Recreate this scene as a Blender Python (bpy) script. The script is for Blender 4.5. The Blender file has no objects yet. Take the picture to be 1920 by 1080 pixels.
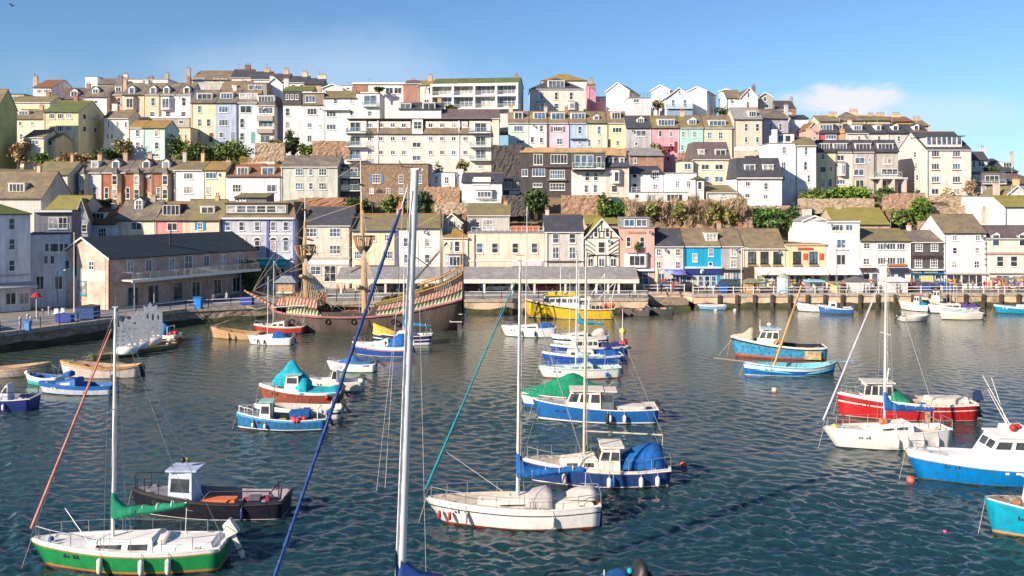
import bpy, bmesh, math, random
import numpy as np
from mathutils import Vector as V, Matrix as Mx
random.seed(7)
F=1663.0; H=16.3; YH=380.0; CX=960.0
col=bpy.context.scene.collection
R=math.radians
def P(px,py,Y): return V(((px-CX)*Y/F, Y, H-(py-YH)*Y/F))
def W0(px,py):                      # a point of the water surface
    Y=F*H/(py-YH); return V(((px-CX)*Y/F,Y,0))
# ---------------------------------------------------------------- materials
MC={}
def nodes(m):
    m.use_nodes=True; nt=m.node_tree; return nt, nt.nodes, nt.links, nt.nodes['Principled BSDF']
def N(ns,t,**k):
    n=ns.new(t)
    for a,b in k.items():
        if a in n.inputs: n.inputs[a].default_value=b
        else: setattr(n,a,b)
    return n
def pos(ns,ls,sc=(1,1,1)):
    g=ns.new('ShaderNodeNewGeometry'); m=N(ns,'ShaderNodeMapping'); m.inputs['Scale'].default_value=sc
    ls.new(g.outputs['Position'],m.inputs['Vector']); return m.outputs[0]
def noise(ns,ls,vec,scale,detail=3,rough=.55):
    n=N(ns,'ShaderNodeTexNoise',Scale=scale,Detail=detail,Roughness=rough); ls.new(vec,n.inputs['Vector']); return n.outputs['Fac']
def ramp(ns,ls,fac,stops):
    r=ns.new('ShaderNodeValToRGB'); ls.new(fac,r.inputs[0]); e=r.color_ramp.elements
    while len(e)<len(stops): e.new(.5)
    for i,(p,c) in enumerate(stops):
        e[i].position=p; e[i].color=(c,c,c,1) if isinstance(c,(int,float)) else (*c,1)
    return r.outputs[0]
def mix(ns,ls,fac,a,b,mode='MIX'):
    n=N(ns,'ShaderNodeMix',data_type='RGBA',blend_type=mode)
    for s,x in ((n.inputs[0],fac),(n.inputs[6],a),(n.inputs[7],b)):
        if isinstance(x,(int,float)): s.default_value=x
        elif isinstance(x,tuple): s.default_value=(*x,1)
        else: ls.new(x,s)
    return n.outputs[2]
def bump(ns,ls,b,h,st,dist=.02):
    n=N(ns,'ShaderNodeBump',Strength=st,Distance=dist); ls.new(h,n.inputs['Height']); ls.new(n.outputs[0],b.inputs['Normal'])
def k3(c,f): return tuple(min(1,x*f) for x in c)
def paint(c,rough=.4,dirt=.25,metal=0):
    key=('p',c,rough,dirt,metal)
    if key in MC: return MC[key]
    m=bpy.data.materials.new('paint'); nt,ns,ls,b=nodes(m)
    v=pos(ns,ls); f=noise(ns,ls,v,3.1,4)
    r=ramp(ns,ls,f,[(.35,k3(c,1-dirt)),(.62,c)]); st=ramp(ns,ls,noise(ns,ls,pos(ns,ls,(3,3,.35)),2.2,5,.75),[(.50,1),(.78,1-min(.6,dirt*1.5))])
    ls.new(mix(ns,ls,1.0,r,st,'MULTIPLY'),b.inputs['Base Color']); rn=ramp(ns,ls,f,[(.3,min(1,rough+.25)),(.7,rough)]); ls.new(rn,b.inputs['Roughness'])
    b.inputs['Roughness'].default_value=rough; b.inputs['Metallic'].default_value=metal
    MC[key]=m; return m
def wall(c,stain=.36):
    key=('w',c,stain)
    if key in MC: return MC[key]
    m=bpy.data.materials.new('render_wall'); nt,ns,ls,b=nodes(m)
    v=pos(ns,ls); a=ramp(ns,ls,noise(ns,ls,v,.5,5,.6),[(.3,k3(c,1-stain*.5)),(.6,c)])
    s=ramp(ns,ls,noise(ns,ls,pos(ns,ls,(1.6,1.6,.16)),1.3,5,.7),[(.42,1),(.72,1-stain)])
    d=mix(ns,ls,1.0,a,s,'MULTIPLY'); ls.new(d,b.inputs['Base Color']); b.inputs['Roughness'].default_value=.85
    bump(ns,ls,b,noise(ns,ls,v,9,5),.4,.03); MC[key]=m; return m
def brick(c,c2=(.5,.42,.34),sc=3.4,mort=.02):
    key=('b',c,c2,sc)
    if key in MC: return MC[key]
    m=bpy.data.materials.new('brickwork'); nt,ns,ls,b=nodes(m)
    g=ns.new('ShaderNodeNewGeometry'); sp=ns.new('ShaderNodeSeparateXYZ'); ls.new(g.outputs['Position'],sp.inputs[0])
    ad=N(ns,'ShaderNodeMath',operation='ADD'); ls.new(sp.outputs[0],ad.inputs[0]); ls.new(sp.outputs[1],ad.inputs[1])
    cb=ns.new('ShaderNodeCombineXYZ'); ls.new(ad.outputs[0],cb.inputs[0]); ls.new(sp.outputs[2],cb.inputs[1])
    t=N(ns,'ShaderNodeTexBrick',Scale=sc); t.inputs['Mortar Size'].default_value=mort
    t.inputs['Color1'].default_value=(*c,1); t.inputs['Color2'].default_value=(*k3(c,.6),1); t.inputs['Mortar'].default_value=(*c2,1)
    ls.new(cb.outputs[0],t.inputs['Vector'])
    v=pos(ns,ls); s=ramp(ns,ls,noise(ns,ls,v,.7,5,.65),[(.3,.6),(.65,1.1)])
    ls.new(mix(ns,ls,1.0,t.outputs[0],s,'MULTIPLY'),b.inputs['Base Color']); b.inputs['Roughness'].default_value=.9
    bump(ns,ls,b,noise(ns,ls,v,6,5),.5,.05); MC[key]=m; return m
def stone(c,c2,sc=2.2):
    key=('s',c,c2,sc)
    if key in MC: return MC[key]
    m=bpy.data.materials.new('rubble_stone'); nt,ns,ls,b=nodes(m)
    v=pos(ns,ls,(1,1,1.7)); vo=N(ns,'ShaderNodeTexVoronoi',Scale=sc,feature='F1'); ls.new(v,vo.inputs['Vector'])
    cc=ramp(ns,ls,vo.outputs['Distance'],[(.25,c),(.7,k3(c,.55))])
    a=mix(ns,ls,noise(ns,ls,pos(ns,ls),.6,5,.6),cc,c2); sep=N(ns,'ShaderNodeTexWhiteNoise'); ls.new(vo.outputs['Position'],sep.inputs[0])
    d=mix(ns,ls,1.0,a,ramp(ns,ls,sep.outputs[0],[(0,.65),(1,1.15)]),'MULTIPLY')
    ls.new(d,b.inputs['Base Color']); b.inputs['Roughness'].default_value=.95
    bump(ns,ls,b,vo.outputs['Distance'],.8,-.12); MC[key]=m; return m
RC=dict(slate=((.17,.145,.125),(.30,.25,.17),.5),dark=((.06,.065,.085),(.10,.10,.11),.3),moss=((.21,.17,.11),(.27,.235,.08),.7),
 green=((.11,.13,.05),(.16,.21,.05),.8),rust=((.30,.12,.055),(.20,.13,.07),.5),ochre=((.34,.21,.07),(.42,.27,.06),.7),
 brown=((.22,.165,.115),(.31,.25,.12),.55),purple=((.15,.11,.12),(.19,.16,.14),.3),lime=((.28,.23,.05),(.30,.28,.07),.8),grey=((.33,.32,.32),(.26,.25,.23),.4),
 teal=((.025,.045,.06),(.045,.06,.065),.3))
def roofm(k):
    key=('r',k)
    if key in MC: return MC[key]
    c,c2,am=RC[k]; m=bpy.data.materials.new('roof_'+k); nt,ns,ls,b=nodes(m)
    v=pos(ns,ls); a=ramp(ns,ls,noise(ns,ls,v,1.1,6,.7),[(.3,k3(c,.7)),(.65,k3(c,1.25))])
    l=ramp(ns,ls,noise(ns,ls,pos(ns,ls,(1,1.4,.8)),.45,6,.75),[(.56-am*.16,0),(.66-am*.1,1)])
    d=mix(ns,ls,l,a,c2); w=N(ns,'ShaderNodeTexBrick',Scale=1.0); w.inputs['Mortar Size'].default_value=.03
    g=ns.new('ShaderNodeNewGeometry'); sp=ns.new('ShaderNodeSeparateXYZ'); ls.new(g.outputs['Position'],sp.inputs[0])
    cb=ns.new('ShaderNodeCombineXYZ'); ls.new(sp.outputs[0],cb.inputs[0]); ls.new(sp.outputs[2],cb.inputs[1]); ls.new(cb.outputs[0],w.inputs['Vector'])
    w.inputs['Scale'].default_value=4.5; w.inputs['Color1'].default_value=(1,1,1,1); w.inputs['Color2'].default_value=(.62,.62,.62,1); w.inputs['Mortar'].default_value=(.4,.4,.4,1)
    e=mix(ns,ls,.55,d,w.outputs[0],'MULTIPLY'); ls.new(e,b.inputs['Base Color']); b.inputs['Roughness'].default_value=.8
    bump(ns,ls,b,w.outputs['Fac'],.5,-.03); MC[key]=m; return m
def glass(c=(.03,.035,.04),r=.06):
    key=('g',c,r)
    if key in MC: return MC[key]
    m=bpy.data.materials.new('window_glass'); nt,ns,ls,b=nodes(m); v=pos(ns,ls)
    ls.new(ramp(ns,ls,noise(ns,ls,v,1.3,2),[(.4,c),(.7,k3(c,2.6))]),b.inputs['Base Color']); b.inputs['Roughness'].default_value=r
    b.inputs['IOR'].default_value=1.5; MC[key]=m; return m
def clearglass():
    key='cg'
    if key in MC: return MC[key]
    m=bpy.data.materials.new('clear_glass'); nt,ns,ls,b=nodes(m); out=ns['Material Output']
    t=N(ns,'ShaderNodeBsdfTransparent'); t.inputs[0].default_value=(.8,.88,.9,1); g=N(ns,'ShaderNodeBsdfGlossy',Roughness=.05)
    mx=N(ns,'ShaderNodeMixShader'); mx.inputs[0].default_value=.18; ls.new(t.outputs[0],mx.inputs[1]); ls.new(g.outputs[0],mx.inputs[2]); ls.new(mx.outputs[0],out.inputs[0])
    MC[key]=m; return m
def leafm(c,c2):
    c,c2=k3(c,1.6),k3(c2,1.7)
    key=('l',c,c2)
    if key in MC: return MC[key]
    m=bpy.data.materials.new('foliage'); nt,ns,ls,b=nodes(m); g=ns.new('ShaderNodeNewGeometry')
    a=mix(ns,ls,g.outputs['Random Per Island'],c,c2); n=ramp(ns,ls,noise(ns,ls,pos(ns,ls),.9,3),[(.35,.5),(.65,1.3)])
    ls.new(mix(ns,ls,1.0,a,n,'MULTIPLY'),b.inputs['Base Color']); b.inputs['Roughness'].default_value=.7
    MC[key]=m; return m
def blotch(name,cs,sc=.3,rough=.9,bs=.5,zs=1):
    key=('n',name)
    if key in MC: return MC[key]
    m=bpy.data.materials.new(name); nt,ns,ls,b=nodes(m); v=pos(ns,ls,(1,1,zs))
    n=noise(ns,ls,v,sc,8,.7); ls.new(ramp(ns,ls,n,[(.3+.4*i/(len(cs)-1),c) for i,c in enumerate(cs)]),b.inputs['Base Color'])
    b.inputs['Roughness'].default_value=rough; bump(ns,ls,b,noise(ns,ls,v,4,6),bs,.08); MC[key]=m; return m
WH=(.78,.76,.72); white=paint(WH,.45,.12); wframe=paint((.8,.79,.76),.4,.05); blackp=paint((.02,.02,.022),.4); steel=paint((.5,.5,.5),.3,.1,.8)
rope=paint((.45,.40,.30),.8); ropew=paint((.62,.6,.56),.7); terra=paint((.38,.16,.08),.8); wood=paint((.30,.17,.08),.6); pine=paint((.5,.27,.08),.5)
navy=paint((.02,.03,.12),.4); red=paint((.5,.02,.02),.4); bluep=paint((.01,.12,.42),.45); teal=paint((.0,.26,.34),.6); yellow=paint((.75,.50,.02),.4)
G1=glass(); G2=glass((.06,.07,.085),.1); G3=glass((.20,.195,.185),.3); G4=glass((.05,.08,.12),.05)
# ---------------------------------------------------------------- mesh builder
class MB:
    def __init__(s): s.v=[];s.f=[];s.mi=[];s.ms=[];s.sm=[]
    def face(s,pts,m,sm=False):
        n=len(s.v); s.v+=[tuple(p) for p in pts]; s.f.append(tuple(range(n,n+len(pts)))); s.mi.append(s.idx(m)); s.sm.append(sm)
    def idx(s,m):
        if isinstance(m,tuple): m=wall(m)
        for i,x in enumerate(s.ms):
            if x is m: return i
        s.ms.append(m); return len(s.ms)-1
    def raw(s,vs,fs,m,sm=False):
        n=len(s.v); s.v+=[tuple(p) for p in vs]; i=s.idx(m)
        for f in fs: s.f.append(tuple(n+k for k in f)); s.mi.append(i); s.sm.append(sm)
    def box(s,x0,x1,y0,y1,z0,z1,m):
        if x0>x1:x0,x1=x1,x0
        if y0>y1:y0,y1=y1,y0
        if z0>z1:z0,z1=z1,z0
        vs=[(x,y,z) for z in(z0,z1) for y in(y0,y1) for x in(x0,x1)]
        s.raw(vs,[(0,2,3,1),(4,5,7,6),(0,1,5,4),(2,6,7,3),(0,4,6,2),(1,3,7,5)],m)
    def hull8(s,b,t,m): # bottom quad + top quad
        s.raw(list(b)+list(t),[(3,2,1,0),(4,5,6,7),(0,1,5,4),(1,2,6,5),(2,3,7,6),(3,0,4,7)],m)
    def prism(s,poly,y0,y1,m,ax='y'): # poly in (x,z) extruded along y, or in (y,z) extruded along x
        n=len(poly)
        g=(lambda p,t:(p[0],t,p[1])) if ax=='y' else ((lambda p,t:(t,p[0],p[1])) if ax=='x' else (lambda p,t:(p[0],p[1],t)))
        vs=[g(p,y0) for p in poly]+[g(p,y1) for p in poly]
        s.raw(vs,[tuple(range(n)),tuple(range(2*n-1,n-1,-1))]+[(i,i+n,(i+1)%n+n,(i+1)%n) for i in range(n)],m)
    def tube(s,p,q,r,m,r2=None,n=6,caps=True):
        p=V(p);q=V(q); d=(q-p)
        if d.length<1e-6: return
        a=d.normalized(); u=a.cross(V((0,0,1)) if abs(a.z)<.9 else V((1,0,0))).normalized(); w=a.cross(u); r2=r if r2 is None else r2
        vs=[]
        for c,rr in((p,r),(q,r2)):
            for i in range(n):
                t=2*math.pi*i/n; vs.append(c+u*math.cos(t)*rr+w*math.sin(t)*rr)
        fs=[(i,(i+1)%n,(i+1)%n+n,i+n) for i in range(n)]
        s.raw(vs,fs,m,n>5)
        if caps: s.raw(vs,[tuple(range(n-1,-1,-1)),tuple(range(n,2*n))],m)
    def path(s,pts,r,m,n=5):
        for a,b in zip(pts,pts[1:]): s.tube(a,b,r,m,n=n)
    def lathe(s,c,prof,m,n=10,ax=(0,0,1),sx=1,sy=1):
        c=V(c); a=V(ax).normalized(); u=a.cross(V((0,1,0)) if abs(a.y)<.9 else V((1,0,0))).normalized(); w=a.cross(u)
        vs=[c+a*z+u*math.cos(2*math.pi*i/n)*r*sx+w*math.sin(2*math.pi*i/n)*r*sy for r,z in prof for i in range(n)]
        k=len(prof); fs=[(j*n+i,j*n+(i+1)%n,(j+1)*n+(i+1)%n,(j+1)*n+i) for j in range(k-1) for i in range(n)]
        s.raw(vs,fs,m,True)
    def ball(s,c,r,m,n=10,sz=1):
        s.lathe(c,[(max(.001,r*math.sin(math.pi*j/8)),-r*sz*math.cos(math.pi*j/8)) for j in range(9)],m,n)
    def build(s,name,parent=None,loc=(0,0,0)):
        me=bpy.data.meshes.new(name); me.from_pydata(s.v,[],s.f); me.update()
        for m in s.ms: me.materials.append(m)
        me.polygons.foreach_set('material_index',s.mi); me.polygons.foreach_set('use_smooth',s.sm); me.validate()
        o=bpy.data.objects.new(name,me); col.objects.link(o); o.location=loc
        if parent: o.parent=parent
        return o
def fixn(o):
    bm=bmesh.new(); bm.from_mesh(o.data); bmesh.ops.remove_doubles(bm,verts=bm.verts,dist=1e-4); bmesh.ops.recalc_face_normals(bm,faces=bm.faces); bm.to_mesh(o.data); bm.free(); return o
def soften(o,cuts=2,amp=.035,sc=2.2):
    from mathutils import noise as NZ
    bm=bmesh.new(); bm.from_mesh(o.data); bmesh.ops.subdivide_edges(bm,edges=bm.edges,cuts=cuts,smooth=.45,use_grid_fill=True); bm.normal_update()
    for v in bm.verts:
        q=v.co*sc; v.co+=v.normal*(NZ.noise(V((q.x*2.2,q.y*.7,q.z*.8)))*amp*2.2+NZ.noise(q*3)*amp)
    for f in bm.faces: f.smooth=True
    bm.to_mesh(o.data); bm.free(); return o
def tag(o,label=None,cat=None,group=None,kind=None):
    if label:o['label']=label
    if cat:o['category']=cat
    if group:o['group']=group
    if kind:o['kind']=kind
    return o
def thing(name,label,cat,loc=(0,0,0),rz=0,group=None):
    o=bpy.data.objects.new(name,None); col.objects.link(o); o.location=loc; o.rotation_euler=(0,0,rz); o.empty_display_size=.3
    return tag(o,label,cat,group)
def inst(me,name,parent,loc,rz=0,sc=None):
    o=bpy.data.objects.new(name,me); col.objects.link(o); o.parent=parent; o.location=loc; o.rotation_euler=(0,0,rz)
    if sc:o.scale=sc
    return o
def copy_tree(o,parent=None):
    c=o.copy(); col.objects.link(c)
    if parent:c.parent=parent
    for ch in [x for x in o.children]: copy_tree(ch,c)
    return c
# ---------------------------------------------------------------- windows
WMC={}
def window(par,u,v,z,w,h,nn='12',rz=0,fm=None,gm=None,sill=True,name='window',lean=0):
    """white frame with glazing bars, pane as its child; (u,v,z) centre on a wall whose outside is local -y"""
    fm=fm or wframe; w=round(max(.3,w)*10)/10; h=round(max(.3,h)*10)/10; nx,ny=int(nn[0]),int(nn[1])
    k=(w,h,nn,id(fm),sill)
    if k not in WMC:
        b=MB(); t=.085; x=w/2; y=h/2
        for a in((-x,-x+t,-y,y),(x-t,x,-y,y),(-x+t,x-t,-y,-y+t),(-x+t,x-t,y-t,y)): b.box(a[0],a[1],-.07,.02,a[2],a[3],fm)
        for i in range(1,nx): c=-x+w*i/nx; b.box(c-.035,c+.035,-.055,.01,-y+t,y-t,fm)
        for i in range(1,ny): c=-y+h*i/ny; b.box(-x+t,x-t,-.05,.01,c-.03,c+.03,fm)
        if sill: b.box(-x-.08,x+.08,-.16,.02,-y-.09,-y,fm)
        me=bpy.data.meshes.new('window'); me.from_pydata(b.v,[],b.f); me.materials.append(fm); me.update()
        WMC[k]=me
    o=inst(WMC[k],name,par,(u,v,z),rz)
    g=gm or random.choice((G1,G1,G1,G1,G4,G4,G2,G2,G3)); k2=('pane',w,h,id(g))
    if k2 not in WMC:
        me=bpy.data.meshes.new('pane'); x=w/2-.04; y=h/2-.04
        me.from_pydata([(-x,-.03,-y),(x,-.03,-y),(x,-.03,y),(-x,-.03,y),(-x,0,-y),(x,0,-y),(x,0,y),(-x,0,y)],[],[(0,1,2,3),(7,6,5,4),(0,4,5,1),(3,2,6,7),(0,3,7,4),(1,5,6,2)]); me.materials.append(g); WMC[k2]=me
    p=inst(WMC[k2],'pane',o,(0,0,0)); return o
# ---------------------------------------------------------------- houses
GP=[]   # ground control points
class House:
    def __init__(s,label,x0,x1,yb,ye,yr,Y,wc,rk='slate',rt='p',a=0,d=8,W=(),S=(),D=(),C=(),E=(),base=5,name='terraced_house',cat='house',group=None,wm=None,gut=True,fm=None,bk=0):
        a=R(a); A=P(x0,yb,Y); s.A=A; s.R=Mx.Rotation(-a,3,'Z'); s.Ri=s.R.inverted()
        s.rz=-a; s.root=thing(name,label,cat,A,-a,group); s.fm=fm; s.d=d
        q=s.hit(x1,yb,(0,0,0),(0,1,0)); s.w=w=q.x; s.Y=Y
        s.px2m=Y/F
        ze=s.hit(x0,ye,(0,0,0),(0,1,0)).z; s.ze=ze
        pl=(0,0,0) if rt in 'gfx' else ((0,d/2,0) if rt in 'phb' else (0,.9,0))
        if rt=='b': pl=(0,d,0)
        xm=(x0+x1)/2
        zr=s.hit(xm,yr,pl,(0,1,0)).z if rt!='f' else ze; s.zr=zr; s.rt=rt
        wm=wm or wall(wc); s.wm=wm; rm=roofm(rk) if isinstance(rk,str) else rk; s.rm=rm
        b=MB(); B=-base; r=MB(); oh=.25; og=.12; th=.13
        if rt=='p':
            b.prism([(0,B),(0,ze),(d/2,zr-.05),(d,ze),(d,B)],0,w,wm,'x')
            sl=(zr-ze)/(d/2)
            for q0,q1 in(((-oh,ze-oh*sl),(d/2,zr)),((d/2,zr),(d+oh,ze-oh*sl))):
                r.prism([q0,q1,(q1[0],q1[1]+th),(q0[0],q0[1]+th)],-og+.004*(q0[0]>0),w+og-.004*(q0[0]>0),rm,'x')
            r.box(-og,w+og,d/2-.12,d/2+.12,zr+th-.04,zr+th+.07,terra if random.random()<.5 else rm)
            s.n=V((0,-sl,1)).normalized()
        elif rt=='g':
            b.prism([(0,B),(0,ze),(w/2,zr-.05),(w,ze),(w,B)],0,d,wm,'y')
            sl=(zr-ze)/(w/2)
            for q0,q1 in(((-oh,ze-oh*sl),(w/2,zr)),((w/2,zr),(w+oh,ze-oh*sl))):
                r.prism([q0,q1,(q1[0],q1[1]+th),(q0[0],q0[1]+th)],-.3,d+.1,rm,'y')
            f=MB()
            for q0,q1 in(((-oh,ze-oh*sl),(w/2,zr)),((w/2,zr),(w+oh,ze-oh*sl))):
                f.prism([(q0[0],q0[1]-.08),(q1[0],q1[1]-.08),(q1[0],q1[1]+th+.02),(q0[0],q0[1]+th+.02)],-.36,-.3,white,'y')
            f.build('bargeboard',s.root); s.n=V((0,-.6,1)).normalized(); gut=False
        elif rt in 'hm':
            b.box(0,w,0,d,B,ze,wm); i=min(d/2,w/2) if rt=='h' else .9; o=oh
            rr=[(-o,-o,ze),(w+o,-o,ze),(w+o,d+o,ze),(-o,d+o,ze)]
            j=i if rt=='m' else min(i,w*.45)
            if rt=='h': tp=[(j,d/2-.05,zr),(w-j,d/2-.05,zr),(w-j,d/2+.05,zr),(j,d/2+.05,zr)]
            else: tp=[(.4,i,zr),(w-.4,i,zr),(w-.4,d-i,zr),(.4,d-i,zr)]
            r.hull8([(x,y,z+.001) for x,y,z in rr],tp,rm); s.n=V((0,-(zr-ze)/(d/2 if rt=='h' else i),1)).normalized()
        elif rt=='b':
            b.prism([(0,B),(0,ze),(d,zr),(d,B)],0,w,wm,'x'); sl=(zr-ze)/d
            r.prism([(-oh,ze-oh*sl),(d,zr),(d,zr+th),(-oh,ze-oh*sl+th)],-og,w+og,rm,'x'); s.n=V((0,-sl,1)).normalized()
        else:
            b.box(0,w,0,d,B,ze,wm); r.box(-.1,w+.1,-.12,d+.1,ze,ze+.16,rm); s.n=V((0,0,1)); gut=False
        s.wobj=fixn(b.build('wall',s.root)); s.robj=fixn(r.build('roof',s.root))
        if gut:
            g=MB(); g.box(-.1,w+.1,-oh-.1,-oh+.03,ze-.12,ze,blackp if random.random()<.6 else white); 
            gx=random.choice((.15,w-.15)); g.tube((gx,-.12,ze-.15),(gx,-.12,-.5),.055,blackp if random.random()<.5 else white,n=5); g.build('gutter',s.root)
        for it in W: s.wins(*it)
        for it in S: s.side(*it)
        for it in D: s.dorm(*it)
        for it in C: s.chim(*it)
        rg=random.Random(label)
        if not C and rt=='p' and name!='hotel' and rg.random()<.6: s.chim(rg.choice((x0+5,x1-4)),yr-rg.uniform(7,11),rg.uniform(6,8),16,rg.choice(((.5,.36,.25),(.34,.18,.12),(.6,.5,.38),(.62,.58,.54))),None,rg.choice((2,3)))
        if rg.random()<.55 and rt!='g':
            b=MB(); u=rg.uniform(.15,.85)*w; v_=d/2; z=max(zr,ze); hh=rg.uniform(1.3,2.2); b.tube((u,v_,z-.2),(u,v_,z+hh),.025,steel,n=4); b.tube((u-.5,v_,z+hh),(u+.5,v_,z+hh),.02,steel,n=3)
            for q_ in range(4): b.tube((u-.45+q_*.3,v_-.25,z+hh),(u-.45+q_*.3,v_+.25,z+hh),.014,steel,n=3)
            b.build('aerial',s.root)
        if rg.random()<.3: b=MB(); u=rg.uniform(.1,.9)*w; b.lathe((u,-.25,ze-.7),[(.02,0),(.2,.04),(.33,.14),(.3,.13),(.02,.02)],steel,10,(.2,-1,.4)); b.tube((u,0,ze-.8),(u,-.25,ze-.7),.02,steel,n=4); b.build('satellite_dish',s.root)
        for it in E: getattr(s,it[0])(*it[1:])
        for fx in((0,.5,1) if base>=2 else ()): 
            for fy in(.1,.9):
                q=A+s.R@V((w*fx,d*fy,0)); GP.append((q.x,q.y,A.z-.15-bk))
    def hit(s,px,py,p0,n):
        o=s.Ri@(V((0,0,H))-s.A); dr=s.Ri@V(((px-CX)/F,1,-(py-YH)/F)); n=V(n); t=(V(p0)-o).dot(n)/dr.dot(n); return o+dr*t
    def fp(s,px,py,v=0): return s.hit(px,py,(0,v,0),(0,1,0))
    def sz(s,p): return (s.A.y+p.y)/F
    def wins(s,xs,ys,w,h,nn='12',fm=None,gm=None,v=0,sill=True):
        if not isinstance(xs,(tuple,list)): xs=(xs,)
        if not isinstance(ys,(tuple,list)): ys=(ys,)
        for y in ys:
            for x in xs:
                p=s.fp(x,y,v); k=s.sz(p); window(s.root,p.x,v-.002,p.z,w*k,h*k,nn,0,fm or s.fm,gm,sill)
    def side(s,xs,ys,w,h,nn='12',sd='r'):
        x=s.w if sd=='r' else 0
        for i,a in enumerate(xs):
            p=s.hit(a,ys[i] if len(ys)==len(xs) else ys[0],(x,0,0),(1,0,0)); k=s.sz(p)
            window(s.root,x+(.002 if sd=='r' else -.002),p.y,p.z,w*k*1.6,h*k,nn,R(90) if sd=='r' else R(-90),s.fm)
    def dorm(s,px,py,w,h,ty='f',nn='21',wc=None,rk=None):
        p=s.hit(px,py+h/2,(0,0,s.ze) if s.rt!='g' else (0,.3,s.ze),s.n) if s.rt!='g' else s.fp(px,py+h/2,.4)
        k=s.sz(p); W=w*k; Hh=h*k; y=max(p.y,.02); z=p.z; sl=-s.n.y/s.n.z; L=min(s.d*.5-y*.3, Hh/max(.3,sl)+.9)
        if L<.6: L=.6
        x0,x1=p.x-W/2-.12,p.x+W/2+.12; wm=wc or white; rm=roofm(rk) if rk else s.rm
        b=MB(); b.box(x0,x1,y,y+L,z-.5,z+Hh,wm)
        if ty=='g':
            g=W*.42; b.prism([(x0,z+Hh),(x1,z+Hh),((x0+x1)/2,z+Hh+g)],y,y+L+g*.8,wm,'y')
            for q0,q1 in(((x0-.14,z+Hh-.1),((x0+x1)/2,z+Hh+g)),(((x0+x1)/2,z+Hh+g),(x1+.14,z+Hh-.1))):
                b.prism([q0,q1,(q1[0],q1[1]+.09),(q0[0],q0[1]+.09)],y-.15,y+L+g,rm,'y')
        else: b.box(x0-.1,x1+.1,y-.15,y+L+.1,z+Hh,z+Hh+.1,wm); b.box(x0-.08,x1+.08,y-.1,y+L+.1,z+Hh+.1,z+Hh+.14,rm)
        o=fixn(b.build('dormer',s.root)) if ty=='g' else b.build('dormer',s.root)
        window(o,p.x,y-.002,z+Hh/2,W-.05,Hh-.06,nn,0,s.fm,None,False); return o
    def chim(s,px,pt,w,h=14,c=None,v=None,pots=2):
        v=s.d/2 if v is None else v; p=s.fp(px,pt,v); k=s.sz(p); W=w*k; b=MB(); m=wall(c) if isinstance(c,tuple) else (c or brick((.34,.16,.1)))
        z0=p.z-h*k; b.box(p.x-W/2,p.x+W/2,v-.3,v+.3,z0-1,p.z-.15,m); b.box(p.x-W/2-.06,p.x+W/2+.06,v-.36,v+.36,p.z-.15,p.z,m)
        o=b.build('chimney',s.root)
        for i in range(pots):
            q=MB(); x=p.x+(i-(pots-1)/2)*W/max(1,pots)*.95; q.lathe((x,v,p.z),[(.11,0),(.13,.05),(.10,.1),(.09,.42),(.12,.45),(.12,.5),(.02,.5)],terra,7); q.build('chimney_pot',o)
    def box(s,name,x0,x1,y0,y1,out,m,v=0):
        p=s.fp(x0,y1,v); q=s.fp(x1,y0,v); b=MB(); b.box(p.x,q.x,v-out,v+.02,p.z,q.z,m if not isinstance(m,tuple) else paint(m,.5)); return b.build(name,s.root)
    def awn(s,x0,x1,y0,y1,out,c,st=None,v=0):
        p=s.fp(x0,y1); q=s.fp(x1,y0); b=MB(); n=max(2,int((q.x-p.x)/.5)); m=paint(c,.8,.15); m2=paint(st,.8) if st else m
        for i in range(n):
            a=p.x+(q.x-p.x)*i/n; e=p.x+(q.x-p.x)*(i+1)/n; mm=m if i%2 else m2
            b.hull8([(a,-out,p.z+.2),(e,-out,p.z+.2),(e,-.02,q.z-.04),(a,-.02,q.z-.04)],[(a,-out,p.z+.24),(e,-out,p.z+.24),(e,-.02,q.z),(a,-.02,q.z)],mm)
            b.box(a,e,-out-.02,-out,p.z,p.z+.24,mm)
        b.build('awning',s.root)
    def bay(s,x0,x1,y0,y1,out,m,nn='31',rows=1,wh=.75,roof=True):
        p=s.fp(x0,y1); q=s.fp(x1,y0); m=wall(m) if isinstance(m,tuple) else m; c=out*.7; b=MB()
        poly=[(p.x,0.01),(p.x+c,-out),(q.x-c,-out),(q.x,0.01)]; b.prism(poly,p.z,q.z,m,'z')
        if roof: b.prism([(p.x-.1,.02),(p.x+c-.05,-out-.12),(q.x-c+.05,-out-.12),(q.x+.1,.02)],q.z,q.z+.12,s.rm,'z')
        o=fixn(b.build('bay_window',s.root)); hh=(q.z-p.z)/rows
        for i in range(rows):
            z=p.z+hh*(i+.5); window(o,(p.x+q.x)/2,-out-.002,z,(q.x-p.x-2*c)*.88,hh*wh,nn,0,s.fm,None,False)
            for sg in(-1,1):
                xx=p.x+c/2 if sg<0 else q.x-c/2; window(o,xx,-out/2-.003,z,.42,hh*wh,'11',sg*math.atan2(out,c),s.fm,None,False)
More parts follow.
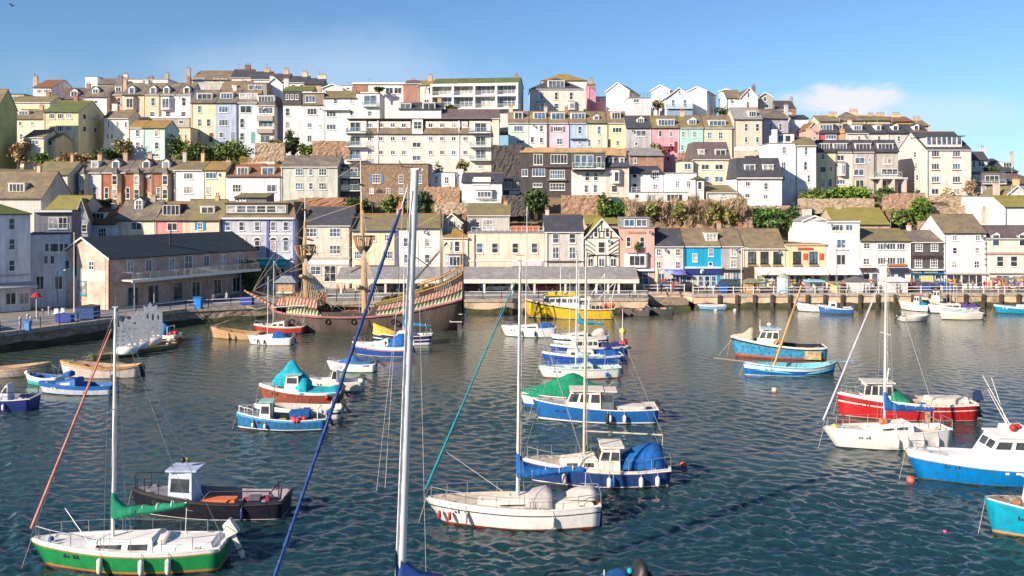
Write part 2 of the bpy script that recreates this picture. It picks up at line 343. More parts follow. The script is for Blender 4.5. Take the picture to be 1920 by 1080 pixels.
    def balc(s,x0,x1,y,out=1.2,h=1.0,gl=True,slab=white,rm=white):
        p=s.fp(x0,y); q=s.fp(x1,y); b=MB(); b.box(p.x,q.x,-out,.02,p.z-.16,p.z,slab); o=b.build('balcony',s.root); r=MB()
        z=p.z
        for a,e in(((p.x,-out+.05),(q.x,-out+.05)),((p.x,-out+.05),(p.x,0)),((q.x,-out+.05),(q.x,0))):
            r.tube((*a,z+h),(*e,z+h),.03,rm,n=4); n=max(1,int((V(a)-V(e)).length/(1.2 if gl else .25)))
            for i in range(n+1):
                t=i/n; x=a[0]+(e[0]-a[0])*t; yy=a[1]+(e[1]-a[1])*t; r.tube((x,yy,z),(x,yy,z+h),.025,rm,n=4)
            if gl: r.raw([(a[0],a[1]+.001,z+.08),(e[0],e[1]+.001,z+.08),(e[0],e[1]+.001,z+h-.05),(a[0],a[1]+.001,z+h-.05)],[(0,1,2,3)],clearglass())
        r.build('railing',o)
    def door(s,x,y0,y1,w,c):
        p=s.fp(x,y1); q=s.fp(x,y0); k=s.px2m*w/2; b=MB(); m=paint(c,.5); b.box(p.x-k-.08,p.x+k+.08,-.05,.02,p.z,q.z+.08,white); o=b.build('door',s.root)
        c=MB(); c.box(p.x-k,p.x+k,-.08,-.03,p.z,q.z,m)
        for z in(.28,.62): c.box(p.x-k*.6,p.x+k*.6,-.1,-.07,p.z+(q.z-p.z)*z,p.z+(q.z-p.z)*(z+.26),m)
        c.build('door_panel',o)
    def arch(s,xs,y,w,h,m=white):
        for x in xs:
            p=s.fp(x,y); k=s.px2m; b=MB(); r=w*k/2; pts=[]
            for i in range(13): t=math.pi*i/12; pts.append((p.x+math.cos(t)*r,p.z+math.sin(t)*r))
            for i in range(12):
                a,e=pts[i],pts[i+1]; b.prism([a,e,(p.x+(e[0]-p.x)*1.35,p.z+(e[1]-p.z)*1.35),(p.x+(a[0]-p.x)*1.35,p.z+(a[1]-p.z)*1.35)],-.1,.02,m)
            b.prism([(p.x-r,p.z)]+pts[::-1],-.04,.02,G1); b.build('window_arch',s.root)
    def shut(s,xs,y,w,h,c,nm='shutter'):
        for x in xs:
            b=MB(); p=s.fp(x,y); k=s.px2m; b.box(p.x-w*k/2,p.x+w*k/2,-.06,.02,p.z-h*k/2,p.z+h*k/2,paint(c,.5)); b.build(nm,s.root)
    def rail(s,x0,x1,y,v=.2,h=1.0,m=white):
        p=s.fp(x0,y,v); q=s.fp(x1,y,v); b=MB(); n=max(1,int((q.x-p.x)/.9))
        for z in(.5,1): b.tube((p.x,v,p.z+z*h),(q.x,v,p.z+z*h),.035,m,n=4)
        for i in range(n+1): x=p.x+(q.x-p.x)*i/n; b.tube((x,v,p.z-.1),(x,v,p.z+h),.035,m,n=4)
        b.build('railing',s.root)
    def letters(s,x0,x1,y,h,m,seed=1):
        rg=random.Random(seed); p=s.fp(x0,y); q=s.fp(x1,y); k=s.px2m*h; b=MB(); x=p.x
        while x<q.x-k:
            w=k*rg.uniform(.45,.75)
            if rg.random()<.14: x+=w; continue
            t=k*.2; b.box(x,x+t,-.16,-.1,p.z-k/2,p.z+k/2,m)
            for zz in rg.sample((-.5,-.1,.3),2): b.box(x+t,x+w,-.16,-.1,p.z+zz*k,p.z+(zz+.2)*k,m)
            if rg.random()<.5: b.box(x+w-t,x+w,-.159,-.1,p.z-k/2,p.z+k*.3,m)
            x+=w+k*.16
        b.build('lettering',s.root)
# ================================================================ THE TOWN
W_=(.78,.75,.73); WB=(.82,.79,.78); CR=(.78,.70,.54); CRL=(.78,.72,.6); PE=(.76,.60,.44); YE=(.78,.72,.5); PK=(.74,.40,.42); LIL=(.72,.58,.68)
MINT=(.58,.72,.64); TQ=(.42,.72,.62); BL=(.42,.55,.74); PBL=(.62,.70,.76); PG=(.62,.70,.54); GR=(.46,.44,.41); LG=(.60,.58,.55); DK=(.075,.065,.065); GG=(.50,.52,.44)
T='houses stepping up the hillside'; Q='quayside buildings'
H_=House
def dm(x,y,w,h,ty='f',nn='21',wc=None,rk=None): return (x,y,w,h,ty,nn,wc,rk)
# ---- left quay corner
for xa,ya,wd_,dd,hh_,l in ((-76.3,78,21,14,6.2,'large cream waterside hotel standing just outside the left edge of the view'),(-96,56,24,15,13,'grey waterside building outside the left edge, farther from the view')):  # unseen blocks added to throw shade on the left quay; the hotel is invented
    f=lambda x,y:CX+F*x/y; py=lambda z,y:YH+(H-z)*F/y
    H_(l,f(xa,ya),f(xa+.656*wd_,ya+.755*wd_),py(2.05,ya),py(hh_,ya),py(hh_+2.5,ya+4),ya,(.62,.56,.46) if dd>16 else (.5,.5,.5),'slate','h',-49,dd,W=[],group=Q)
H_('tall white house in shade at the far left, over a shop with grey awning',-100,57,588,402,372,110.4,(.84,.83,.84),'green','h',-49,9,
   W=[(22,(420,458,498),12,22,'12')],E=[('box','shop_fascia',-60,60,514,521,.25,(.12,.02,.03)),('awn',-60,62,527,546,1.6,(.4,.4,.42)),('wins',(-20,20,45),560,20,24,'21')],group=Q)
H_('pale blue three storey house with a glass balcony, in shade beside the far left shop',57,130,583,440,440,120,(.66,.72,.80),'dark','f',-25,8,
   W=[((88,98,106,115,124),464,8,17,'11'),((86,98),487,8,16,'11'),((75,110),530,14,26,'21')],E=[('balc',85,131,433,1.0),('box','cornice',84,131,473,476,.3,white)],name='terraced_house',group=Q)
H_('dark set back top floor house with flat white edged roof above the blue one',64,134,470,396,396,127,(.2,.2,.24),'dark','f',-15,7,
   W=[((100,118),418,16,22,'21')],E=[('box','fascia_board',62,136,394,398,.5,white)])
H_('grey gabled house with pale bargeboards behind the flagpole',140,165,560,408,373,141,(.42,.46,.52),'moss','g',-18,9,W=[(149,398,8,20,'11'),((143,158),428,9,14,'12')],group=Q)
H_('mossy roofed low house left of the grey gable',84,150,470,396,368,143,(.55,.52,.48),'lime','p',0,9)
H_('small house with orange tiled roof and three pane dormer',165,218,545,420,391,146,(.62,.70,.74),'rust','p',0,8,W=[(192,436,15,17,'32')],D=[dm(184,405,23,12,'f','31')],group=Q)
H_('cream house with one white gabled dormer in a weathered slate roof',217,291,545,413,377,147,CR,'slate','p',0,8,W=[(256,424,20,15,'21')],D=[dm(260,384,13,18,'g','22')],C=[(224,362,8,24,(.5,.36,.25))],group=Q)
H_('pink house with wide dark dormer balcony',291,342,545,413,383,147,(.74,.30,.28),'brown','p',0,8,W=[(323,425,19,15,'21')],D=[dm(321,394,32,20,'f','41',(.1,.09,.09))],C=[(288,366,9,22,(.46,.38,.28))],group=Q)
H_('peach house with bright blue shutters',342,412,545,413,375,147,PE,'moss','p',0,8,W=[(375.5,424,10,14,'22')],D=[dm(389,394,24,13,'f','21')],E=[('shut',(367.5,383.5),424,4.5,15,(.0,.25,.5))],group=Q)
l7=H_('large lilac grey building with arched windows and a long dormer band over a teal awning',413,553,545,411,378,147.6,(.50,.52,.60),'brown','m',0,9,
   W=[((427.6,453,482.5,512.6,536),424,10,17,'12'),((482.5,512.6,536,453,428),461,10,20,'12')],
   E=[('arch',(428,453,482.5,512.6,536),452,13,10),('box','pilaster',500,505,410,488,.14,(.10,.12,.42)),('box','pilaster',413,417,410,488,.14,(.12,.16,.42)),('box','pilaster',549,553,410,488,.14,(.16,.26,.6)),
      ('box','string_course',414,553,438,440,.12,white),('box','cornice',414,553,408,411,.3,white),('box','shop_fascia',470,545,483,486,.4,white),('awn',478,540,486,498,1.6,(.0,.33,.33)),('wins',(490,508,526),518,16,30,'21')],group=Q,name='corner_building',cat='building')
b=MB(); p=l7.fp(424,402,.35); q=l7.fp(541,382,.35); b.box(p.x,q.x,-.05,3,p.z,q.z,paint((.16,.14,.12),.8)); b.box(p.x-.2,q.x+.2,-.2,3.2,q.z,q.z+.12,blackp); o=b.build('dormer',l7.root)
for i in range(6): window(o,p.x+(q.x-p.x)*(i+.62)/6.3,-.055,(p.z+q.z)/2,(q.x-p.x)/6.6,1.25,'12',0,None,random.choice((G3,G2,G1)),False)
H_('peach house with dark slate roof above a white shopfront',572,657,545,423,388,147.6,(.74,.60,.50),'dark','p',0,9,W=[((584,628),(436,468),20,17,'32')],
   E=[('box','shop_fascia',573,657,482,486,.3,(.5,.45,.4)),('box','shopfront',575,655,486,496,.22,white),('wins',(592,),507,20,17,'22'),('wins',(619,),513,22,30,'22'),('wins',(643,),513,12,24,'12')],group=Q)
H_('yellow cream house with a mossy roof and a purple oval sign',660,742,545,433,402,147.6,(.76,.67,.46),'moss','p',0,9,W=[((678,700,725),446,9,12,'22'),((671,729),478,14,15,'32')],C=[(752,378,9,26,(.6,.16,.06))],
   E=[('box','cornice',660,742,431,434,.25,(.12,.15,.2)),('box','drainpipe',742,746,432,505,.15,(.12,.14,.3)),('box','shop_fascia',666,738,497,500,.3,(.15,.1,.1))],group=Q)
H_('white rendered house with small upper windows right of the purple sign',742,828,545,428,402,147.6,(.76,.74,.68),'moss','p',0,9,W=[((761,801),(454,485),10,17,'12'),((766,801),433,7,8,'12')],group=Q)
hh=H_('narrow cream house with ochre tiled hip roof and a blue bay',826,877,545,446,428,147.3,CR,'ochre','h',0,6,W=[(857,462,10,20,'12'),((846,868),462,5,19,'11')],E=[('bay',835,872,477,501,.9,(.25,.34,.55),'31')],group=Q)
H_('small gable end house with brown bargeboards behind the ochre roof',828,866,470,417,401,152,(.74,.62,.55),'moss','g',0,7,W=[(848,420,14,12,'31')],C=[(870,405,8,20)])
H_('long flat roofed peach building with four sash windows and a roof terrace',877,1021,545,437,437,147.5,(.77,.65,.50),'grey','f',0,9,W=[((899,928,966,1002),465,12,19,'12')],
   E=[('rail',884,1020,437,.3),('box','string_course',878,1020,488,490,.12,white),('box','sign_board',960,1017,489,499,.15,(.7,.62,.62)),('box','drainpipe',889,891,440,500,.12,(.2,.16,.14))],group=Q,name='flat_roofed_building',cat='building')
H_('grey stone set back cottage with mossy roof above the peach building',876,956,440,404,383,157,(.50,.47,.42),'moss','p',0,7,W=[(915,421,20,20,'32'),(896,421,7,11,'12')],C=[(948,378,7,22,(.5,.4,.2))])
b=MB(); p=P(958,437,151);q=P(1012,437,151); b.box(p.x,q.x,151,151.1,p.z,p.z+1.3,paint((.52,.12,.05),.7)); 
for i in range(20): x=p.x+(q.x-p.x)*i/20; b.box(x,x+.05,150.96,151.0,p.z,p.z+1.3,paint((.3,.07,.03),.7))
tag(b.build('terrace_fence'),'orange red boarded fence on the flat roof terrace','fence')
H_('grey fronted house with dark slate roof and a white gable wall',1021,1094,545,435,403,147.6,(.56,.52,.48),'dark','p',0,10,W=[((1042,1073),447,12,18,'12'),((1042,1073),474,12,22,'22')],
   E=[('box','shop_fascia',1023,1093,489,491,.3,(.1,.05,.04)),('box','pilaster',1022,1026,436,500,.2,W_),('box','pilaster',1090,1094,436,500,.2,W_)],group=Q)
tu=H_('black and white half timbered gabled house',1097,1160,545,445,411,147.4,(.74,.72,.60),'lime','g',0,10,W=[((1117,1139),436,8,18,'12'),(1128,464,14,22,'12'),((1107,1128,1150),492,11,16,'21')],
   E=[('wins',(1108,1128,1149),522,14,22,'21')],group=Q)
b=MB()
def tb(x0,y0,x1,y1,t=.16):
    p=tu.fp(x0,y0);q=tu.fp(x1,y1); d=(q-p); d.y=0; n=V((-d.z,0,d.x)).normalized()*t/2
    b.hull8([(p.x-n.x,-.06,p.z-n.z),(q.x-n.x,-.06,q.z-n.z),(q.x-n.x,.03,q.z-n.z),(p.x-n.x,.03,p.z-n.z)],[(p.x+n.x,-.06,p.z+n.z),(q.x+n.x,-.06,q.z+n.z),(q.x+n.x,.03,q.z+n.z),(p.x+n.x,.03,p.z+n.z)],blackp)
for a in((1098,446,1159,446),(1098,479,1159,479),(1098,500,1159,500),(1107,434,1150,434)): tb(*a)
for i in range(5): tb(1099,450+i*8,1116,462+i*8 if i<3 else 479,.13); tb(1159,450+i*8,1141,462+i*8 if i<3 else 479,.13)
for x in(1104,1112,1120,1136,1144,1153): tb(x,479,x,500,.12)
for x in(1110,1124,1132,1146): tb(x,446-max(0,(14-abs(x-1128)))*.9 if 0 else 434,x,446,.12)
tb(1128,413,1128,434,.14); tb(1112,446,1124,428); tb(1145,446,1132,428); fixn(b.build('timber_frame',tu.root))
H_('brick chimney backed house with ochre roof behind the timbered gable',1098,1165,470,420,404,158,(.6,.45,.35),'lime','p',0,8,C=[(1140,398,8,14)])
H_('salmon pink house with set back glass top floor and white bay',1162,1227,545,428,428,147.5,(.76,.40,.32),'grey','f',0,9,W=[((1178.5,1204),453.5,9,19,'12')],
   E=[('bay',1171,1216,475,501,.7,white,'31'),('box','sign_board',1177,1210,434,437,.15,(.45,.25,.15)),('wins',(1180,1205),521,22,26,'22'),('box','shopfront',1164,1226,504,508,.5,white)],group=Q)
H_('set back glazed penthouse on the salmon house',1165,1218,430,409,409,150,(.25,.28,.30),'grey','f',0,5,W=[((1180,1203),418,20,13,'21')],base=1)
H_('pinkish white house above the colourful umbrella shop',1226,1283,545,462,429,147.6,(.70,.62,.58),'dark','p',0,8.5,W=[((1235,1271),473,9,13,'22'),((1235,1271),497,9,14,'22')],E=[('wins',(1240,),523,12,22,'21'),('wins',(1270,),523,20,22,'31'),('awn',1245,1282,505,510,1.8,(.12,.12,.5))],group=Q)
rb=H_('bright turquoise blue restaurant with navy fascia',1283,1352,545,462,429,147.6,(.0,.36,.62),'brown','p',0,8.5,W=[(1303,483,9,16,'22'),(1333,473,9,16,'22'),(1332,495,8,8,'11')],D=[dm(1334,445,20,15,'f','32')],
   E=[('box','shop_fascia',1285,1353,504,514,.35,(.02,.03,.20)),('box','cornice',1284,1353,500,503,.5,white),('wins',(1291,1303,1314,1326,1338),527,10,20,'12'),('door',1347,515,538,7,(.0,.35,.5))],group=Q)
b=MB(); p=rb.fp(1316,509); b.lathe((p.x,-.45,p.z),[(.001,0),(.38,0),(.40,.03),(.001,.04)],white,14,(0,-1,0)); b.lathe((p.x+.02,-.5,p.z-.02),[(.001,-.06),(.22,0),(.001,.06)],teal,12,(0,-1,0),1.2,.7); b.build('fish_emblem',rb.root)
H_('grey narrow house over a black shop',1352,1392,545,462,429,147.6,(.42,.40,.38),'brown','p',0,8.5,W=[((1376,),472,11,17,'21'),((1375,),494,11,15,'22')],E=[('box','shop_fascia',1353,1391,505,509,.4,(.03,.025,.02)),('wins',(1364,1380),523,12,26,'21')],group=Q)
H_('cream restaurant with brown roof and three tall windows with flower boxes',1392,1472,545,466,430,147.6,(.76,.64,.46),'brown','p',0,8.5,W=[((1410,1433,1457),483,15,23,'21',blackp)],
   E=[('box','flower_box',1401,1419,496,499,.3,(.35,.2,.1)),('box','flower_box',1425,1442,496,499,.3,(.35,.2,.1)),('box','flower_box',1448,1466,496,499,.3,(.35,.2,.1)),('box','sign_board',1393,1412,501,528,.2,(.07,.05,.04)),('awn',1414,1474,501,514,1.7,(.70,.66,.60)),('wins',(1425,1440,1456,1468),527,13,22,'11')],group=Q)
H_('orange cream flat roofed restaurant with red curved sign',1472,1548,545,459,459,147.7,(.78,.60,.36),'brown','f',0,9,W=[((1494,1525),483,15,23,'21',blackp)],
   E=[('box','sign_board',1506,1514,475,487,.12,(.5,.10,.05)),('box','sign_board',1536,1544,475,487,.12,(.5,.10,.05)),('box','curved_sign',1496,1523,464,468,.2,(.42,.10,.06)),('box','flower_box',1486,1502,496,499,.3,(.3,.2,.15)),('box','flower_box',1517,1533,496,499,.3,(.3,.2,.15)),('awn',1474,1548,501,514,1.7,(.74,.71,.66)),('box','cornice',1472,1549,457,460,.25,(.6,.4,.25)),('wins',(1482,1498,1515,1532),527,14,22,'11')],group=Q)
H_('tall white house with sign bracket and flat dark roof over a pale awning',1548,1612,545,416,416,147.8,(.80,.76,.72),'slate','f',0,10,W=[(1570,427,22,12,'31'),(1592,427,13,12,'21'),(1577,457,17,17,'21'),(1577,487,17,20,'21')],
   E=[('box','window_sill',1565,1590,467,469,.2,W_),('awn',1550,1610,502,514,1.5,(.74,.70,.70)),('wins',(1560,1576,1594),526,13,22,'11'),('box','cornice',1549,1612,414,417,.3,W_)],group=Q)
H_('blank white walled house with peaked parapet left of the tall white house',1505,1549,470,414,405,153,(.82,.78,.74),'grey','g',0,8,C=[(1513,392,16,16,(.6,.56,.52))])
H_('white shop house with two wide rows of casement windows and mossy roof',1613,1708,545,452,430,147.8,(.80,.76,.73),'moss','p',0,9,W=[(1625,461,12,11,'22'),(1624,490,12,12,'22'),((1653,1671,1689),462,16,12,'31'),((1653,1671,1689),489,16,13,'31')],
   E=[('box','sign_board',1663,1699,495,499,.25,(.5,.14,.03)),('box','shop_fascia',1611,1642,502,508,.5,(.08,.05,.05)),('box','shop_fascia',1662,1702,502,511,.5,(.03,.035,.06)),('wins',(1625,1640),525,12,26,'11'),('wins',(1670,1690),524,16,22,'11')],group=Q)
H_('black fronted shop house with red and gold lettering',1708,1769,545,454,433,147.8,(.09,.085,.085),'slate','p',0,9,W=[((1723,1752),464,13,14,'33'),((1722,1751),493,14,17,'33')],
   E=[('box','shop_fascia',1711,1765,479,485,.2,(.05,.03,.03)),('letters',1713,1763,482,4,paint((.75,.30,.03),.5),3),('box','shop_fascia',1709,1768,504,507,.5,(.75,.72,.7)),('letters',1712,1762,509,4,paint((.8,.6,.05),.5),5),('wins',(1738,),523,22,14,'43',white,yellow),('box','shopfront',1709,1769,511,514,.4,(.0,.16,.45)),('wins',(1719,1759),525,12,20,'11')],group=Q)
H_('white house with toothed quoins and six small sash windows',1769,1849,545,437,403,147.8,(.84,.81,.80),'brown','p',0,9,W=[((1790,1833),446,9,10,'22'),((1790,1832),470,9,12,'12'),((1789,1831),496,10,14,'22')],
   E=[('shut',(1770.5,1847.5,),446,3,4,(.25,.23,.22),'quoin'),('shut',(1770.5,1847.5,),456,3,4,(.25,.23,.22),'quoin'),('shut',(1770.5,1847.5,),466,3,4,(.25,.23,.22),'quoin'),('shut',(1770.5,1847.5,),476,3,4,(.25,.23,.22),'quoin'),('shut',(1770.5,1847.5,),486,3,4,(.25,.23,.22),'quoin'),('shut',(1770.5,1847.5,),496,3,4,(.25,.23,.22),'quoin'),
      ('box','shopfront',1771,1848,511,514,.4,(.6,.5,.4)),('wins',(1788,1817),524,28,18,'21'),('wins',(1836,),527,12,24,'11')],group=Q)
H_('cream house with paired gabled dormers over an open cafe front at the far right',1849,1970,545,447,424,148,(.78,.68,.58),'purple','p',0,9,W=[((1875,1901,1932),490,13,20,'12')],D=[dm(1886,452,14,22,'g','12',(.78,.7,.62)),dm(1937,452,14,22,'g','12',(.78,.7,.62))],
   E=[('box','string_course',1850,1970,473,477,.2,(.45,.33,.25)),('box','shop_fascia',1852,1970,508,512,.5,(.75,.66,.58)),('wins',(1880,1910,1940),525,26,18,'21'),('box','shopfront',1856,1970,520,524,.1,(.25,.2,.15))],group=Q)
# ---- second row
H_('low mossy roofed building with a pale dormer at the far left',-40,78,470,372,322,150,(.6,.56,.5),'brown','p',0,11,D=[dm(31,352,28,16,'f','41')])
H_('large house with weathered roof left of the brick terrace',62,128,372,328,304,165,(.72,.64,.52),'moss','p',0,9,W=[(118,350,5,14,'11')],C=[(86,318,24,30,(.2,.22,.14)),(136,290,5,30,(.6,.36,.2))])
for i,(a,c,bx,wc,lab) in enumerate(((147,190,158,(.68,.66,.66),'pale painted end house of the bay windowed terrace'),(190,238,219,None,'red brick terrace house next to the pale painted one'),(238,284,260,None,'middle red brick terrace house with yellow door'),(284,326,313,None,'red brick terrace house at the right end beside the white pair'))):
    bm_=None if wc else brick((.42,.13,.06),(.5,.3,.2))
    h=H_(lab,a,c,378,324,302,168,wc or (.5,.2,.1),'slate','p',0,8,wm=bm_,D=[dm((178,217,274,311)[i],309,12,13,'g' if i else 'f','11')],C=[(c-2,(290,287,288,300)[i],8,20,(.5,.36,.25))],group='bay windowed brick terrace')
    p=h.fp(bx-9,378);q=h.fp(bx+9,326); b=MB(); b.prism([(p.x,.01),(p.x+.5,-.9),(q.x-.5,-.9),(q.x,.01)],p.z,q.z,wall((.66,.54,.40)),'z'); o=fixn(b.build('bay_window',h.root))
    b=MB(); k=(p.x+q.x)/2; b.raw([(p.x-.1,0,q.z),(p.x+.4,-1.05,q.z),(q.x-.4,-1.05,q.z),(q.x+.1,0,q.z),(k,-.2,q.z+1.3)],[(0,1,4),(1,2,4),(2,3,4),(0,4,3),(3,2,1,0)],roofm('slate')); b.build('bay_roof',h.root)
    for y in(338,364):
        z=h.fp(bx,y).z; window(o,k,-.903,z,.95,1.75,'12'); 
    h.wins((178,200,240,297)[i],362,8,22,'12'); 
    if i==2: h.door(281.5,362,376,7,(.5,.42,.02))
H_('white half of the pair with a mossy hipped roof',326,381,375,319,304,168,(.80,.74,.76),'moss','p',0,8,W=[(353,330,17,12,'31'),(353,356,17,14,'31')],C=[(347,286,7,22,(.5,.45,.4))],group=T)
H_('pale yellow half of the pair with an orange ridge',381,423,375,319,304,168,(.78,.74,.50),'ochre','p',0,8,W=[(396,329,21,12,'31'),(390,357,8,16,'12')],C=[(381,288,6,22,(.6,.48,.2))],group=T)
H_('bright white house with rusty roof and two dormers',424,527,375,331,310,168,(.84,.81,.80),'rust','p',0,8,W=[(444,353,16,15,'32'),(509,353,18,14,'21')],D=[dm(455,321,20,14,'f','31'),dm(502,321,22,14,'f','21')],group=T)
H_('dark low roofed annex with two small windows above the lilac building',440,500,385,370,363,158,(.2,.19,.17),'moss','b',0,5,W=[((446,458),373,7,7,'11')])
H_('sage grey house with latticed windows and slate roof',527,633,371,313,293,168,(.56,.57,.50),'slate','p',0,8,W=[((561,605),(322.5,349),15,13,'32'),(582.6,(322.5,349),7,13,'12')],C=[(629,284,4,14)],group=T)
H_('dark flats with two glass balconies beside the sage grey house',634,677,372,309,309,171,(.10,.10,.11),'dark','f',0,7,W=[((645,664),(322,346),15,15,'21')],E=[('balc',634,677,333,1.3,1.1),('balc',634,677,357,1.3,1.1)],group=T)
H_('long brown stone house with blue shutters',677,803,378,308,306,170,(.3,.2,.14),'purple','f',0,9,wm=stone((.36,.23,.15),(.28,.20,.13),3),W=[(706,335,15,17,'33'),((752,787),336,9,17,'23'),((697,728,752),358,8,11,'22')],E=[('shut',(695.5,716.5),335,4,16,(.12,.22,.42)),('arch',(712,),362,14,10,wood)],group=T)
H_('small white terrace house with plants and a white end wall',800,853,352,324,324,172,(.78,.76,.76),'grey','f',0,5,W=[((818,837),338,8,14,'22')],E=[('rail',808,852,324,.2),('box','gable_wall',799,810,311,352,.6,W_)],group=T)
H_('white house with slate roof, tall chimney and a curved bay',866,943,385,342,325,169,(.84,.81,.80),'dark','p',0,8,W=[(902,341,32,10,'41')],C=[(863,317,12,30,(.8,.78,.75))],E=[('bay',888,928,357,372,.8,white,'41'),('balc',868,943,384,1,1),('box','dormer_front',888,920,332,347,.1,white),('wins',(904,),340,28,10,'41')],group=T)
H_('dark timber conservatory with hipped roof left of the tile hung house',940,990,362,338,329,174,(.12,.09,.07),'dark','h',0,6,W=[((951,964,977),347,11,16,'21')],E=[('box','fascia_board',955,985,358,364,.1,W_)],group=T)
H_('tall dark tile hung house with four rows of white windows',975,1072,366,287,285,172,DK,'brown','f',0,8,W=[(1009,299,17,20,'31'),(1048,298,31,17,'51'),(1010,323,24,15,'41'),(1045,327,28,16,'62'),(1008,347,17,8,'31'),(1045,350,28,14,'52'),(984,324,12,14,'21')],E=[('box','tile_band',992,1070,310,314,.35,(.10,.08,.08)),('box','ledge',1026,1062,336,339,.5,(.2,.14,.12))],group=T)
H_('white house under a charcoal glazed box with glass balcony',1072,1136,368,318,318,171,(.76,.70,.66),'dark','f',0,7,W=[((1101,1117),331,9,17,'12'),((1099,1116),354,8,16,'12')],group=T)
H_('charcoal glazed upper box cantilevered over the white house',1073,1135,319,287,287,170,(.10,.11,.12),'brown','f',0,7,base=.2,W=[((1083,1095,1107),301,11,22,'11',None,G4),(1123,304,9,22,'11')],E=[('balc',1073,1133,316,.9,1.1)],group=T)
H_('beige house with dark mansard and projecting bay',1136,1180,367,313,293,171,(.66,.54,.45),'dark','m',0,7,W=[(1152,354,12,14,'11')],D=[dm(1146,302,8,11,'f','12'),dm(1166,302,8,11,'f','12')],E=[('bay',1144,1166,319,344,.9,white,'11')],group=T)
H_('low red brick house with grey green roof and a blue door',1180,1244,312,292,278,184,(.4,.2,.1),'grey','b',0,7,wm=brick((.40,.19,.12)),W=[(1191,301,5,11,'11')],group=T)
H_('white house with black roof and lattice window over a terrace',1180,1243,362,325,312,173,(.80,.76,.78),'dark','b',0,7,W=[(1229,328,12,15,'33'),((1190,1190),(330,348),9,8,'21'),(1229,350,10,10,'22')],group=T)
H_('creamy white flat roofed house with two small lattice windows',1244,1306,364,325,325,173,(.82,.77,.72),'grey','f',0,7,W=[((1270,1291),346,8,13,'23')],group=T)
H_('white ground floor extension with french doors and roof terrace',1184,1290,388,361,361,167,(.82,.79,.77),'grey','f',0,6,W=[(1194,368,9,8,'11'),(1222,374,18,20,'21'),(1265,371,30,14,'41')],E=[('rail',1184,1290,360,.1,.9)],group=T)
H_('cream house with purple mansard and two wide dormers',1299,1368,352,299,266,176,(.76,.68,.50),'purple','m',0,8,W=[((1322,1348),313,15,10,'21'),(1348,336,16,11,'21'),(1325,335,10,9,'11')],D=[dm(1315,288,11,15,'f','12'),dm(1351,288,19,15,'f','21')],group=T)
H_('small cream annex with glazed porch left of the purple mansard',1276,1300,352,303,298,175,(.74,.66,.48),'moss','f',0,5,W=[(1289,312,13,12,'21')],group=T)
H_('little white porch house with green pyramid roof',1303,1320,376,336,330,168,(.80,.76,.72),'green','h',0,4,W=[(1312,348,8,15,'11')],group=T)
H_('low white outbuilding with grey lean roof and garden table',1325,1382,388,361,348,168,(.70,.66,.66),'moss','b',0,7,W=[(1355,365,10,7,'11')],group=T)
H_('white house with dark mansard and two big white dormers',1380,1466,392,335,296,169,(.84,.80,.80),'dark','m',0,8,W=[(1402,345,9,9,'21'),(1436,349,8,13,'12'),(1401,367,9,9,'21'),(1435,369,9,9,'21'),(1433,387,9,7,'21'),(1451,388,6,7,'11')],D=[dm(1406,316,19,14,'f','21'),dm(1440,316,19,14,'f','21')],E=[('box','cornice',1381,1467,333,336,.3,W_)],group=T)
H_('tall narrow white house with stepped chimney wall left part',1445,1491,388,269,269,176,(.84,.80,.82),'grey','f',0,8,W=[(1470,282,8,14,'22'),(1469,311,8,15,'22'),(1468,335,8,9,'11')],C=[(1452,243,9,28,(.82,.78,.78),1,0)],group=T)
H_('glazed white top floor with terrace on the tall narrow white house',1456,1489,270,251,251,178,(.8,.78,.76),'dark','f',0,5,W=[((1464,1477),260,11,13,'11')],base=.5)
H_('tall plain white house with mossy roof and small sashes right part',1491,1530,388,273,258,176,(.80,.75,.78),'moss','p',0,8,W=[(1511,283,7,15,'12'),(1510,311,7,16,'12'),(1516,335,6,14,'12')],C=[(1519,241,14,22,(.6,.45,.35),4,2)],group=T)
for i,(a,c,wc,lab,ws,dx) in enumerate((
 (1530,1568,(.78,.70,.44),'yellow terrace house left of the grey flats',[(1543,294,7,10,'12'),(1543,318,12,12,'11'),(1558,317,5,10,'11'),((1543,1556),343,8,16,'11')],(1545,20)),
 (1568,1598,(.74,.64,.54),'pale pink terrace house with cantilevered bay',[(1576,296,13,11,'21'),(1577,341,15,9,'31')],(1575,24)),
 (1598,1640,(.50,.46,.42),'grey terrace house with a wide blue glazed dormer',[(1612,301,18,12,'21'),(1630,300,4,8,'11'),(1610,323,19,12,'21'),(1612,345,16,16,'21')],(1618,28)),
 (1640,1684,(.46,.44,.39),'greenish grey terrace house with balcony and colonnaded porch',[(1664,302,16,12,'21'),(1668,322,30,11,'31'),((1655,1675),348,14,20,'11')],(1660,28)))):
    h=H_(lab,a,c,362,285,262,181,wc,'dark','m',0,8,W=ws,D=[dm(dx[0],276,dx[1],13,'f','41')],group=T)
    if i==1: h.bay(1569,1588,306,330,.9,(.72,.58,.52),'21')
    if i==3: h.balc(1641,1686,332,1.4,1.0); h.box('porch_slab',1630,1696,333,336,1.6,(.6,.56,.5)); [h.box('porch_post',x,x+4,336,361,1.5,(.6,.5,.45)) for x in(1645,1668,1690)]
ho=H_('large white hotel with glazed mansard, gabled side and red window sills',1738,1821,372,281,248,180,(.76,.68,.60),'dark','p',0,14.5,W=[((1753.5,1793),(288,312,336),15,12,'31'),((1753,1793),359,14,11,'21')],name='hotel',cat='hotel')
for x in(1753.5,1793):
    for y in(294.6,318.6,342.6): b=MB(); p=ho.fp(x,y); b.box(p.x-.9,p.x+.9,-.2,-.165,p.z-.12,p.z,paint((.35,.06,.06),.6)); b.build('window_sill',ho.root)
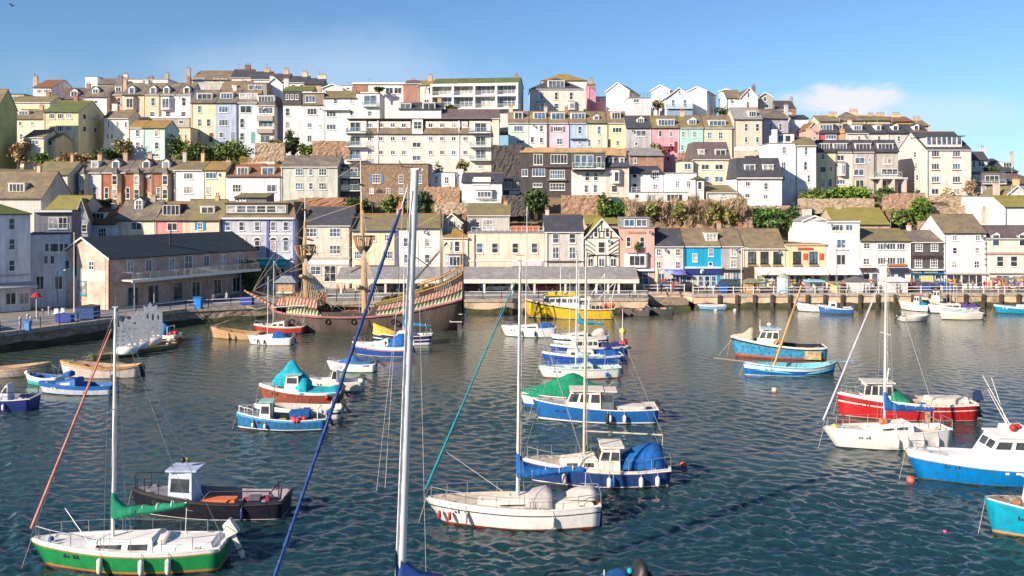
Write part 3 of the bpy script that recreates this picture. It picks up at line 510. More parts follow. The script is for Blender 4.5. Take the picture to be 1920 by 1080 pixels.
p=ho.fp(1735,273,1.5); q=ho.fp(1801,256,1.5); b=MB(); b.box(p.x,q.x,1.0,7,p.z-.6,q.z,white); b.box(p.x-.5,q.x+.6,.7,7.3,q.z,q.z+.15,roofm('dark')); o=b.build('dormer',ho.root)
for i in range(7): window(o,p.x+(q.x-p.x)*(i+.5)/7,.99,(p.z+q.z)/2,(q.x-p.x)/7.2,q.z-p.z-.2,'11',0,None,random.choice((G4,G2)),False)
ho.side((1716,1718,1720),(290,311,333),7,11,'12','l')
H_('grey modern house with wide windows right of the hotel',1822,1885,368,323,323,183,(.16,.15,.16),'purple','f',0,7,W=[(1831,334,14,11,'21'),(1860,335,26,12,'31'),((1840,1865),356,18,12,'21')],E=[('balc',1843,1885,344,.6,.7)],group=T)
H_('white house with dark mansard and chimneys behind the grey modern one',1820,1851,330,300,284,190,(.76,.68,.66),'dark','m',0,7,W=[(1840,307,13,11,'21'),(1826,308,5,12,'11')],C=[(1842,277,8,18,(.7,.62,.62))],group=T)
H_('dark hip roofed house at the right end of the skyline',1852,1908,335,322,297,194,(.2,.2,.2),'dark','h',0,9,D=[dm(1889,309,17,9,'f','31')],C=[(1896,288,7,20,(.55,.55,.5))],group=T)
H_('blue slate roofed house dropping away at the right edge',1885,1960,372,345,325,186,(.25,.26,.36),'purple','h',0,9,group=T)
H_('white gabled house with green mossy roof at the right edge',1876,1936,425,375,349,162,(.84,.80,.78),'moss','g',0,9,W=[((1892,1919),378,9,8,'21')],C=[(1905,336,10,14,(.55,.5,.2))],group=T)
H_('white house with bright ochre roof under the right edge gable',1884,1980,425,388,368,156,(.84,.80,.80),'lime','p',0,8,group=T)
H_('long white garden wall house left of the right edge gable',1834,1876,424,369,369,160,(.82,.78,.74),'grey','f',0,6,W=[(1872,385,6,8,'11')],C=[(1868,345,10,24,(.7,.5,.42))],group=T)
H_('mossy roofed house with weathered chimney behind the tall white shop',1565,1668,425,421,391,157,(.5,.4,.3),'lime','p',0,9,C=[(1572,385,10,20,(.6,.5,.42)),(1666,398,8,20)])
# ---- third row: pastel terrace
pt=[
 (953,992,MINT,'mint green house at the left end of the pastel terrace',[(972,241,17,11,'31'),(976,266,14,8,'31')],dm(972,217,15,13,'f','21'),None),
 (992,1027,(.80,.76,.78),'white house between the mint and the lilac pastel houses',[(1015,241,7,13,'12'),(1015,263,7,10,'12'),(998,262,7,12,'11')],dm(1012,217,22,12,'f','31'),None),
 (1027,1066,LIL,'lilac pink pastel house with shutters',[(1046,242,17,9,'41'),(1049,265,11,12,'22')],dm(1046,218,24,13,'f','31'),(.3,.12,.2)),
 (1066,1100,BL,'sky blue pastel house with small porch roof',[(1087,244,7,14,'12'),(1087,265,7,11,'22')],dm(1084,218,26,11,'f','41'),None),
 (1100,1138,PG,'pale green pastel house with gabled dormer',[(1123,244,7,15,'12'),(1123,267,7,11,'12'),(1105,268,5,14,'11')],dm(1118,221,9,8,'g','11'),None),
 (1138,1175,(.78,.68,.40),'pale yellow pastel house at the terrace middle',[(1157,244,18,10,'31'),(1158,268,6,10,'11')],dm(1155,217,16,13,'f','31'),None)]
for i,(a,c,wc,lab,ws,d_,sh) in enumerate(pt):
    h=H_(lab,a,c,278,231,210,197,wc,'brown','p',0,8,W=ws,D=[d_],group='pastel terraced houses on the upper street')
    if sh: h.shut((1034.5,1057.5),242,3.5,10,(.25,.1,.18))
    if i==3: h.box('porch_roof',1068,1099,259,261,.7,(.2,.3,.45))
    if i==5: h.door(1142,261,276,5,(.05,.04,.04))
pt=[(1175,1221,(.46,.44,.46),'shaded grey house with dark gabled dormer right of the yellow one',[(1202,250,19,11,'21'),(1193,270,5,8,'11')],dm(1201,226,12,8,'g','31'),'dark'),
 (1221,1274,(.76,.36,.42),'strong pink house with red door on the upper terrace',[((1238,1258),250.6,6,13,'11'),(1258,274,5,11,'12'),(1236,276,6,10,'11')],dm(1249,230,30,12,'f','51'),'moss'),
 (1274,1320,TQ,'turquoise mint house beside the strong pink one',[((1281,1302),252,6,11,'22'),(1279,277,5,11,'12')],dm(1298,229,14,10,'g','31'),'moss'),
 (1320,1374,(.76,.66,.50),'cream house with wide white dormer at the right end of the upper terrace',[((1330,1351),254,8,13,'22')],dm(1345,231,30,10,'f','41'),'brown')]
for i,(a,c,wc,lab,ws,d_,rk) in enumerate(pt):
    h=H_(lab,a,c,290,240,218,194,wc,rk,'p',0,8,W=ws,D=[d_],group='pastel terraced houses on the upper street')
    if i==1: h.door(1267,265,286,6,(.35,.02,.04))
# ---- the long flats
fl=H_('long cream block of flats with balconies at both ends and a glazed stair bay',650,922,320,251,224,187,(.80,.71,.62),'brown','m',0,9,
   W=[((693,714,736,757,807,828.5,850.5,872),(260,286),8,9,'21'),(781,(271.5,296),16,10,'21'),((666,901),(264,289),20,17,'21'),(901,312,10,8,'11')],name='block_of_flats',cat='flats')
b=MB()
for x0,x1 in((652,687),(687,772),(794,880),(880,920)):
    p=fl.fp(x0,249);q=fl.fp(x1,227); 
    if x0 in(652,880): b.box(p.x,q.x,-.02,5,p.z,q.z,wall((.80,.71,.62)))
    else: b.box(p.x+.3,q.x-.3,.25,5,p.z+.9,q.z,wall((.80,.72,.66)))
p=fl.fp(773,252);q=fl.fp(793,226); b.box(p.x,q.x,-.25,5,p.z,q.z+.2,white); p=fl.fp(652,252);q=fl.fp(920,224); b.box(p.x-.2,q.x+.2,-.3,6,q.z,q.z+.2,blackp); b.build('top_floor',fl.root)
for x in(693,714,736,757,807,828.5,850.5,872): fl.wins(x,235,9,9,'21',v=.24)
fl.wins(666,238,20,19,'21',v=-.02); fl.wins(901,239,22,18,'21',v=-.02); fl.wins(783,235,15,14,'22',v=-.26)
for y in(249,275,300): fl.balc(650,688,y,1.3,1.0); fl.balc(880,921,y,1.3,1.0)
for x in(708,860): fl.box('drainpipe',x,x+1.5,226,318,.15,W_)
# ---- row behind, left pastel terrace
q4=None
for i,(a,c,wc,lab,ws,d_,rt,ye,yr,rk) in enumerate((
 (358,404,(.78,.68,.46),'cream tall terrace house with brown door above the hedge',[(374,(205,230),7,14,'12'),(391,230,7,14,'12'),(373,253,7,9,'12')],dm(383.5,181,27,11,'f','31'),'p',193,170,'slate'),
 (404,445,(.44,.50,.64),'slate blue tall terrace house above the hedge',[(419,(205,230),17,12,'31'),(415,253,8,10,'12')],dm(425,180,22,11,'f','41'),'p',193,170,'slate'),
 (445,482,(.64,.70,.76),'ice blue tall terrace house with green door',[(461,205,21,14,'21'),(454,231,8,18,'12'),(454,256,8,14,'12')],dm(466,181,33,11,'f','61'),'p',193,170,'slate'),
 (482,515,(.76,.73,.66),'white tall house with grey banded bays and glazed top',[(498,207,27,12,'41'),(498,233,27,11,'31'),(497,261,18,14,'21')],dm(499,186,30,12,'f','51'),'m',198,178,'slate'),
 (531,565,(.78,.72,.72),'white house with black slate hung top floor and three little windows',[(539,(210,235),8,15,'12')],None,'f',198,198,'moss'),
 (565,607,(.76,.74,.76),'white house with brown boarded top floor box',[(585,209,18,12,'31'),(580,235,8,9,'21'),(600,236,5,6,'11'),(580,260,8,13,'21')],None,'f',199,199,'brown'),
 (607,668,(.82,.79,.80),'white house with mossy roof and round corner bay',[(629,190,7,9,'12'),(621,214,18,11,'31'),(621,238,18,11,'31'),(659,190,6,11,'11'),(659,212,6,11,'11')],None,'p',184,172,'moss'),
 (668,712,(.80,.77,.76),'white house with big picture window beneath the brick ended modern house',[(693,213,8,10,'12'),(694,187,24,17,'21')],None,'f',176,176,'moss'))):
    h=H_(lab,a,c,270,ye,yr,204,wc,rk,rt,0,8,W=ws,D=[d_] if d_ else [],group='tall terrace above the hedge')
    if i==0: h.door(396,249,266,7,(.15,.07,.03))
    if i==1: h.door(436,247,268,7,(.25,.28,.36))
    if i==2: h.door(474,247,268,7,(.1,.45,.36))
    if i==3: [h.box('balcony_front',483,513,y0,y1,.8,cc) for y0,y1,cc in((217,227,(.42,.38,.34)),(242,250,(.40,.33,.27)))]; q4=h
    if i==6: h.box('cornice',607,655,205,207,.9,W_); 
    if i==7: h.balc(680,708,199,1.0,.9)
    if i==4:
        p=h.fp(530,196);q=h.fp(565,172); b=MB(); b.box(p.x,q.x,.1,5,p.z,q.z,paint((.07,.07,.08),.7)); b.box(p.x,q.x+.1,0,5.1,q.z,q.z+.15,blackp); o=b.build('top_floor',h.root); h.wins((539,547.5,556.5),182,6,10,'12',v=.1)
    if i==5:
        p=h.fp(566,196);q=h.fp(607,174); b=MB(); b.box(p.x,q.x,.3,5,p.z,q.z,paint((.26,.21,.17),.8)); b.box(p.x,q.x,0,5.1,q.z,q.z+.15,white); o=b.build('top_floor',h.root); h.wins(582,186,19,13,'31',v=.3)
H_('dark blue painted narrow house recessed between the two white ones',515,532,272,200,200,207,(.20,.24,.36),'slate','f',0,7,W=[],group='tall terrace above the hedge')  # stands for a white house's side wall; its shade is put into this blue
# ---- upper left terrace and left houses
for i,(a,c,wc,lab,dx,bx,win) in enumerate(((230,271,(.76,.57,.38),'apricot terrace house with stone bay at the upper left',247,246,None),(271,300,(.76,.57,.38),'apricot terrace house without a bay',287,None,287),(300,330,(.78,.74,.74),'white terrace house with bay right of the apricot pair',312,313,None),(330,358,(.76,.74,.78),'white bow fronted terrace end house at the upper left',350,None,345))):
    h=H_(lab,a,c,226,178,157,213,wc,'slate','p',0,9,D=[dm(dx,170,10,12,'g','11')],group='apricot and white terrace at the upper left')
    if bx: h.bay(bx-12,bx+12,182,206,.9,wc,'21')
    if win: h.wins(win,191,8,16,'12')
    h.wins((a+c)/2,214,9,9,'12')
H_('large pale cream house with bright green mossy roof and shaded gable',82,147,275,210,190,193,(.76,.70,.42),'green','p',0,13,W=[((97.5,113.5,129),218,11,10,'31'),((97.5,113.5,129),241,11,10,'31'),(128,266,8,12,'12')],S=[((158,178),(219,221),8,10,'11'),((158,178),(242,244),8,10,'11')],group=T)
H_('cream house with small dormer left of the green mossy roof',22,82,272,223,206,198,(.76,.72,.52),'brown','p',0,8,W=[((38,60),232,6,8,'11'),(40,256,6,10,'12')],D=[dm(44,212,17,8,'f','31')],group=T)
H_('cream cottage with ochre green roof low at the left',45,82,292,258,245,184,(.76,.70,.52),'brown','p',0,8,W=[(63,267,18,9,'31')],E=[],group=T)
H_('small cream extension with balcony beside the cottage',82,104,292,262,252,186,(.66,.56,.34),'moss','p',0,7,W=[(91,268,14,10,'21')],group=T)
H_('big olive painted house cut by the left edge of the view',-60,-4,280,200,168,180,(.50,.52,.22),'brown','p',0,7,group=T)
H_('white house with brown roof beside the mint house',193,241,266,222,208,199,(.80,.74,.66),'brown','p',0,8,W=[((204,220,236),234,4,12,'11'),((202,210),256,5,9,'11')],C=[(250,217,9,16,(.55,.5,.3)),(216,195,10,14,(.75,.7,.65))],group=T)
H_('white half of the house with ochre roof among trees',241,268,300,240,227,187,(.78,.76,.72),'ochre','p',0,8,W=[(258,249.6,7,13,'12'),(258,273,7,13,'12')],group=T)
H_('mint green half of the house with ochre roof among trees',268,309,300,240,227,187,(.56,.74,.66),'ochre','p',0,8,W=[(294,249.6,8,13,'12'),(294,273,8,13,'12'),(292,291,12,6,'21')],group=T)
H_('beige low walled house with flat roof behind the mint house',255,355,262,222,219,205,(.46,.40,.36),'grey','f',0,6,W=[(340,229,10,7,'11')],E=[('box','coping',256,354,219,222,.2,W_)],group=T)
H_('small cream house tucked right of the mint house',330,357,268,240,236,199,(.76,.62,.40),'slate','f',0,5,W=[((337,348),256,4,9,'11')],group=T)
# skyline left
S_='houses along the skyline'
H_('white bungalow with brown roof and shaded gable on the left skyline',62,97,192,164,151,233,(.78,.74,.74),'rust','p',0,14,W=[((74,87),171,9,7,'31')],group=S_)
H_('small olive house with ribbon window on the left skyline',14,45,200,177,174,228,(.40,.38,.26),'dark','f',0,8,W=[(28,184,19,8,'31')],group=S_)
H_('low pale house with mossy roof at the upper left',16,95,215,192,182,216,(.76,.68,.50),'moss','p',0,8,W=[(28,200,5,8,'11')],group=S_)
H_('white house with purple roof and gabled dormer',100,152,206,186,166,222,(.7,.66,.66),'purple','p',0,9,D=[dm(139,176,12,11,'g','21')],group=S_)
H_('white cube shaped house on the left skyline',160,183,182,144,144,242,(.84,.82,.82),'grey','f',0,7,group=S_)
H_('white house with dark roof and dormer under the cube',158,200,205,182,163,222,(.82,.78,.78),'slate','p',0,9,W=[(180,191,7,6,'11')],D=[dm(179,171,11,9,'g','21')],C=[(166,157,7,14,(.3,.2,.16))],group=S_)
H_('brick and white house with dormer left of the apricot terrace',200,232,205,178,160,224,(.56,.34,.26),'slate','p',0,9,W=[(223,190,7,14,'12')],D=[dm(222,168,11,9,'f','21')],C=[(226,143,9,16,(.2,.17,.17))],group=S_)
H_('grey slate house with gable dormer on the left skyline',183,240,172,158,148,238,(.74,.70,.6),'slate','p',0,8,D=[dm(227,156,8,8,'g','11')],group=S_)
H_('long low white house behind the apricot terrace',240,315,172,149,147,240,(.80,.76,.76),'grey','f',0,7,W=[((270,283),153,6,6,'21')],C=[(283,144,9,8,(.25,.2,.18)),(313,138,7,20,(.46,.4,.26))],group=S_)
H_('grey modern house with wide glazing and long slanted roof',357,430,175,150,133,240,(.50,.48,.44),'brown','b',0,8,W=[(372,151,22,10,'11'),((405,420),151,12,7,'31')],C=[(353,128,9,24,(.4,.34,.3))],group=S_)
for i,(a,c,ye,yr,lab) in enumerate(((432,470,146,131,'white gabled house at the top of the stepped skyline terrace'),(470,505,149,135,'second house down the stepped skyline terrace'),(505,540,152,139,'third house down the stepped skyline terrace'),(540,575,155,144,'lowest house of the stepped skyline terrace'))):
    H_(lab,a,c,175,ye,yr,240-i,(.76,.74,.70),'dark','p',0,8,W=[(((445,463),(483,497),(515,531),(550,566))[i],(155,158,160,162)[i],8,7,'11')],C=[((a+c)/2+14,(122,129,130,135)[i],10,12,((.2,.1,.1),(.6,.4,.12),(.5,.38,.3),(.66,.52,.36))[i],None,3)],group=S_)
H_('brown roofed house in front of the stepped terrace',412,466,184,170,153,226,(.30,.10,.10),'brown','p',0,8,D=[dm(440,163,8,6,'f','11')],C=[(455,158,8,12,(.35,.36,.14))],group=S_)
H_('grey boarded house with two white framed windows under the stepped terrace',464,500,190,156,154,222,(.36,.30,.24),'brown','f',0,7,W=[((471,487),164,10,9,'11')],group=S_)
H_('white side house with chimney under the stepped terrace',500,530,190,158,146,226,(.72,.74,.80),'dark','g',0,8,C=[(510,143,7,16,(.7,.68,.66))],group=S_)
H_('shaded low house with ivy roof line below the stepped terrace',530,585,190,172,163,221,(.3,.28,.26),'green','p',0,7,C=[(537,148,9,14,(.75,.7,.68))],group=S_)
H_('dark roofed house with big cream chimney stack',570,604,190,158,148,232,(.5,.36,.3),'dark','p',0,8,C=[(604,141,16,18,(.7,.58,.42),None,4)],group=S_)
H_('little white house with pointed gable near the centre skyline',604,642,190,165,158,230,(.82,.79,.76),'grey','g',0,7,group=S_)
H_('white flat roofed garage house near the centre skyline',640,664,185,161,160,234,(.78,.76,.76),'grey','f',0,6,W=[(652,166,6,5,'11')],group=S_)
H_('long modern white house with brick ends and flat roof',662,758,192,157,157,225,(.80,.76,.72),'purple','f',0,9,W=[(730,170,14,12,'21'),(746,170,14,12,'21')],E=[('box','brick_panel',662,690,159,172,.06,brick((.46,.17,.08))),('box','brick_panel',756,764,158,190,.06,brick((.46,.17,.08))),('box','fascia_board',660,766,155,158,.4,W_)],group=S_,wm=wall((.80,.76,.72)))
H_('brown brick side house with purple roof left of the framed apartments',760,790,192,157,152,222,(.36,.2,.17),'purple','p',0,8,C=[(775,150,10,8,(.3,.14,.14))],group=S_)
H_('white dormer house with dark roof above the long flats',748,828,245,205,193,205,(.78,.75,.75),'dark','p',0,8,D=[dm(804,199,22,13,'f','21'),dm(760,199,20,10,'f','21')],group=T)
H_('wide cream house with purple slate roof right of the long flats top',828,936,250,222,206,203,(.78,.66,.54),'purple','p',0,9,group=T)
ap=H_('modern apartments with white gridded balconies and mossy roof on the skyline',810,972,210,158,148,216,(.66,.64,.60),'green','p',7,11,name='apartment_building',cat='apartments')
b=MB(); u=[ap.fp(x,180).x for x in(811,851,891,932,971)]; z=[ap.fp(890,y).z for y in(160,180,204)]
for x in u: b.box(x-.22,x+.22,-1.5,0,z[2],z[0]+.3,white)
for zz in z: b.box(u[0]-.2,u[-1]+.2,-1.49,.0,zz-.3,zz+.1,white)
b.build('balcony_frame',ap.root)
for r_ in(0,1):
    for i in range(4):
        zz=(z[r_]+z[r_+1])/2; x=(u[i]+u[i+1])/2; window(ap.root,x,-.01,zz+.1,(u[i+1]-u[i])*.8,(z[r_]-z[r_+1])*.72,'42',0,None,random.choice((G2,G3,G2)),False)
        b=MB(); [b.tube((u[i]+.2,-1.45,z[r_+1]+h_),(u[i+1]-.2,-1.45,z[r_+1]+h_),.035,white,n=4) for h_ in(.45,.75,1.0)]; b.build('railing',ap.root)
H_('cream stepped wing at the left end of the skyline apartments',785,811,212,160,152,221,(.74,.66,.56),'ochre','p',7,8,W=[((798,806),170,6,14,'11'),(800,190,10,8,'21')],group=S_)
H_('big cream villa with dark hipped roof and glazed box dormer',994,1094,212,167,147,222,(.78,.69,.60),'dark','h',0,12,W=[((1016,1043,1071),180,7,14,'12'),(1043,199,8,10,'12')],D=[dm(1043,158,30,13,'f','41')],E=[('bay',1006,1026,192,206,.9,white,'41'),('bay',1062,1082,192,206,.9,white,'41')],name='villa',cat='villa')
H_('house with ochre hipped roof peeping over the big cream villa',1016,1100,170,151,139,240,(.74,.72,.68),'ochre','h',0,10,group=S_)
H_('tall narrow pink house beside the big cream villa',1103,1117,210,163,158,232,(.60,.24,.34),'rust','p',0,7,W=[(1110,186,4,6,'11')],group=S_)
H_('short pink house with one window right of the tall pink one',1116,1136,200,182,182,235,(.74,.38,.44),'grey','f',0,6,W=[(1123,189,5,6,'11')],group=S_)
for lab,a,c,yb,ye,ap_,Y,an,d_,wc,rk in (
 ('first white gabled house on the skyline right of the pink pair',1137,1180,205,172,155,228,22,11,(.84,.82,.82),'ochre'),
 ('second white gabled house on the skyline, half hidden by the pale blue one',1221,1256,205,170,160,232,22,11,(.82,.80,.80),'ochre'),
 ('third white gabled house on the skyline, right of the pale blue one',1289,1325,208,172,163,228,24,12,(.84,.82,.80),'ochre'),
 ('fourth smaller white gable on the skyline',1348,1374,195,172,167,238,24,9,(.82,.80,.78),'ochre')):
    H_(lab,a,c,yb,ye,ap_,Y,wc,rk,'g',an,d_,group=S_)
H_('white box fronted house below the first skyline gable',1178,1220,216,184,184,218,(.80,.74,.74),'brown','f',0,8,W=[(1193,189,11,8,'21')],E=[('rail',1179,1221,182,.2,1.0,wood)],group=S_)
H_('pale blue timber gabled house with balcony on the skyline',1248,1298,218,184,165,220,(.60,.68,.74),'grey','g',0,9,W=[((1262,1284),193,6,12,'12'),(1274,173,4,6,'11')],E=[('balc',1249,1298,203,1.0,1.0),('box','garden_room',1250,1298,204,217,.4,(.25,.36,.5)),('wins',(1280,),210,12,11,'21')],group=S_)
H_('white gabled house with tiled left roof near the cloud',1388,1421,215,183,165,216,(.80,.76,.72),'slate','g',0,9,W=[(1403,178,5,10,'12'),(1402,197,6,12,'11')],C=[(1413,161,6,8,(.2,.18,.18))],group=S_)
H_('low white wing left of the gabled house near the cloud',1362,1389,215,184,170,219,(.82,.79,.77),'brown','p',0,7,W=[(1372,192,4,6,'11')],group=S_)
H_('brown grey gabled house right of the white gable near the cloud',1420,1449,215,183,174,218,(.42,.38,.34),'slate','g',0,9,W=[(1434,186,6,9,'11'),(1437,199,9,8,'11')],group=S_)
H_('flat dark roofed house with pale walls at the end of the right skyline ridge',1451,1493,225,206,190,226,(.6,.56,.6),'dark','p',0,9,C=[(1484,184,5,12,(.3,.35,.3))],group=S_)
H_('beige house with grey slate roof and square dormer',1376,1429,278,224,203,194,(.70,.58,.46),'grey','p',0,8,W=[((1399,1420),239,7,15,'12'),((1399,1420),262,6,12,'11')],D=[dm(1411,214,14,11,'f','31')],group=T)
H_('long lilac grey house stepping back right of the beige one',1429,1478,270,222,206,201,(.52,.50,.58),'slate','p',-8,9,W=[((1445,1463),238,6,13,'12')],group=T)
H_('white and turquoise glazed terrace house behind the lilac grey one',1432,1492,232,210,208,212,(.5,.6,.64),'grey','f',0,6,W=[((1450,1475),216,14,9,'11')],group=S_)
H_('blue sided low white house left of the pink gable',1484,1516,255,222,217,208,(.70,.74,.82),'dark','p',0,7,group=S_)
H_('pink gabled small house on the right terrace',1514,1538,268,242,229,199,(.74,.42,.38),'rust','g',0,7,W=[(1527,259,6,7,'11')],group=S_)
H_('burgundy and grey house with glazed dormer on the right terrace',1536,1572,268,250,232,199,(.46,.12,.14),'dark','m',0,7,W=[(1558,257,20,8,'41')],D=[dm(1549,240,24,12,'f','41')],group=S_)
H_('stone chimneyed house with orange stack on the right terrace',1572,1590,268,250,234,199,(.5,.4,.34),'slate','p',0,7,C=[(1579,243,8,26,(.62,.34,.16),0)],D=[dm(1573,238,12,8,'f','21')],group=S_)
for i,(a,c,dx,wx) in enumerate(((1588,1629,1608,1611),(1629,1665,1647,1648),(1665,1702,1679,1685),(1702,1742,1718,1722))):
    H_(('first','second','third','fourth')[i]+' pale grey house from the left in the slate roofed row under the ridge',a,c,275,250,234,198,(.62,.60,.57),'dark','p',0,8,W=[(wx,260,6,10,'12')],D=[dm(dx,240,(15,9,10,9)[i],10,'f' if i<2 else 'g','31' if i<1 else '11')],group=S_)
for i,(a,c,ye,yr,rk,wc,cx,lab) in enumerate(((1536,1575,228,218,'brown',(.7,.6,.4),1562,'pale house with a row of pots on its stack on the right ridge'),(1575,1622,226,210,'slate',(.5,.4,.2),1600,'house with steep weathered hip on the right ridge'),(1622,1668,226,218,'moss',(.5,.5,.3),1650,'long mossy house with many chimney pots on the right ridge'),(1668,1712,228,220,'rust',(.6,.44,.12),1680,'ochre chimneyed house on the right ridge'),(1712,1742,236,226,'brown',(.6,.44,.32),1718,'last house on the right ridge with pink pot'))):
    H_(lab,a,c,245,ye,yr,212,wc,rk,'h' if i==1 else 'p',0,8,C=[(cx,(213,208,214,214,222)[i],16,8,(.62,.48,.28),None,5)]+([] if i!=2 else [(1632,215,10,8,(.6,.5,.3),None,4)]),group=S_)
# market pavilion roof etc. come later
# ================================================================ QUAY BUILDING (left)
qm=brick((.66,.43,.34),(.68,.55,.46),2.6,.03)
qb=House('long pinkish brick fish market hall with dark slate roof and a raised balcony',108,206,600,481,446,122.6,(.5,.3,.22),'teal','g',27.7,27,wm=qm,name='market_hall',cat='market building',
  W=[(172,498,15,16,'22'),(125,496,19,17,'11',white,G1),(154,540,24,26,'22',paint((.0,.25,.36),.5))],E=[('box','painted_band',112,200,508,524,.02,(.50,.56,.50))],base=2)
w=qb.w
def qs(y,z,ww,h,nn='22',fm=None,gm=None): window(qb.root,w+.003,y,z,ww,h,nn,R(90),fm,gm,True)
zf=qb.fp(206,600).z+0; g0=2.05-qb.A.z
for y in(3.2,6.2,10.2,13.2,16.6,20,23.5): qs(y,g0+5.55,1.1 if y!=13.2 else 1.5,1.7 if y!=13.2 else 2.0,random.choice(('22','21')),None,random.choice((G2,G1,G3)))
for y in(3.6,7.0,11.2,14.6,18.8,22.6): qs(y,g0+1.55,1.6,2.3,'21',paint((.0,.28,.33),.5) if int(y)%2 else None,G1)
b=MB(); zb=g0+3.95; b.box(w+.01,w+2.6,1.4,25,zb-.22,zb,paint((.6,.58,.52),.6)); b.box(w+2.58,w+2.75,1.3,25.1,zb-.34,zb+.03,white); o=b.build('balcony',qb.root)
b=MB(); p=[(w+2.5,1.5),(w+2.5,24.9)]
b.tube((w+2.5,1.5,zb+1),(w+2.5,24.9,zb+1),.035,steel,n=4); b.tube((w+.1,1.5,zb+1),(w+2.5,1.5,zb+1),.035,steel,n=4)
for i in range(17): b.tube((w+2.5,1.5+23.4*i/16,zb),(w+2.5,1.5+23.4*i/16,zb+1),.03,steel,n=4)
b.raw([(w+2.49,1.5,zb+.08),(w+2.49,24.9,zb+.08),(w+2.49,24.9,zb+.95),(w+2.49,1.5,zb+.95)],[(0,1,2,3)],clearglass()); b.build('railing',o)
for i in range(8): b=MB(); b.tube((w+2.3,2+3.2*i,g0),(w+2.3,2+3.2*i,zb-.2),.09,paint((.3,.3,.3)),n=6); b.build('post',qb.root)
b=MB()
b.tube((w*.36,-.12,g0+4.2),(w*.36,-.12,g0+8.3),.16,blackp,n=6); b.build('flue',qb.root)
b=MB(); b.tube((w-.1,-.1,g0),(w-.1,-.1,g0+7.1),.08,terra,n=6); b.build('drainpipe',qb.root)
b=MB(); b.tube((w*.8,11.8,g0+7.6),(w*.8,11.8,g0+10.2),.16,blackp,n=7); b.tube((w*.8,11.8,g0+9.8),(w*.8,11.8,g0+10.3),.22,steel,n=7); b.build('roof_vent',qb.root)
def Wp(x,y,z): return qb.A+qb.R@V((x,y,z))
def terrace_set(x,y,k):
    p=Wp(x,y,zb); t=thing('cafe_table','small pale cafe table on the market hall balcony','table',p,0,'cafe tables on the balcony'); b=MB(); b.lathe((0,0,0),[(.25,0),(.05,.03),(.04,.7),(.42,.71),(.42,.74),(.001,.74)],white,8); b.build('table_top',t)
for i in range(7): terrace_set(w+1.3,3.5+i*3,i)
# ================================================================ TERRAIN
pts=np.array(GP); pts=pts[pts[:,1]>144]
extra=[]
for px,py,Y in ((-300,500,150),(2250,500,150),(-300,300,190),(2250,400,190),(-250,200,240),(2150,372,230),(1990,350,215),(1280,445,156),(1400,440,156),(1200,440,157),(1700,420,160),(1760,420,158),(700,425,158),(600,400,160),(1280,395,166),(1420,398,166),(1100,405,163),(1560,375,172),(1650,372,172),(1760,380,172),(400,300,185),(450,292,190),(560,300,188),(620,300,185),(200,305,180),(100,312,180),(40,315,180),(850,400,162),(800,400,162)):
    q=P(px,py,Y); extra.append(tuple(q))
pts=np.vstack([pts,np.array(extra)])
nx,ny=170,100; xs=np.linspace(-330,330,nx); ys=149+ (np.linspace(0,1,ny)**1.5)*450
X,Yg=np.meshgrid(xs,ys); Z=np.zeros_like(X); Wt=np.zeros_like(X)
for p in pts:
    d2=(X-p[0])**2+((Yg-p[1])*1.3)**2+1.5; w_=1/d2**2; Z+=w_*p[2]; Wt+=w_
Z=Z/Wt
far=np.clip((Yg-252)/60,0,1); Z=Z*(1-far)+(Z*0.55)*far
Z+= (np.sin(X*.31+Yg*.17)*np.cos(Yg*.29-X*.11))*.35; Z=np.maximum(Z,1.75)
Z=np.minimum(Z,np.maximum(2,23-np.clip(X-106,0,999)*.55)); side=np.clip((np.abs(X)-175)/110,0,1); Z=Z*(1-side)+2*side; Z[0,:]=1.75
me=bpy.data.meshes.new('hillside'); vs=np.stack([X.ravel(),Yg.ravel(),Z.ravel()],1).tolist()
fs=[(j*nx+i,j*nx+i+1,(j+1)*nx+i+1,(j+1)*nx+i) for j in range(ny-1) for i in range(nx-1)]
me.from_pydata(vs,[],fs); me.polygons.foreach_set('use_smooth',[True]*len(fs)); me.materials.append(blotch('hill_ground',[(.05,.065,.02),(.12,.11,.05),(.22,.15,.09),(.10,.12,.04)],.22))
o=bpy.data.objects.new('hillside',me); col.objects.link(o); tag(o,kind='structure')
def groundz(x,y):
    i=np.clip(np.searchsorted(xs,x)-1,0,nx-2); j=np.clip(np.searchsorted(ys,y)-1,0,ny-2); return float(Z[j,i])
# ================================================================ QUAY
QE=[(-95,52),(-74,76),(-55.9,96.8),(-51.2,104.6),(-46.2,114.4),(-43.6,118.6),(-35.8,122.2),(-30.3,126),(-7,130.3),(20.2,131.8),(21,141),(27.4,141),(28.1,137.6),(80.6,139.2),(210,142)]
ZQ=2.05
asph=blotch('quay_paving',[(.16,.15,.14),(.22,.205,.19),(.28,.255,.225)],.6)
b=MB(); n=len(QE); top=[(x,y,ZQ) for x,y in QE]+[(210,160,ZQ),(-230,160,ZQ),(-230,52,ZQ)]
b.face(top,asph); o=b.build('quay_pavement'); tag(o,kind='structure')
bm=bmesh.new(); bm.from_mesh(o.data); bmesh.ops.triangulate(bm,faces=bm.faces); bmesh.ops.recalc_face_normals(bm,faces=bm.faces)
if bm.faces[0].normal.z<0: bmesh.ops.reverse_faces(bm,faces=bm.faces)
bm.to_mesh(o.data); bm.free()
st1=stone((.38,.27,.19),(.28,.22,.17),1.6); st2=blotch('quay_concrete',[(.18,.13,.08),(.56,.40,.26),(.62,.47,.33)],.35,.9,.6,.6); wet=blotch('weed',[(.02,.02,.012),(.05,.055,.02),(.09,.08,.04)],.8)
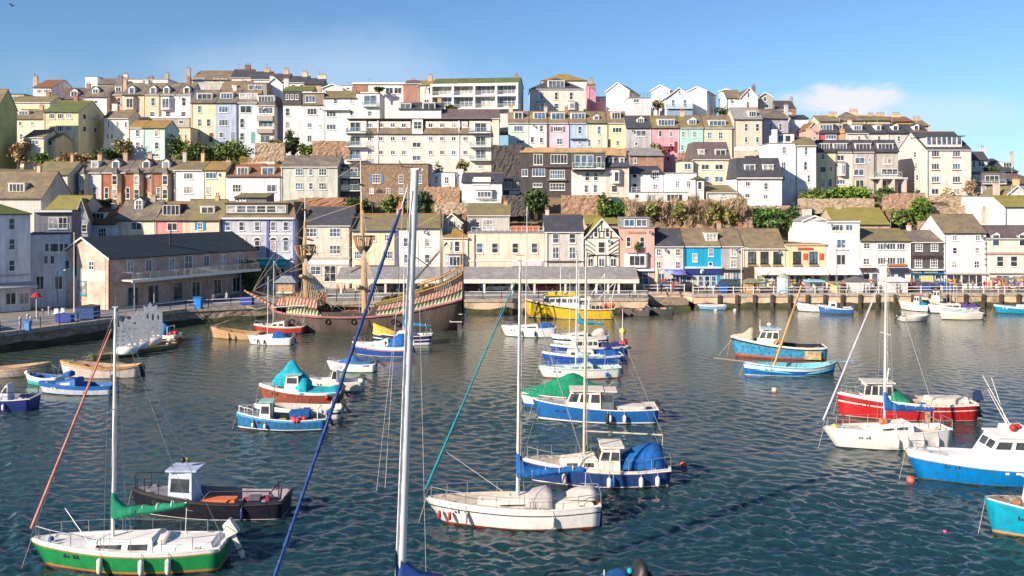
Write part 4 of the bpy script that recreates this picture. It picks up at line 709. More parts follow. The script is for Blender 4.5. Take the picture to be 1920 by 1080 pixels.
for i in range(n-1):
    a=V((*QE[i],0)); c=V((*QE[i+1],0)); d=(c-a).normalized(); nn=V((d.y,-d.x,0)); b=MB(); m=st1 if i<6 else st2
    N_=max(2,int((c-a).length/1.2)); rg=random.Random(i)
    rows=[(-2,.25,wet),(.18,.2,wet),(.7,.12,wet),(1.7,.02,m),(1.701,-.03,m)]
    grid=[[a+(c-a)*(k/N_)+nn*(off+(rg.uniform(-.05,.05) if 0<k<N_ else 0))+V((0,0,z+(rg.uniform(-.12,.2) if abs(z-.7)<.1 else 0))) for k in range(N_+1)] for z,off,_ in rows]
    for r in range(len(rows)-1):
        mm=wet if r<2 else m
        for k in range(N_): b.raw([grid[r][k],grid[r][k+1],grid[r+1][k+1],grid[r+1][k]],[(0,1,2,3)],mm)
    q=[a-nn*.6,c-nn*.6,c+nn*.18,a+nn*.18]; cp=paint((.46,.40,.33),.8,.4)
    b.hull8([(p.x,p.y,1.68) for p in q],[(p.x,p.y,ZQ+.10) for p in q],cp)
    tag(b.build('quay_wall'),kind='structure')
def qrail(i,label,pm,rm,step=2.6,h=1.05,t0=0,t1=1):
    a=V((*QE[i],ZQ+.1)); c=V((*QE[i+1],ZQ+.1)); a,c=a+(c-a)*t0,a+(c-a)*t1; t=thing('railing',label,'railing',a); d=c-a; L=d.length; k=max(1,round(L/step))
    b=MB(); [b.tube(V((0,0,z)),d+V((0,0,z)),.05,rm,n=5) for z in(.55,h)]; b.build('rail',t)
    for j in range(k+1):
        b=MB(); p=d*(j/k); b.tube(p,p+V((0,0,h+.08)),.06,pm,n=5); b.ball(p+V((0,0,h+.1)),.08,pm,6); b.build('post',t)
L_=['railing at the far left, below the shaded shop','railing in front of the white quayside chairs','railing below the pinkish market hall gable','railing past the market hall corner','railing by the bright blue bin','railing at the prow of the old wooden ship','railing behind the bow of the old ship','long railing behind the old ship and the yellow trawler']
for i in range(1,9): qrail(i,L_[i-1]+', dark posts with white rails',blackp,paint((.72,.78,.86),.4,.05))
for a,c,l in((0,.3,'white railing left of the round white and blue kiosk'),(.3,.62,'white railing in front of the long white restaurant awning'),(.62,1,'white railing at the right end of the quay')): qrail(12,l,white,white,3.2,1.0,a,c)
qrail(10,'short white railing above the slipway',white,white,2.5)
b=MB(); b.box(21.5,27,134,141,-.6,.55,wet); b.box(21.2,27.2,136.5,141,.55,1.3,st1); tag(b.build('slipway_steps'),kind='structure')
# timber fender piles along the right quay wall
pl=None
for i,px in enumerate(list(range(1348,1915,33))):
    f=(px-CX)/F; Yw=137.6+(f*138.3-28.1)*(1.6/52.5)-.25; loc=(f*Yw,Yw,0)
    if pl is None:
        pl=thing('fender_pile','weathered timber fender pile against the pale quay wall','pile',loc,0,'timber piles along the right quay wall'); b=MB(); b.box(-.2,.2,-.25,.2,-1.5,1.95,blotch('pile_wood',[(.02,.018,.015),(.06,.045,.035),(.11,.085,.06)],1.2)); b.build('pile_post',pl)
        b=MB(); b.box(-.24,.24,-.3,.2,1.95,2.05,wood); b.build('pile_cap',pl)
    else: c=copy_tree(pl); c.location=loc
b=MB(); b.box(29,125,-.0,.0+.001,0,0.001,wood); 
# ---------------------------------------------------------------- pavilion canopy
t=thing('pavilion','long grey roofed quayside pavilion on cream posts behind the old ship','pavilion',(0,0,0))
p0=P(630,522,139.5); p1=P(1198,522,139.5); zf=p0.z; zb=P(0,500,144).z
b=MB(); b.prism([(139.3,zf),(144,zb),(148.0-1.4,zb-.3),(148-1.4,zb-.5),(144,zb-.2),(139.3,zf-.15)],p0.x,p1.x,roofm('grey'),'x'); fixn(b.build('roof',t))
b=MB(); b.box(p0.x,p1.x,139.25,139.55,zf-.75,zf-.13,paint((.78,.72,.58),.6)); b.build('fascia',t)
for px in(640,723,800,908,960,1002,1060,1118,1140,1160,1190):
    b=MB(); x=(px-CX)*139.6/F; b.box(x-.16,x+.16,139.4,139.75,ZQ,zf-.6,paint((.70,.64,.54),.6)); b.build('post',t)
b=MB()
for i in range(7): x=p0.x+3+i*5.5; b.box(x,x+2.6,146.5,146.6,ZQ,ZQ+2.4,paint((.02,.22,.10) if i in(4,) else (.3,.27,.22),.6))
# ---------------------------------------------------------------- cars
def car(label,px,Y,c,face=-1,L=4.1,h=1.45,kind='hatch'):
    x=(px-CX)*Y/F; t=thing('parked_car' if kind!='van' else 'parked_van',label,'car' if kind!='van' else 'van',(x,Y,ZQ),0 if face<0 else math.pi,'cars parked along the quay'); m=paint(c,.25,.1)
    a=L/2; w=.86; b=MB(); hb=h*.56
    prof=[(-a,.32),(-a+.06,hb*.85),(-a+.9 if kind!='van' else -a+.5,hb+.02),(a*.62,hb+.08),(a-.05,hb),(a,.4),(a-.1,.22),(-a+.1,.22)]
    b.prism(prof,-w,w,m,'y'); b.build('body',t) and None
    g=MB(); x0,x1,x2,x3=(-a+.85,-a*.28,a*.5,a*.86) if kind!='van' else (-a+.5,-a+1.1,a-.15,a-.05)
    zt=h; g.hull8([(x0,-w+.03,hb),(x3,-w+.03,hb),(x3,w-.03,hb),(x0,w-.03,hb)],[(x1,-w+.18,zt-.06),(x2,-w+.18,zt-.06),(x2,w-.18,zt-.06),(x1,w-.18,zt-.06)],G1); fixn(g.build('window',t))
    g=MB(); g.hull8([(x1-.05,-w+.15,zt-.07),(x2+.05,-w+.15,zt-.07),(x2+.05,w-.15,zt-.07),(x1-.05,w-.15,zt-.07)],[(x1+.12,-w+.24,zt),(x2-.12,-w+.24,zt),(x2-.12,w-.24,zt),(x1+.12,w-.24,zt)],m)
    for xx,xt in((x0,x1),(x0+(x3-x0)*.5,x1+(x2-x1)*.5),(x3,x2)):
        for sy in(-1,1): g.tube((xx,sy*(w-.02),hb),(xt,sy*(w-.17),zt-.06),.045,m,n=4)
    fixn(g.build('roof',t))
    for xx in(-a+.75,a-.75):
        for sy in(-1,1):
            q=MB(); q.lathe((xx,sy*(w-.1),.32),[(.001,-.1),(.32,-.1),(.32,.1),(.2,.105)],blackp,12,(0,sy,0)); o=q.build('wheel',t); q=MB(); q.lathe((xx,sy*(w-.1),.32),[(.2,.108),(.001,.115)],steel,10,(0,sy,0)); q.build('hub_cap',o)
    for sy in(-1,1): q=MB(); q.box(-a-.02,-a+.1,sy*w*.75-.14,sy*w*.75+.14,hb*.62,hb*.85,white); q.build('headlight',t); q=MB(); q.box(a-.06,a+.02,sy*w*.78-.1,sy*w*.78+.1,hb*.65,hb*.95,red); q.build('tail_light',t)
for l,px,Y,c,f,k,h in (('black hatchback parked right of the old ship stern',884,142.5,(.015,.015,.02),1,'hatch',1.45),('white car under the pavilion with its nose to the left',935,143,(.7,.7,.7),-1,'hatch',1.42),
  ('red car between the pavilion posts above the yellow trawler',1021,143,(.5,.015,.02),-1,'hatch',1.42),('white car under the right half of the pavilion',1074,143,(.72,.72,.7),-1,'hatch',1.42),
  ('dark blue grey hatchback in front of the pinkish white house',1247,142.5,(.03,.04,.09),1,'hatch',1.5),('black hatchback in front of the turquoise restaurant',1283,142.8,(.02,.018,.022),-1,'hatch',1.5),
  ('dark teal van in front of the grey narrow house',1368,142.5,(.015,.05,.08),-1,'van',1.95),('red hatchback left of the two blue cars',1708,143.5,(.5,.01,.02),1,'hatch',1.45),
  ('royal blue car, left one of the blue pair',1736,143.2,(.02,.07,.42),-1,'hatch',1.45),('lighter blue car, right one of the blue pair',1764,143.2,(.02,.14,.5),-1,'hatch',1.45),
  ('silver car behind the main mast of the old ship',706,143,(.4,.4,.42),-1,'hatch',1.42),('dark grey car behind the stern of the old ship',760,142.6,(.05,.05,.06),-1,'hatch',1.45),('white van behind the old ship',806,143.5,(.7,.7,.72),-1,'van',2.0)): car(l,px,Y,c,f,4.0 if k!='van' else 4.6,h,k)
# ---------------------------------------------------------------- kiosks and market things
def kiosk(label,x0,x1,y0,Y,wc,rc,style='gable',stripe=None):
    a=(x0-CX)*Y/F; c=(x1-CX)*Y/F; zt=P(0,y0,Y).z-ZQ; t=thing('kiosk',label,'kiosk',((a+c)/2,Y,ZQ)); w=(c-a)/2; b=MB(); m=paint(wc,.6)
    if style=='round':
        b.lathe((0,0,0),[(w,0),(w,zt*.35)],paint(stripe,.6),14); b.lathe((0,0,0),[(w,zt*.35),(w,zt*.78)],m,14); b.build('drum',t); r=MB(); r.lathe((0,0,0),[(w*1.08,zt*.76),(.1,zt)],paint(rc,.7),14); r.build('roof',t)
        for i in range(7): q=MB(); an=math.pi*(1+i/6.0); q.box(-.02,.02,-.02,.02,0,0,m)
        q=MB(); [q.tube((math.cos(math.pi*(1+i/8))*w*1.01,math.sin(math.pi*(1+i/8))*w*1.01,0),(math.cos(math.pi*(1+i/8))*w*1.01,math.sin(math.pi*(1+i/8))*w*1.01,zt*.78),.04,steel,n=4) for i in range(9)]; q.build('frame',t); return
    b.box(-w,w,-1,1,0,zt*.72,m); b.build('cabin',t); r=MB()
    if style=='gable': r.prism([(-w-.2,zt*.72),(w+.2,zt*.72),(0,zt)],-1.2,1.2,paint(rc,.8),'y'); fixn(r.build('roof',t))
    elif style=='hip': r.hull8([(-w-.3,-1.3,zt*.72),(w+.3,-1.3,zt*.72),(w+.3,1.3,zt*.72),(-w-.3,1.3,zt*.72)],[(-w*.5,-.2,zt),(w*.5,-.2,zt),(w*.5,.2,zt),(-w*.5,.2,zt)],paint(rc,.8)); r.build('roof',t)
    else: r.box(-w-.15,w+.15,-1.3,1.2,zt*.72,zt*.82,paint(rc,.7)); r.build('roof',t)
    q=MB(); q.box(-w*.75,w*.75,-1.03,-.98,zt*.3,zt*.62,G1 if not stripe else paint(stripe,.5)); q.build('hatch',t); q=MB(); q.box(-w*.85,w*.85,-1.25,-1.0,zt*.26,zt*.3,white); q.build('counter',t)
kiosk('small timber hut with low green grey roof',1396,1422,522,140.5,(.5,.3,.14),(.2,.22,.15),'hip',(.42,.22,.08))
kiosk('round white and pale blue kiosk with conical roof',1457,1481,511,139.8,(.75,.75,.75),(.35,.36,.30),'round',(.35,.6,.68))
kiosk('open stall with turquoise roof by the railing',1512,1540,520,141,(.25,.22,.22),(.25,.55,.6),'flat')
kiosk('yellow fronted stall left of the white cabin',1556,1577,524,141,(.7,.55,.3),(.3,.24,.18),'flat',(.72,.50,.05))
kiosk('white windowless cabin with dark sloping roof on the quay',1584,1626,519,140.6,(.74,.71,.69),(.14,.13,.14),'gable',(.66,.62,.60))
kiosk('white marquee booth behind the right mast',1660,1697,519,141.5,(.72,.70,.68),(.76,.74,.72),'hip',(.6,.56,.54))
kiosk('grey tent stall in front of the arched lilac building',520,556,517,132,(.16,.14,.16),(.24,.27,.30),'hip',(.5,.32,.15))
def brolly(label,px,y0,Y,c,op=True,r=1.3):
    x=(px-CX)*Y/F; zt=P(0,y0,Y).z-ZQ; t=thing('parasol',label,'parasol',(x,Y,ZQ)); b=MB(); b.tube((0,0,0),(0,0,zt),.04,white,n=5); b.lathe((0,0,0),[(.35,0),(.3,.08),(.05,.1)],blackp,8); b.build('pole',t); b=MB()
    b.lathe((0,0,0),[(r,zt-.55),(r*.55,zt-.2),(.02,zt)] if op else [(.1,zt*.3),(.42,zt*.4),(.3,zt*.8),(.03,zt)],paint(c,.8),8); b.build('canopy',t)
brolly('closed cream parasol left of the purple market parasols',1232,498,143.5,(.62,.56,.38),False)
brolly('open pale blue parasol over the colourful stall',1258,506,143.8,(.3,.45,.62)); brolly('open violet parasol beside the pale blue one',1275,508,143,(.2,.18,.55)); brolly('red open parasol under the far left awning',68,548,110,(.55,.02,.04),True,.7)
# ---------------------------------------------------------------- people
def person(label,px,Y,top,leg,pose=0,z=None,rz=None):
    x=(px-CX)*Y/F; s=random.uniform(.95,1.05)
    me=bpy.data.meshes.new('person'); k=.08 if pose==0 else .22
    vs=[(0,0,.95),(0,0,1.2),(0,0,1.42),(0,0,1.52),(0,0,1.62),(0,0,1.73),(.09,0,.9),(.11,k,.5),(.12,k*.6,.08),(.12,k*.6-.14,.03),(-.09,0,.9),(-.11,-k,.5),(-.12,-k*.8,.08),(-.12,-k*.8-.14,.03),(.19,0,1.40),(.25,.03,1.13),(.24,-.10 if pose==0 else -.2,.88),(.24,-.14 if pose==0 else -.25,.80),(-.19,0,1.40),(-.25,.02,1.13),(-.24,-.08,.88),(-.24,-.11,.80)]
    es=[(0,1),(1,2),(2,3),(3,4),(4,5),(0,6),(6,7),(7,8),(8,9),(0,10),(10,11),(11,12),(12,13),(2,14),(14,15),(15,16),(16,17),(2,18),(18,19),(19,20),(20,21)]
    rd=[.15,.14,.14,.055,.09,.08,.09,.065,.045,.04,.09,.065,.045,.04,.065,.05,.035,.04,.065,.05,.035,.04]
    me.from_pydata(vs,es,[]); o=bpy.data.objects.new('person',me); col.objects.link(o); sk=o.modifiers.new('s','SKIN'); 
    for i,r in enumerate(rd): me.skin_vertices[0].data[i].radius=(r,r*.8); 
    me.skin_vertices[0].data[0].use_root=True; o.modifiers.new('u','SUBSURF').levels=1
    dg=bpy.context.evaluated_depsgraph_get(); m2=bpy.data.meshes.new_from_object(o.evaluated_get(dg)); bpy.data.objects.remove(o)
    sk_=paint((.55,.33,.24),.6); 
    for m in(sk_,paint(top,.8),paint(leg,.8),paint((.03,.02,.015),.8)): m2.materials.append(m)
    for p in m2.polygons:
        c=p.center; p.material_index=0 if c.z>1.5 or (c.z<.84 and abs(c.x)>.19 and c.z>.7) else (1 if c.z>.93 or abs(c.x)>.2 and c.z>.84 else (2 if c.z>.1 else 3)); p.use_smooth=True
    o=bpy.data.objects.new('person',m2); col.objects.link(o); o.location=(x,Y,ZQ if z is None else z); o.rotation_euler=(0,0,random.uniform(0,6.28) if rz is None else rz); o.scale=(s,s,s); tag(o,label,'person')
    b=MB(); b.ball((0,.015,1.70),.1,paint(random.choice(((.03,.02,.01),(.12,.07,.03),(.3,.22,.1),(.35,.35,.35))),.8),8,.85); b.build('hair',o)
for i,(l,px,Y,t,g) in enumerate((
 ('person in orange top standing under the pavilion by the old ship',633,137.5,(.6,.25,.05),(.03,.03,.06)),('person in dark red coat beside the orange one by the old ship',646,137.6,(.35,.02,.05),(.03,.03,.04)),
 ('person in blue jacket near the foremast of the old ship',597,134,(.02,.08,.4),(.02,.03,.08)),('person in purple coat behind the ship stern',870,140,(.12,.05,.3),(.03,.03,.04)),
 ('person in turquoise top right of the ship stern',875,144.5,(.0,.4,.5),(.05,.05,.08)),('person in white top walking between the white and the red car',985,142,(.7,.7,.7),(.05,.06,.1)),
 ('person with dark hair at the white railing below the turquoise restaurant',1325,139.5,(.03,.03,.03),(.02,.02,.03)),('person in black leaning at the railing beside the dark teal van',1391,139.4,(.03,.03,.03),(.03,.03,.03)),
 ('first of two dark dressed people by the timber hut',1414,139.2,(.03,.03,.05),(.02,.02,.03)),('second of two dark dressed people by the timber hut, nearer the round kiosk',1421,139.6,(.05,.04,.06),(.02,.02,.04)),
 ('person in white top at the turquoise roofed stall',1526,139.3,(.7,.68,.66),(.1,.1,.15)),('person in green top by the yellow stall',1570,139.2,(.0,.35,.18),(.05,.05,.08)),
 ('person in maroon coat between the yellow stall and the white cabin',1579,139.6,(.3,.03,.12),(.03,.03,.04)),('person in black left of the white cabin corner',1585,138.9,(.02,.02,.02),(.03,.03,.04)),
 ('person in grey at the right corner of the white cabin',1621,138.9,(.2,.2,.22),(.05,.05,.08)),('person in black between booth and red car',1682,139.8,(.03,.03,.04),(.02,.03,.04)),
 ('person in brown coat outside the quoined white house',1824,143,(.3,.2,.12),(.08,.08,.06)),('person in dark jacket by the cafe at the right edge',1864,142.5,(.04,.05,.08),(.05,.06,.12)),
 ('person in orange coat by the cafe at the right edge',1854,142,(.55,.2,.08),(.3,.1,.05)),('person in red top near the right edge railing',1884,140.6,(.6,.02,.05),(.5,.02,.06)),
 ('person with peach jacket outside the right edge cafe',1874,144,(.6,.35,.2),(.1,.08,.08)),('person in black by the railing under the quoined house',1815,140.2,(.02,.02,.02),(.02,.02,.02)),
 ('person in grey standing outside the market hall',400,121.5,(.15,.15,.17),(.04,.04,.06)),('person in pale jacket outside the market hall',425,124.5,(.4,.42,.45),(.05,.06,.1)))): person(l,px,Y,t,g,i%3==1)
# ---------------------------------------------------------------- left promenade
def simple(name,label,cat,px,Y,fn,group=None,z=ZQ): t=thing(name,label,cat,((px-CX)*Y/F,Y,z),0,group); fn(t); return t
def bin_(t,c=(.0,.22,.65),w=.45,h=1.25):
    b=MB(); b.hull8([(-w*.85,-w*.8,.08),(w*.85,-w*.8,.08),(w*.85,w*.8,.08),(-w*.85,w*.8,.08)],[(-w,-w,h),(w,-w,h),(w,w,h),(-w,w,h)],paint(c,.5)); b.build('bin_body',t); b=MB(); b.prism([(-w-.05,h),(w+.05,h),(w,h+.12),(-w,h+.18)],-w-.06,w+.06,paint(k3(c,.8),.5),'y'); b.build('lid',t); 
    for s in(-1,1): b=MB(); b.lathe((s*w*.8,w*.7,.1),[(.001,-.04),(.1,-.04),(.1,.04),(.001,.04)],blackp,8,(1,0,0)); b.build('wheel',t)
simple('wheelie_bin','bright blue bin standing at the railing by the market hall','bin',372,119.5,lambda t:bin_(t,(.0,.25,.75),.5,1.35))
simple('wheelie_bin','royal blue bin in front of the turquoise restaurant terrace','bin',1356,140.2,lambda t:bin_(t,(.0,.10,.45),.6,1.2))
def skip(t):
    b=MB(); b.box(-1.1,1.1,-.9,.9,.15,1.5,paint((.01,.06,.2),.6)); b.build('tub',t); b=MB(); b.prism([(-1.15,1.5),(1.15,1.5),(1.1,1.6),(0,1.75),(-1.1,1.6)],-.95,.95,blackp,'y'); b.build('lid',t)
simple('rubbish_container','dark blue rubbish container behind the railing under the market hall gable','container',165,108.5,skip)
def crate(t): b=MB(); b.box(-.9,.9,-.5,.5,.1,.95,paint((.02,.05,.35),.6)); b.build('box_body',t); b=MB(); b.box(-.95,.95,-.55,.55,.95,1.05,paint((.03,.06,.3),.6)); b.build('lid',t)
simple('fish_bin','long deep blue fish bin by the left railing','bin',122,105.5,crate)
simple('fish_bin','deep blue fish bin beside the ship bow railing','bin',463,123.5,crate)
bo=None
for i,(px,Y) in enumerate(((38,103),(52,105.3),(58,103.2),(70,108),(80,110.5),(92,113))):
    if bo is None:
        bo=simple('bollard','short pale bollard on the shaded promenade at the left','bollard',px,Y,lambda t:(lambda b:(b.lathe((0,0,0),[(.13,0),(.13,.8),(.17,.85),(.15,1.0),(.001,1.05)],paint((.45,.46,.48),.6),8),b.build('bollard_post',t)))(MB()),'pale bollards on the left promenade')
    else: c=copy_tree(bo); c.location=((px-CX)*Y/F,Y,ZQ)
simple('water_butt','small blue lidded post box shaped bin left on the promenade','bin',52,98.6,lambda t:bin_(t,(.1,.3,.7),.3,1.0))
def chair(t):
    b=MB(); b.box(-.25,.25,-.25,.25,.42,.46,white); b.build('seat',t); b=MB(); b.prism([(.22,.46),(.27,.46),(.36,1.0),(.31,1.0)],-.25,.25,white,'x'); b.build('backrest',t)
    for sx in(-.22,.22):
        for sy in(-.22,.22): b=MB(); b.tube((sx*1.15,sy*1.15,0),(sx,sy,.43),.025,white,n=4); b.build('leg',t)
for l,px,Y in(('left white plastic chair in front of the market hall gable',103,110.5),('right white plastic chair in front of the market hall gable',116,111.8)): simple('plastic_chair',l,'chair',px,Y,chair)
def lamp(t,h=7,c=white):
    b=MB(); b.tube((0,0,0),(0,0,h),.08,c,.05,n=6); b.build('pole',t); b=MB(); b.path([(0,0,h),(.5,-.1,h+.3),(1.0,-.2,h+.25)],.035,c); b.build('arm',t); b=MB(); b.ball((1.1,-.2,h+.17),.16,white,8,.6); b.build('lamp_head',t)
simple('street_lamp','tall dark street lamp left of the market hall gable','street lamp',107,113,lambda t:lamp(t,5.5,blackp))
simple('street_lamp','white street lamp near the slipway','street lamp',1390,141.2,lambda t:lamp(t,6.8))
simple('street_lamp','slim street lamp in front of the tall white house','street lamp',1569,141.5,lambda t:lamp(t,7.5,paint((.25,.2,.2))))
def flag(t): b=MB(); b.tube((0,0,0),(0,0,10.2),.07,white,.04,n=6); b.build('pole',t); b=MB(); b.ball((0,0,10.25),.11,yellow,8); b.build('finial',t)
simple('flagpole','slim white flagpole in front of the market hall gable','flagpole',139,115.5,flag)
# ================================================================ VEGETATION, WALLS
def plant(label,x0,x1,y0,y1,Y,c=(.045,.085,.015),c2=(.10,.13,.03),n=1600,cat='bush',name='bush',ls=.32,dep=1.0,trunk=True,bare=False,seed=0,k=14):
    rg=random.Random(hash(label)%9999 if False else sum(map(ord,label))+seed); m=leafm(c,c2); p=P(x0,y1,Y);q=P(x1,y0,Y); cx=(p.x+q.x)/2; w=(q.x-p.x)/2; zc=(p.z+q.z)/2; h=(q.z-p.z)/2; d=min(w,h*1.4,3.5)*dep
    t=thing(name,label,cat,(cx,Y+d*.6,p.z)); b=MB(); cl=[]
    for i in range(k):
        a=rg.uniform(0,6.28); e=rg.uniform(-.9,1); r=rg.uniform(.35,.85); cl.append((r*math.cos(a)*math.sqrt(1-min(1,e*e)*.6),r*math.sin(a),e*.75,rg.uniform(.2,.42)))
    for i in range(n):
        u,v,s_,r=rg.choice(cl); g=lambda: max(-1.7,min(1.7,rg.gauss(0,.62)))
        x=(u+g()*r)*w; y=(v+g()*r)*d; z=max(h*.05,h+(s_+g()*r)*h)
        s=ls*rg.uniform(.6,1.3); a=V((rg.gauss(0,1),rg.gauss(0,1),rg.gauss(0,.7))).normalized(); e=a.cross(V((rg.gauss(0,1),rg.gauss(0,1),rg.gauss(0,1)))).normalized()
        o=V((x,y,z))
        if bare: a=V((rg.gauss(0,.5),rg.gauss(0,.4),1)).normalized()*s*2.2; e=e*s*.13; b.raw([o-e,o+e,o+a],[(0,1,2)],m)
        else: a*=s;e*=s*.7; b.raw([o-a,o-e,o+a,o+e],[(0,1,2,3)],m)
    b.build('crown',t)
    if trunk:
        b=MB(); bk=blotch('bark',[(.06,.04,.03),(.15,.11,.08)],2)
        for i in range(5): u,v,s_,r=cl[i]; b.tube((u*w*.15,v*d*.15,-1.2),(u*w*.3,v*d*.3,h*.7),.12,bk,.07,5); b.tube((u*w*.3,v*d*.3,h*.7),(u*w*.8,v*d*.8,h+s_*h*.7),.07,bk,.02,4)
        b.build('trunk',t)
    return t
GRN=((.04,.08,.012),(.11,.14,.03)); DGN=((.02,.045,.012),(.05,.08,.02)); BRN=((.16,.11,.05),(.26,.18,.09)); OLV=((.10,.10,.025),(.20,.16,.05))
PL=[('broad green hedge bank left part below the tall terrace',325,400,268,312,186,GRN,2600,'hedge'),('broad green hedge bank right part below the tall terrace',385,480,266,308,187,GRN,3200,'hedge'),
 ('bush beside the mint house on its left',208,242,258,298,184,OLV,1500,'bush'),('dark bush left of the dark gully below the mint house',170,215,280,300,181,DGN,1200,'bush'),('dark tree right of the mint house',312,350,255,300,187,DGN,1600,'tree'),
 ('green shrubs under the cream cottage',50,110,288,312,179,GRN,1500,'bush'),('reddish brown bush left of the cream cottage',10,48,262,310,181,BRN,1300,'bush'),('small brown shrubs in the middle of the left bank',105,170,288,305,179,BRN,1300,'bush'),
 ('palm like tree before the white houses left of the brick wall',532,560,248,292,190,DGN,1500,'tree'),('round green bush right of the palm like tree',555,592,268,290,189,GRN,1300,'bush'),('brown dry shrub left of the palm like tree',492,530,262,290,190,OLV,900,'bush'),
 ('dark leafy bush in front of the brown stone house',715,760,368,402,162,GRN,1900,'bush'),('bush beneath the foremost mast top',775,812,362,402,161,DGN,1700,'bush'),('dark bush left of the stone house foot',640,700,372,404,163,DGN,1400,'bush'),('spiky yellow green palm below the long flats',812,830,308,330,176,OLV,500,'palm'),('brown green palm right of the spiky one',855,880,302,325,176,OLV,700,'palm'),
 ('large dark green tree below the tile hung house',982,1030,356,400,163,DGN,2800,'tree'),('tall bright shrub at the left of the laurel hedge',1122,1142,365,404,160,GRN,1400,'bush'),('laurel hedge in front of the parked car on the upper street',1138,1178,380,402,160,((.02,.08,.01),(.05,.12,.02)),1800,'hedge'),
 ('green hedge on top of the wall right of the cliff',1398,1480,392,428,160,((.03,.08,.012),(.07,.12,.03)),3600,'hedge'),('ragged dark tree at the right end of the hedge',1470,1502,386,432,159,DGN,1700,'tree'),
 ('bushes below the yellow terrace house',1505,1560,352,395,170,GRN,2200,'bush'),('bright green bushes below the grey terrace house',1560,1642,350,388,170,((.05,.11,.01),(.12,.17,.02)),3200,'bush'),('dark tree between the grey terrace and the hotel',1645,1684,352,385,170,DGN,1700,'tree'),
 ('green overgrown slope below the hotel garden',1662,1712,392,425,161,GRN,2200,'bush'),('tall green creeper covered bank below the hotel',1712,1748,372,424,162,((.05,.10,.01),(.10,.15,.02)),2400,'bush'),('pale shrub in front of the hotel',1768,1792,352,370,177,((.30,.28,.16),(.42,.38,.26)),700,'bush'),('bare tree right of the hotel',1812,1838,338,368,177,BRN,600,'tree'),
 ('dark hedge in front of the brick terrace gardens',160,225,375,392,163,DGN,1900,'hedge'),('dark green tree left of the teal awning',452,482,492,548,138,DGN,2400,'tree'),('climbing plant on the salmon house front',1190,1200,455,471,146.6,GRN,260,'climbing plant'),
 ('small tree on the terrace above the framed apartments left',700,720,162,172,222,DGN,500,'tree'),('shrub left of the framed apartments foot',832,856,197,205,208,GRN,500,'bush'),('garden bush by the pink house',1222,1240,265,285,191,OLV,500,'bush'),('pink flowering garden bush by the strong pink house',1240,1268,272,290,189,((.3,.04,.12),(.15,.08,.03)),600,'bush'),('shrubs on the skyline right of the white box fronted house',1222,1246,186,206,221,OLV,600,'bush'),
 ('bushes behind the last skyline gable',1336,1368,196,215,216,DGN,700,'bush'),('dark garden tree by the hip roofed house at the right',1850,1876,312,330,185,DGN,900,'tree')]
for l,x0,x1,y0,y1,Y,cc,n_,cat in PL: plant(l,x0,x1,y0,y1,Y,cc[0],cc[1],n_,cat,cat.replace(' ','_'),.30 if n_>1000 else .22,k=26 if n_>2000 else 14)
for i in range(9): plant(('first','second','third','fourth','fifth','sixth','seventh','eighth','ninth')[i]+' tangle of dry brown scrub from the left on the cliff above the street roofs',1168+i*25,1204+i*25,378-(i%3)*4,432,159.5+i%2,(.15,.105,.06) if i%3 else (.26,.19,.11),(.30,.22,.14) if i!=6 else (.08,.05,.03),1500,'scrub','scrub',.5,bare=True,seed=i,trunk=False)
for i,(x0,x1,y0) in enumerate(((1205,1240,382),(1262,1290,384),(1330,1352,380),(1360,1388,386))): plant(('leftmost','second','third','rightmost')[i]+' green clump among the dry scrub on the cliff',x0,x1,y0,405+i*6,159,GRN[0],OLV[1],700,'bush','bush',.3,seed=i)
def bank(name,label,x0,x1,y0,y1,Y,lean,m,amp=.25,kind=None,cat='wall',nx_=14,nz=8):
    rg=random.Random(int(x0)); p=P(x0,y1,Y); q=P(x1,y0,Y+lean); x0_,x1_=(x0-CX)/F,(x1-CX)/F; b=MB(); g=[]
    for j in range(nz+1):
        t=j/nz; yy=Y+lean*t; z=p.z+(q.z-p.z)*t; g.append([V((( x0_+(x1_-x0_)*i/nx_)*yy+rg.uniform(-amp,amp)*.5,yy+rg.uniform(-amp,amp),z+(rg.uniform(-amp,amp)))) for i in range(nx_+1)])
    vs=[v for r in g for v in r]+[v+V((0,1.2,0)) for v in g[-1]]+[V((v.x,v.y+1.2,p.z)) for v in g[-1]]; W_n=nx_+1
    fs=[(j*W_n+i,j*W_n+i+1,(j+1)*W_n+i+1,(j+1)*W_n+i) for j in range(nz+2) for i in range(nx_)]
    fs+=[tuple([j*W_n for j in range(nz+3)]),tuple([j*W_n+nx_ for j in range(nz+2,-1,-1)])]
    b.raw([v-V((0,0,0)) for v in vs],fs,m); o=b.build(name); 
    if kind: tag(o,kind=kind)
    else: tag(o,label,cat)
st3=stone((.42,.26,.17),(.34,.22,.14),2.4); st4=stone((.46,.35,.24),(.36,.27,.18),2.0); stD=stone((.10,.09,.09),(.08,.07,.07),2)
clf=blotch('cliff_rock',[(.08,.055,.035),(.20,.14,.08),(.32,.22,.13),(.14,.12,.05)],.5,.95,1)
bank('cliff','',1164,1400,378,436,158.5,7,clf,.7,'structure')
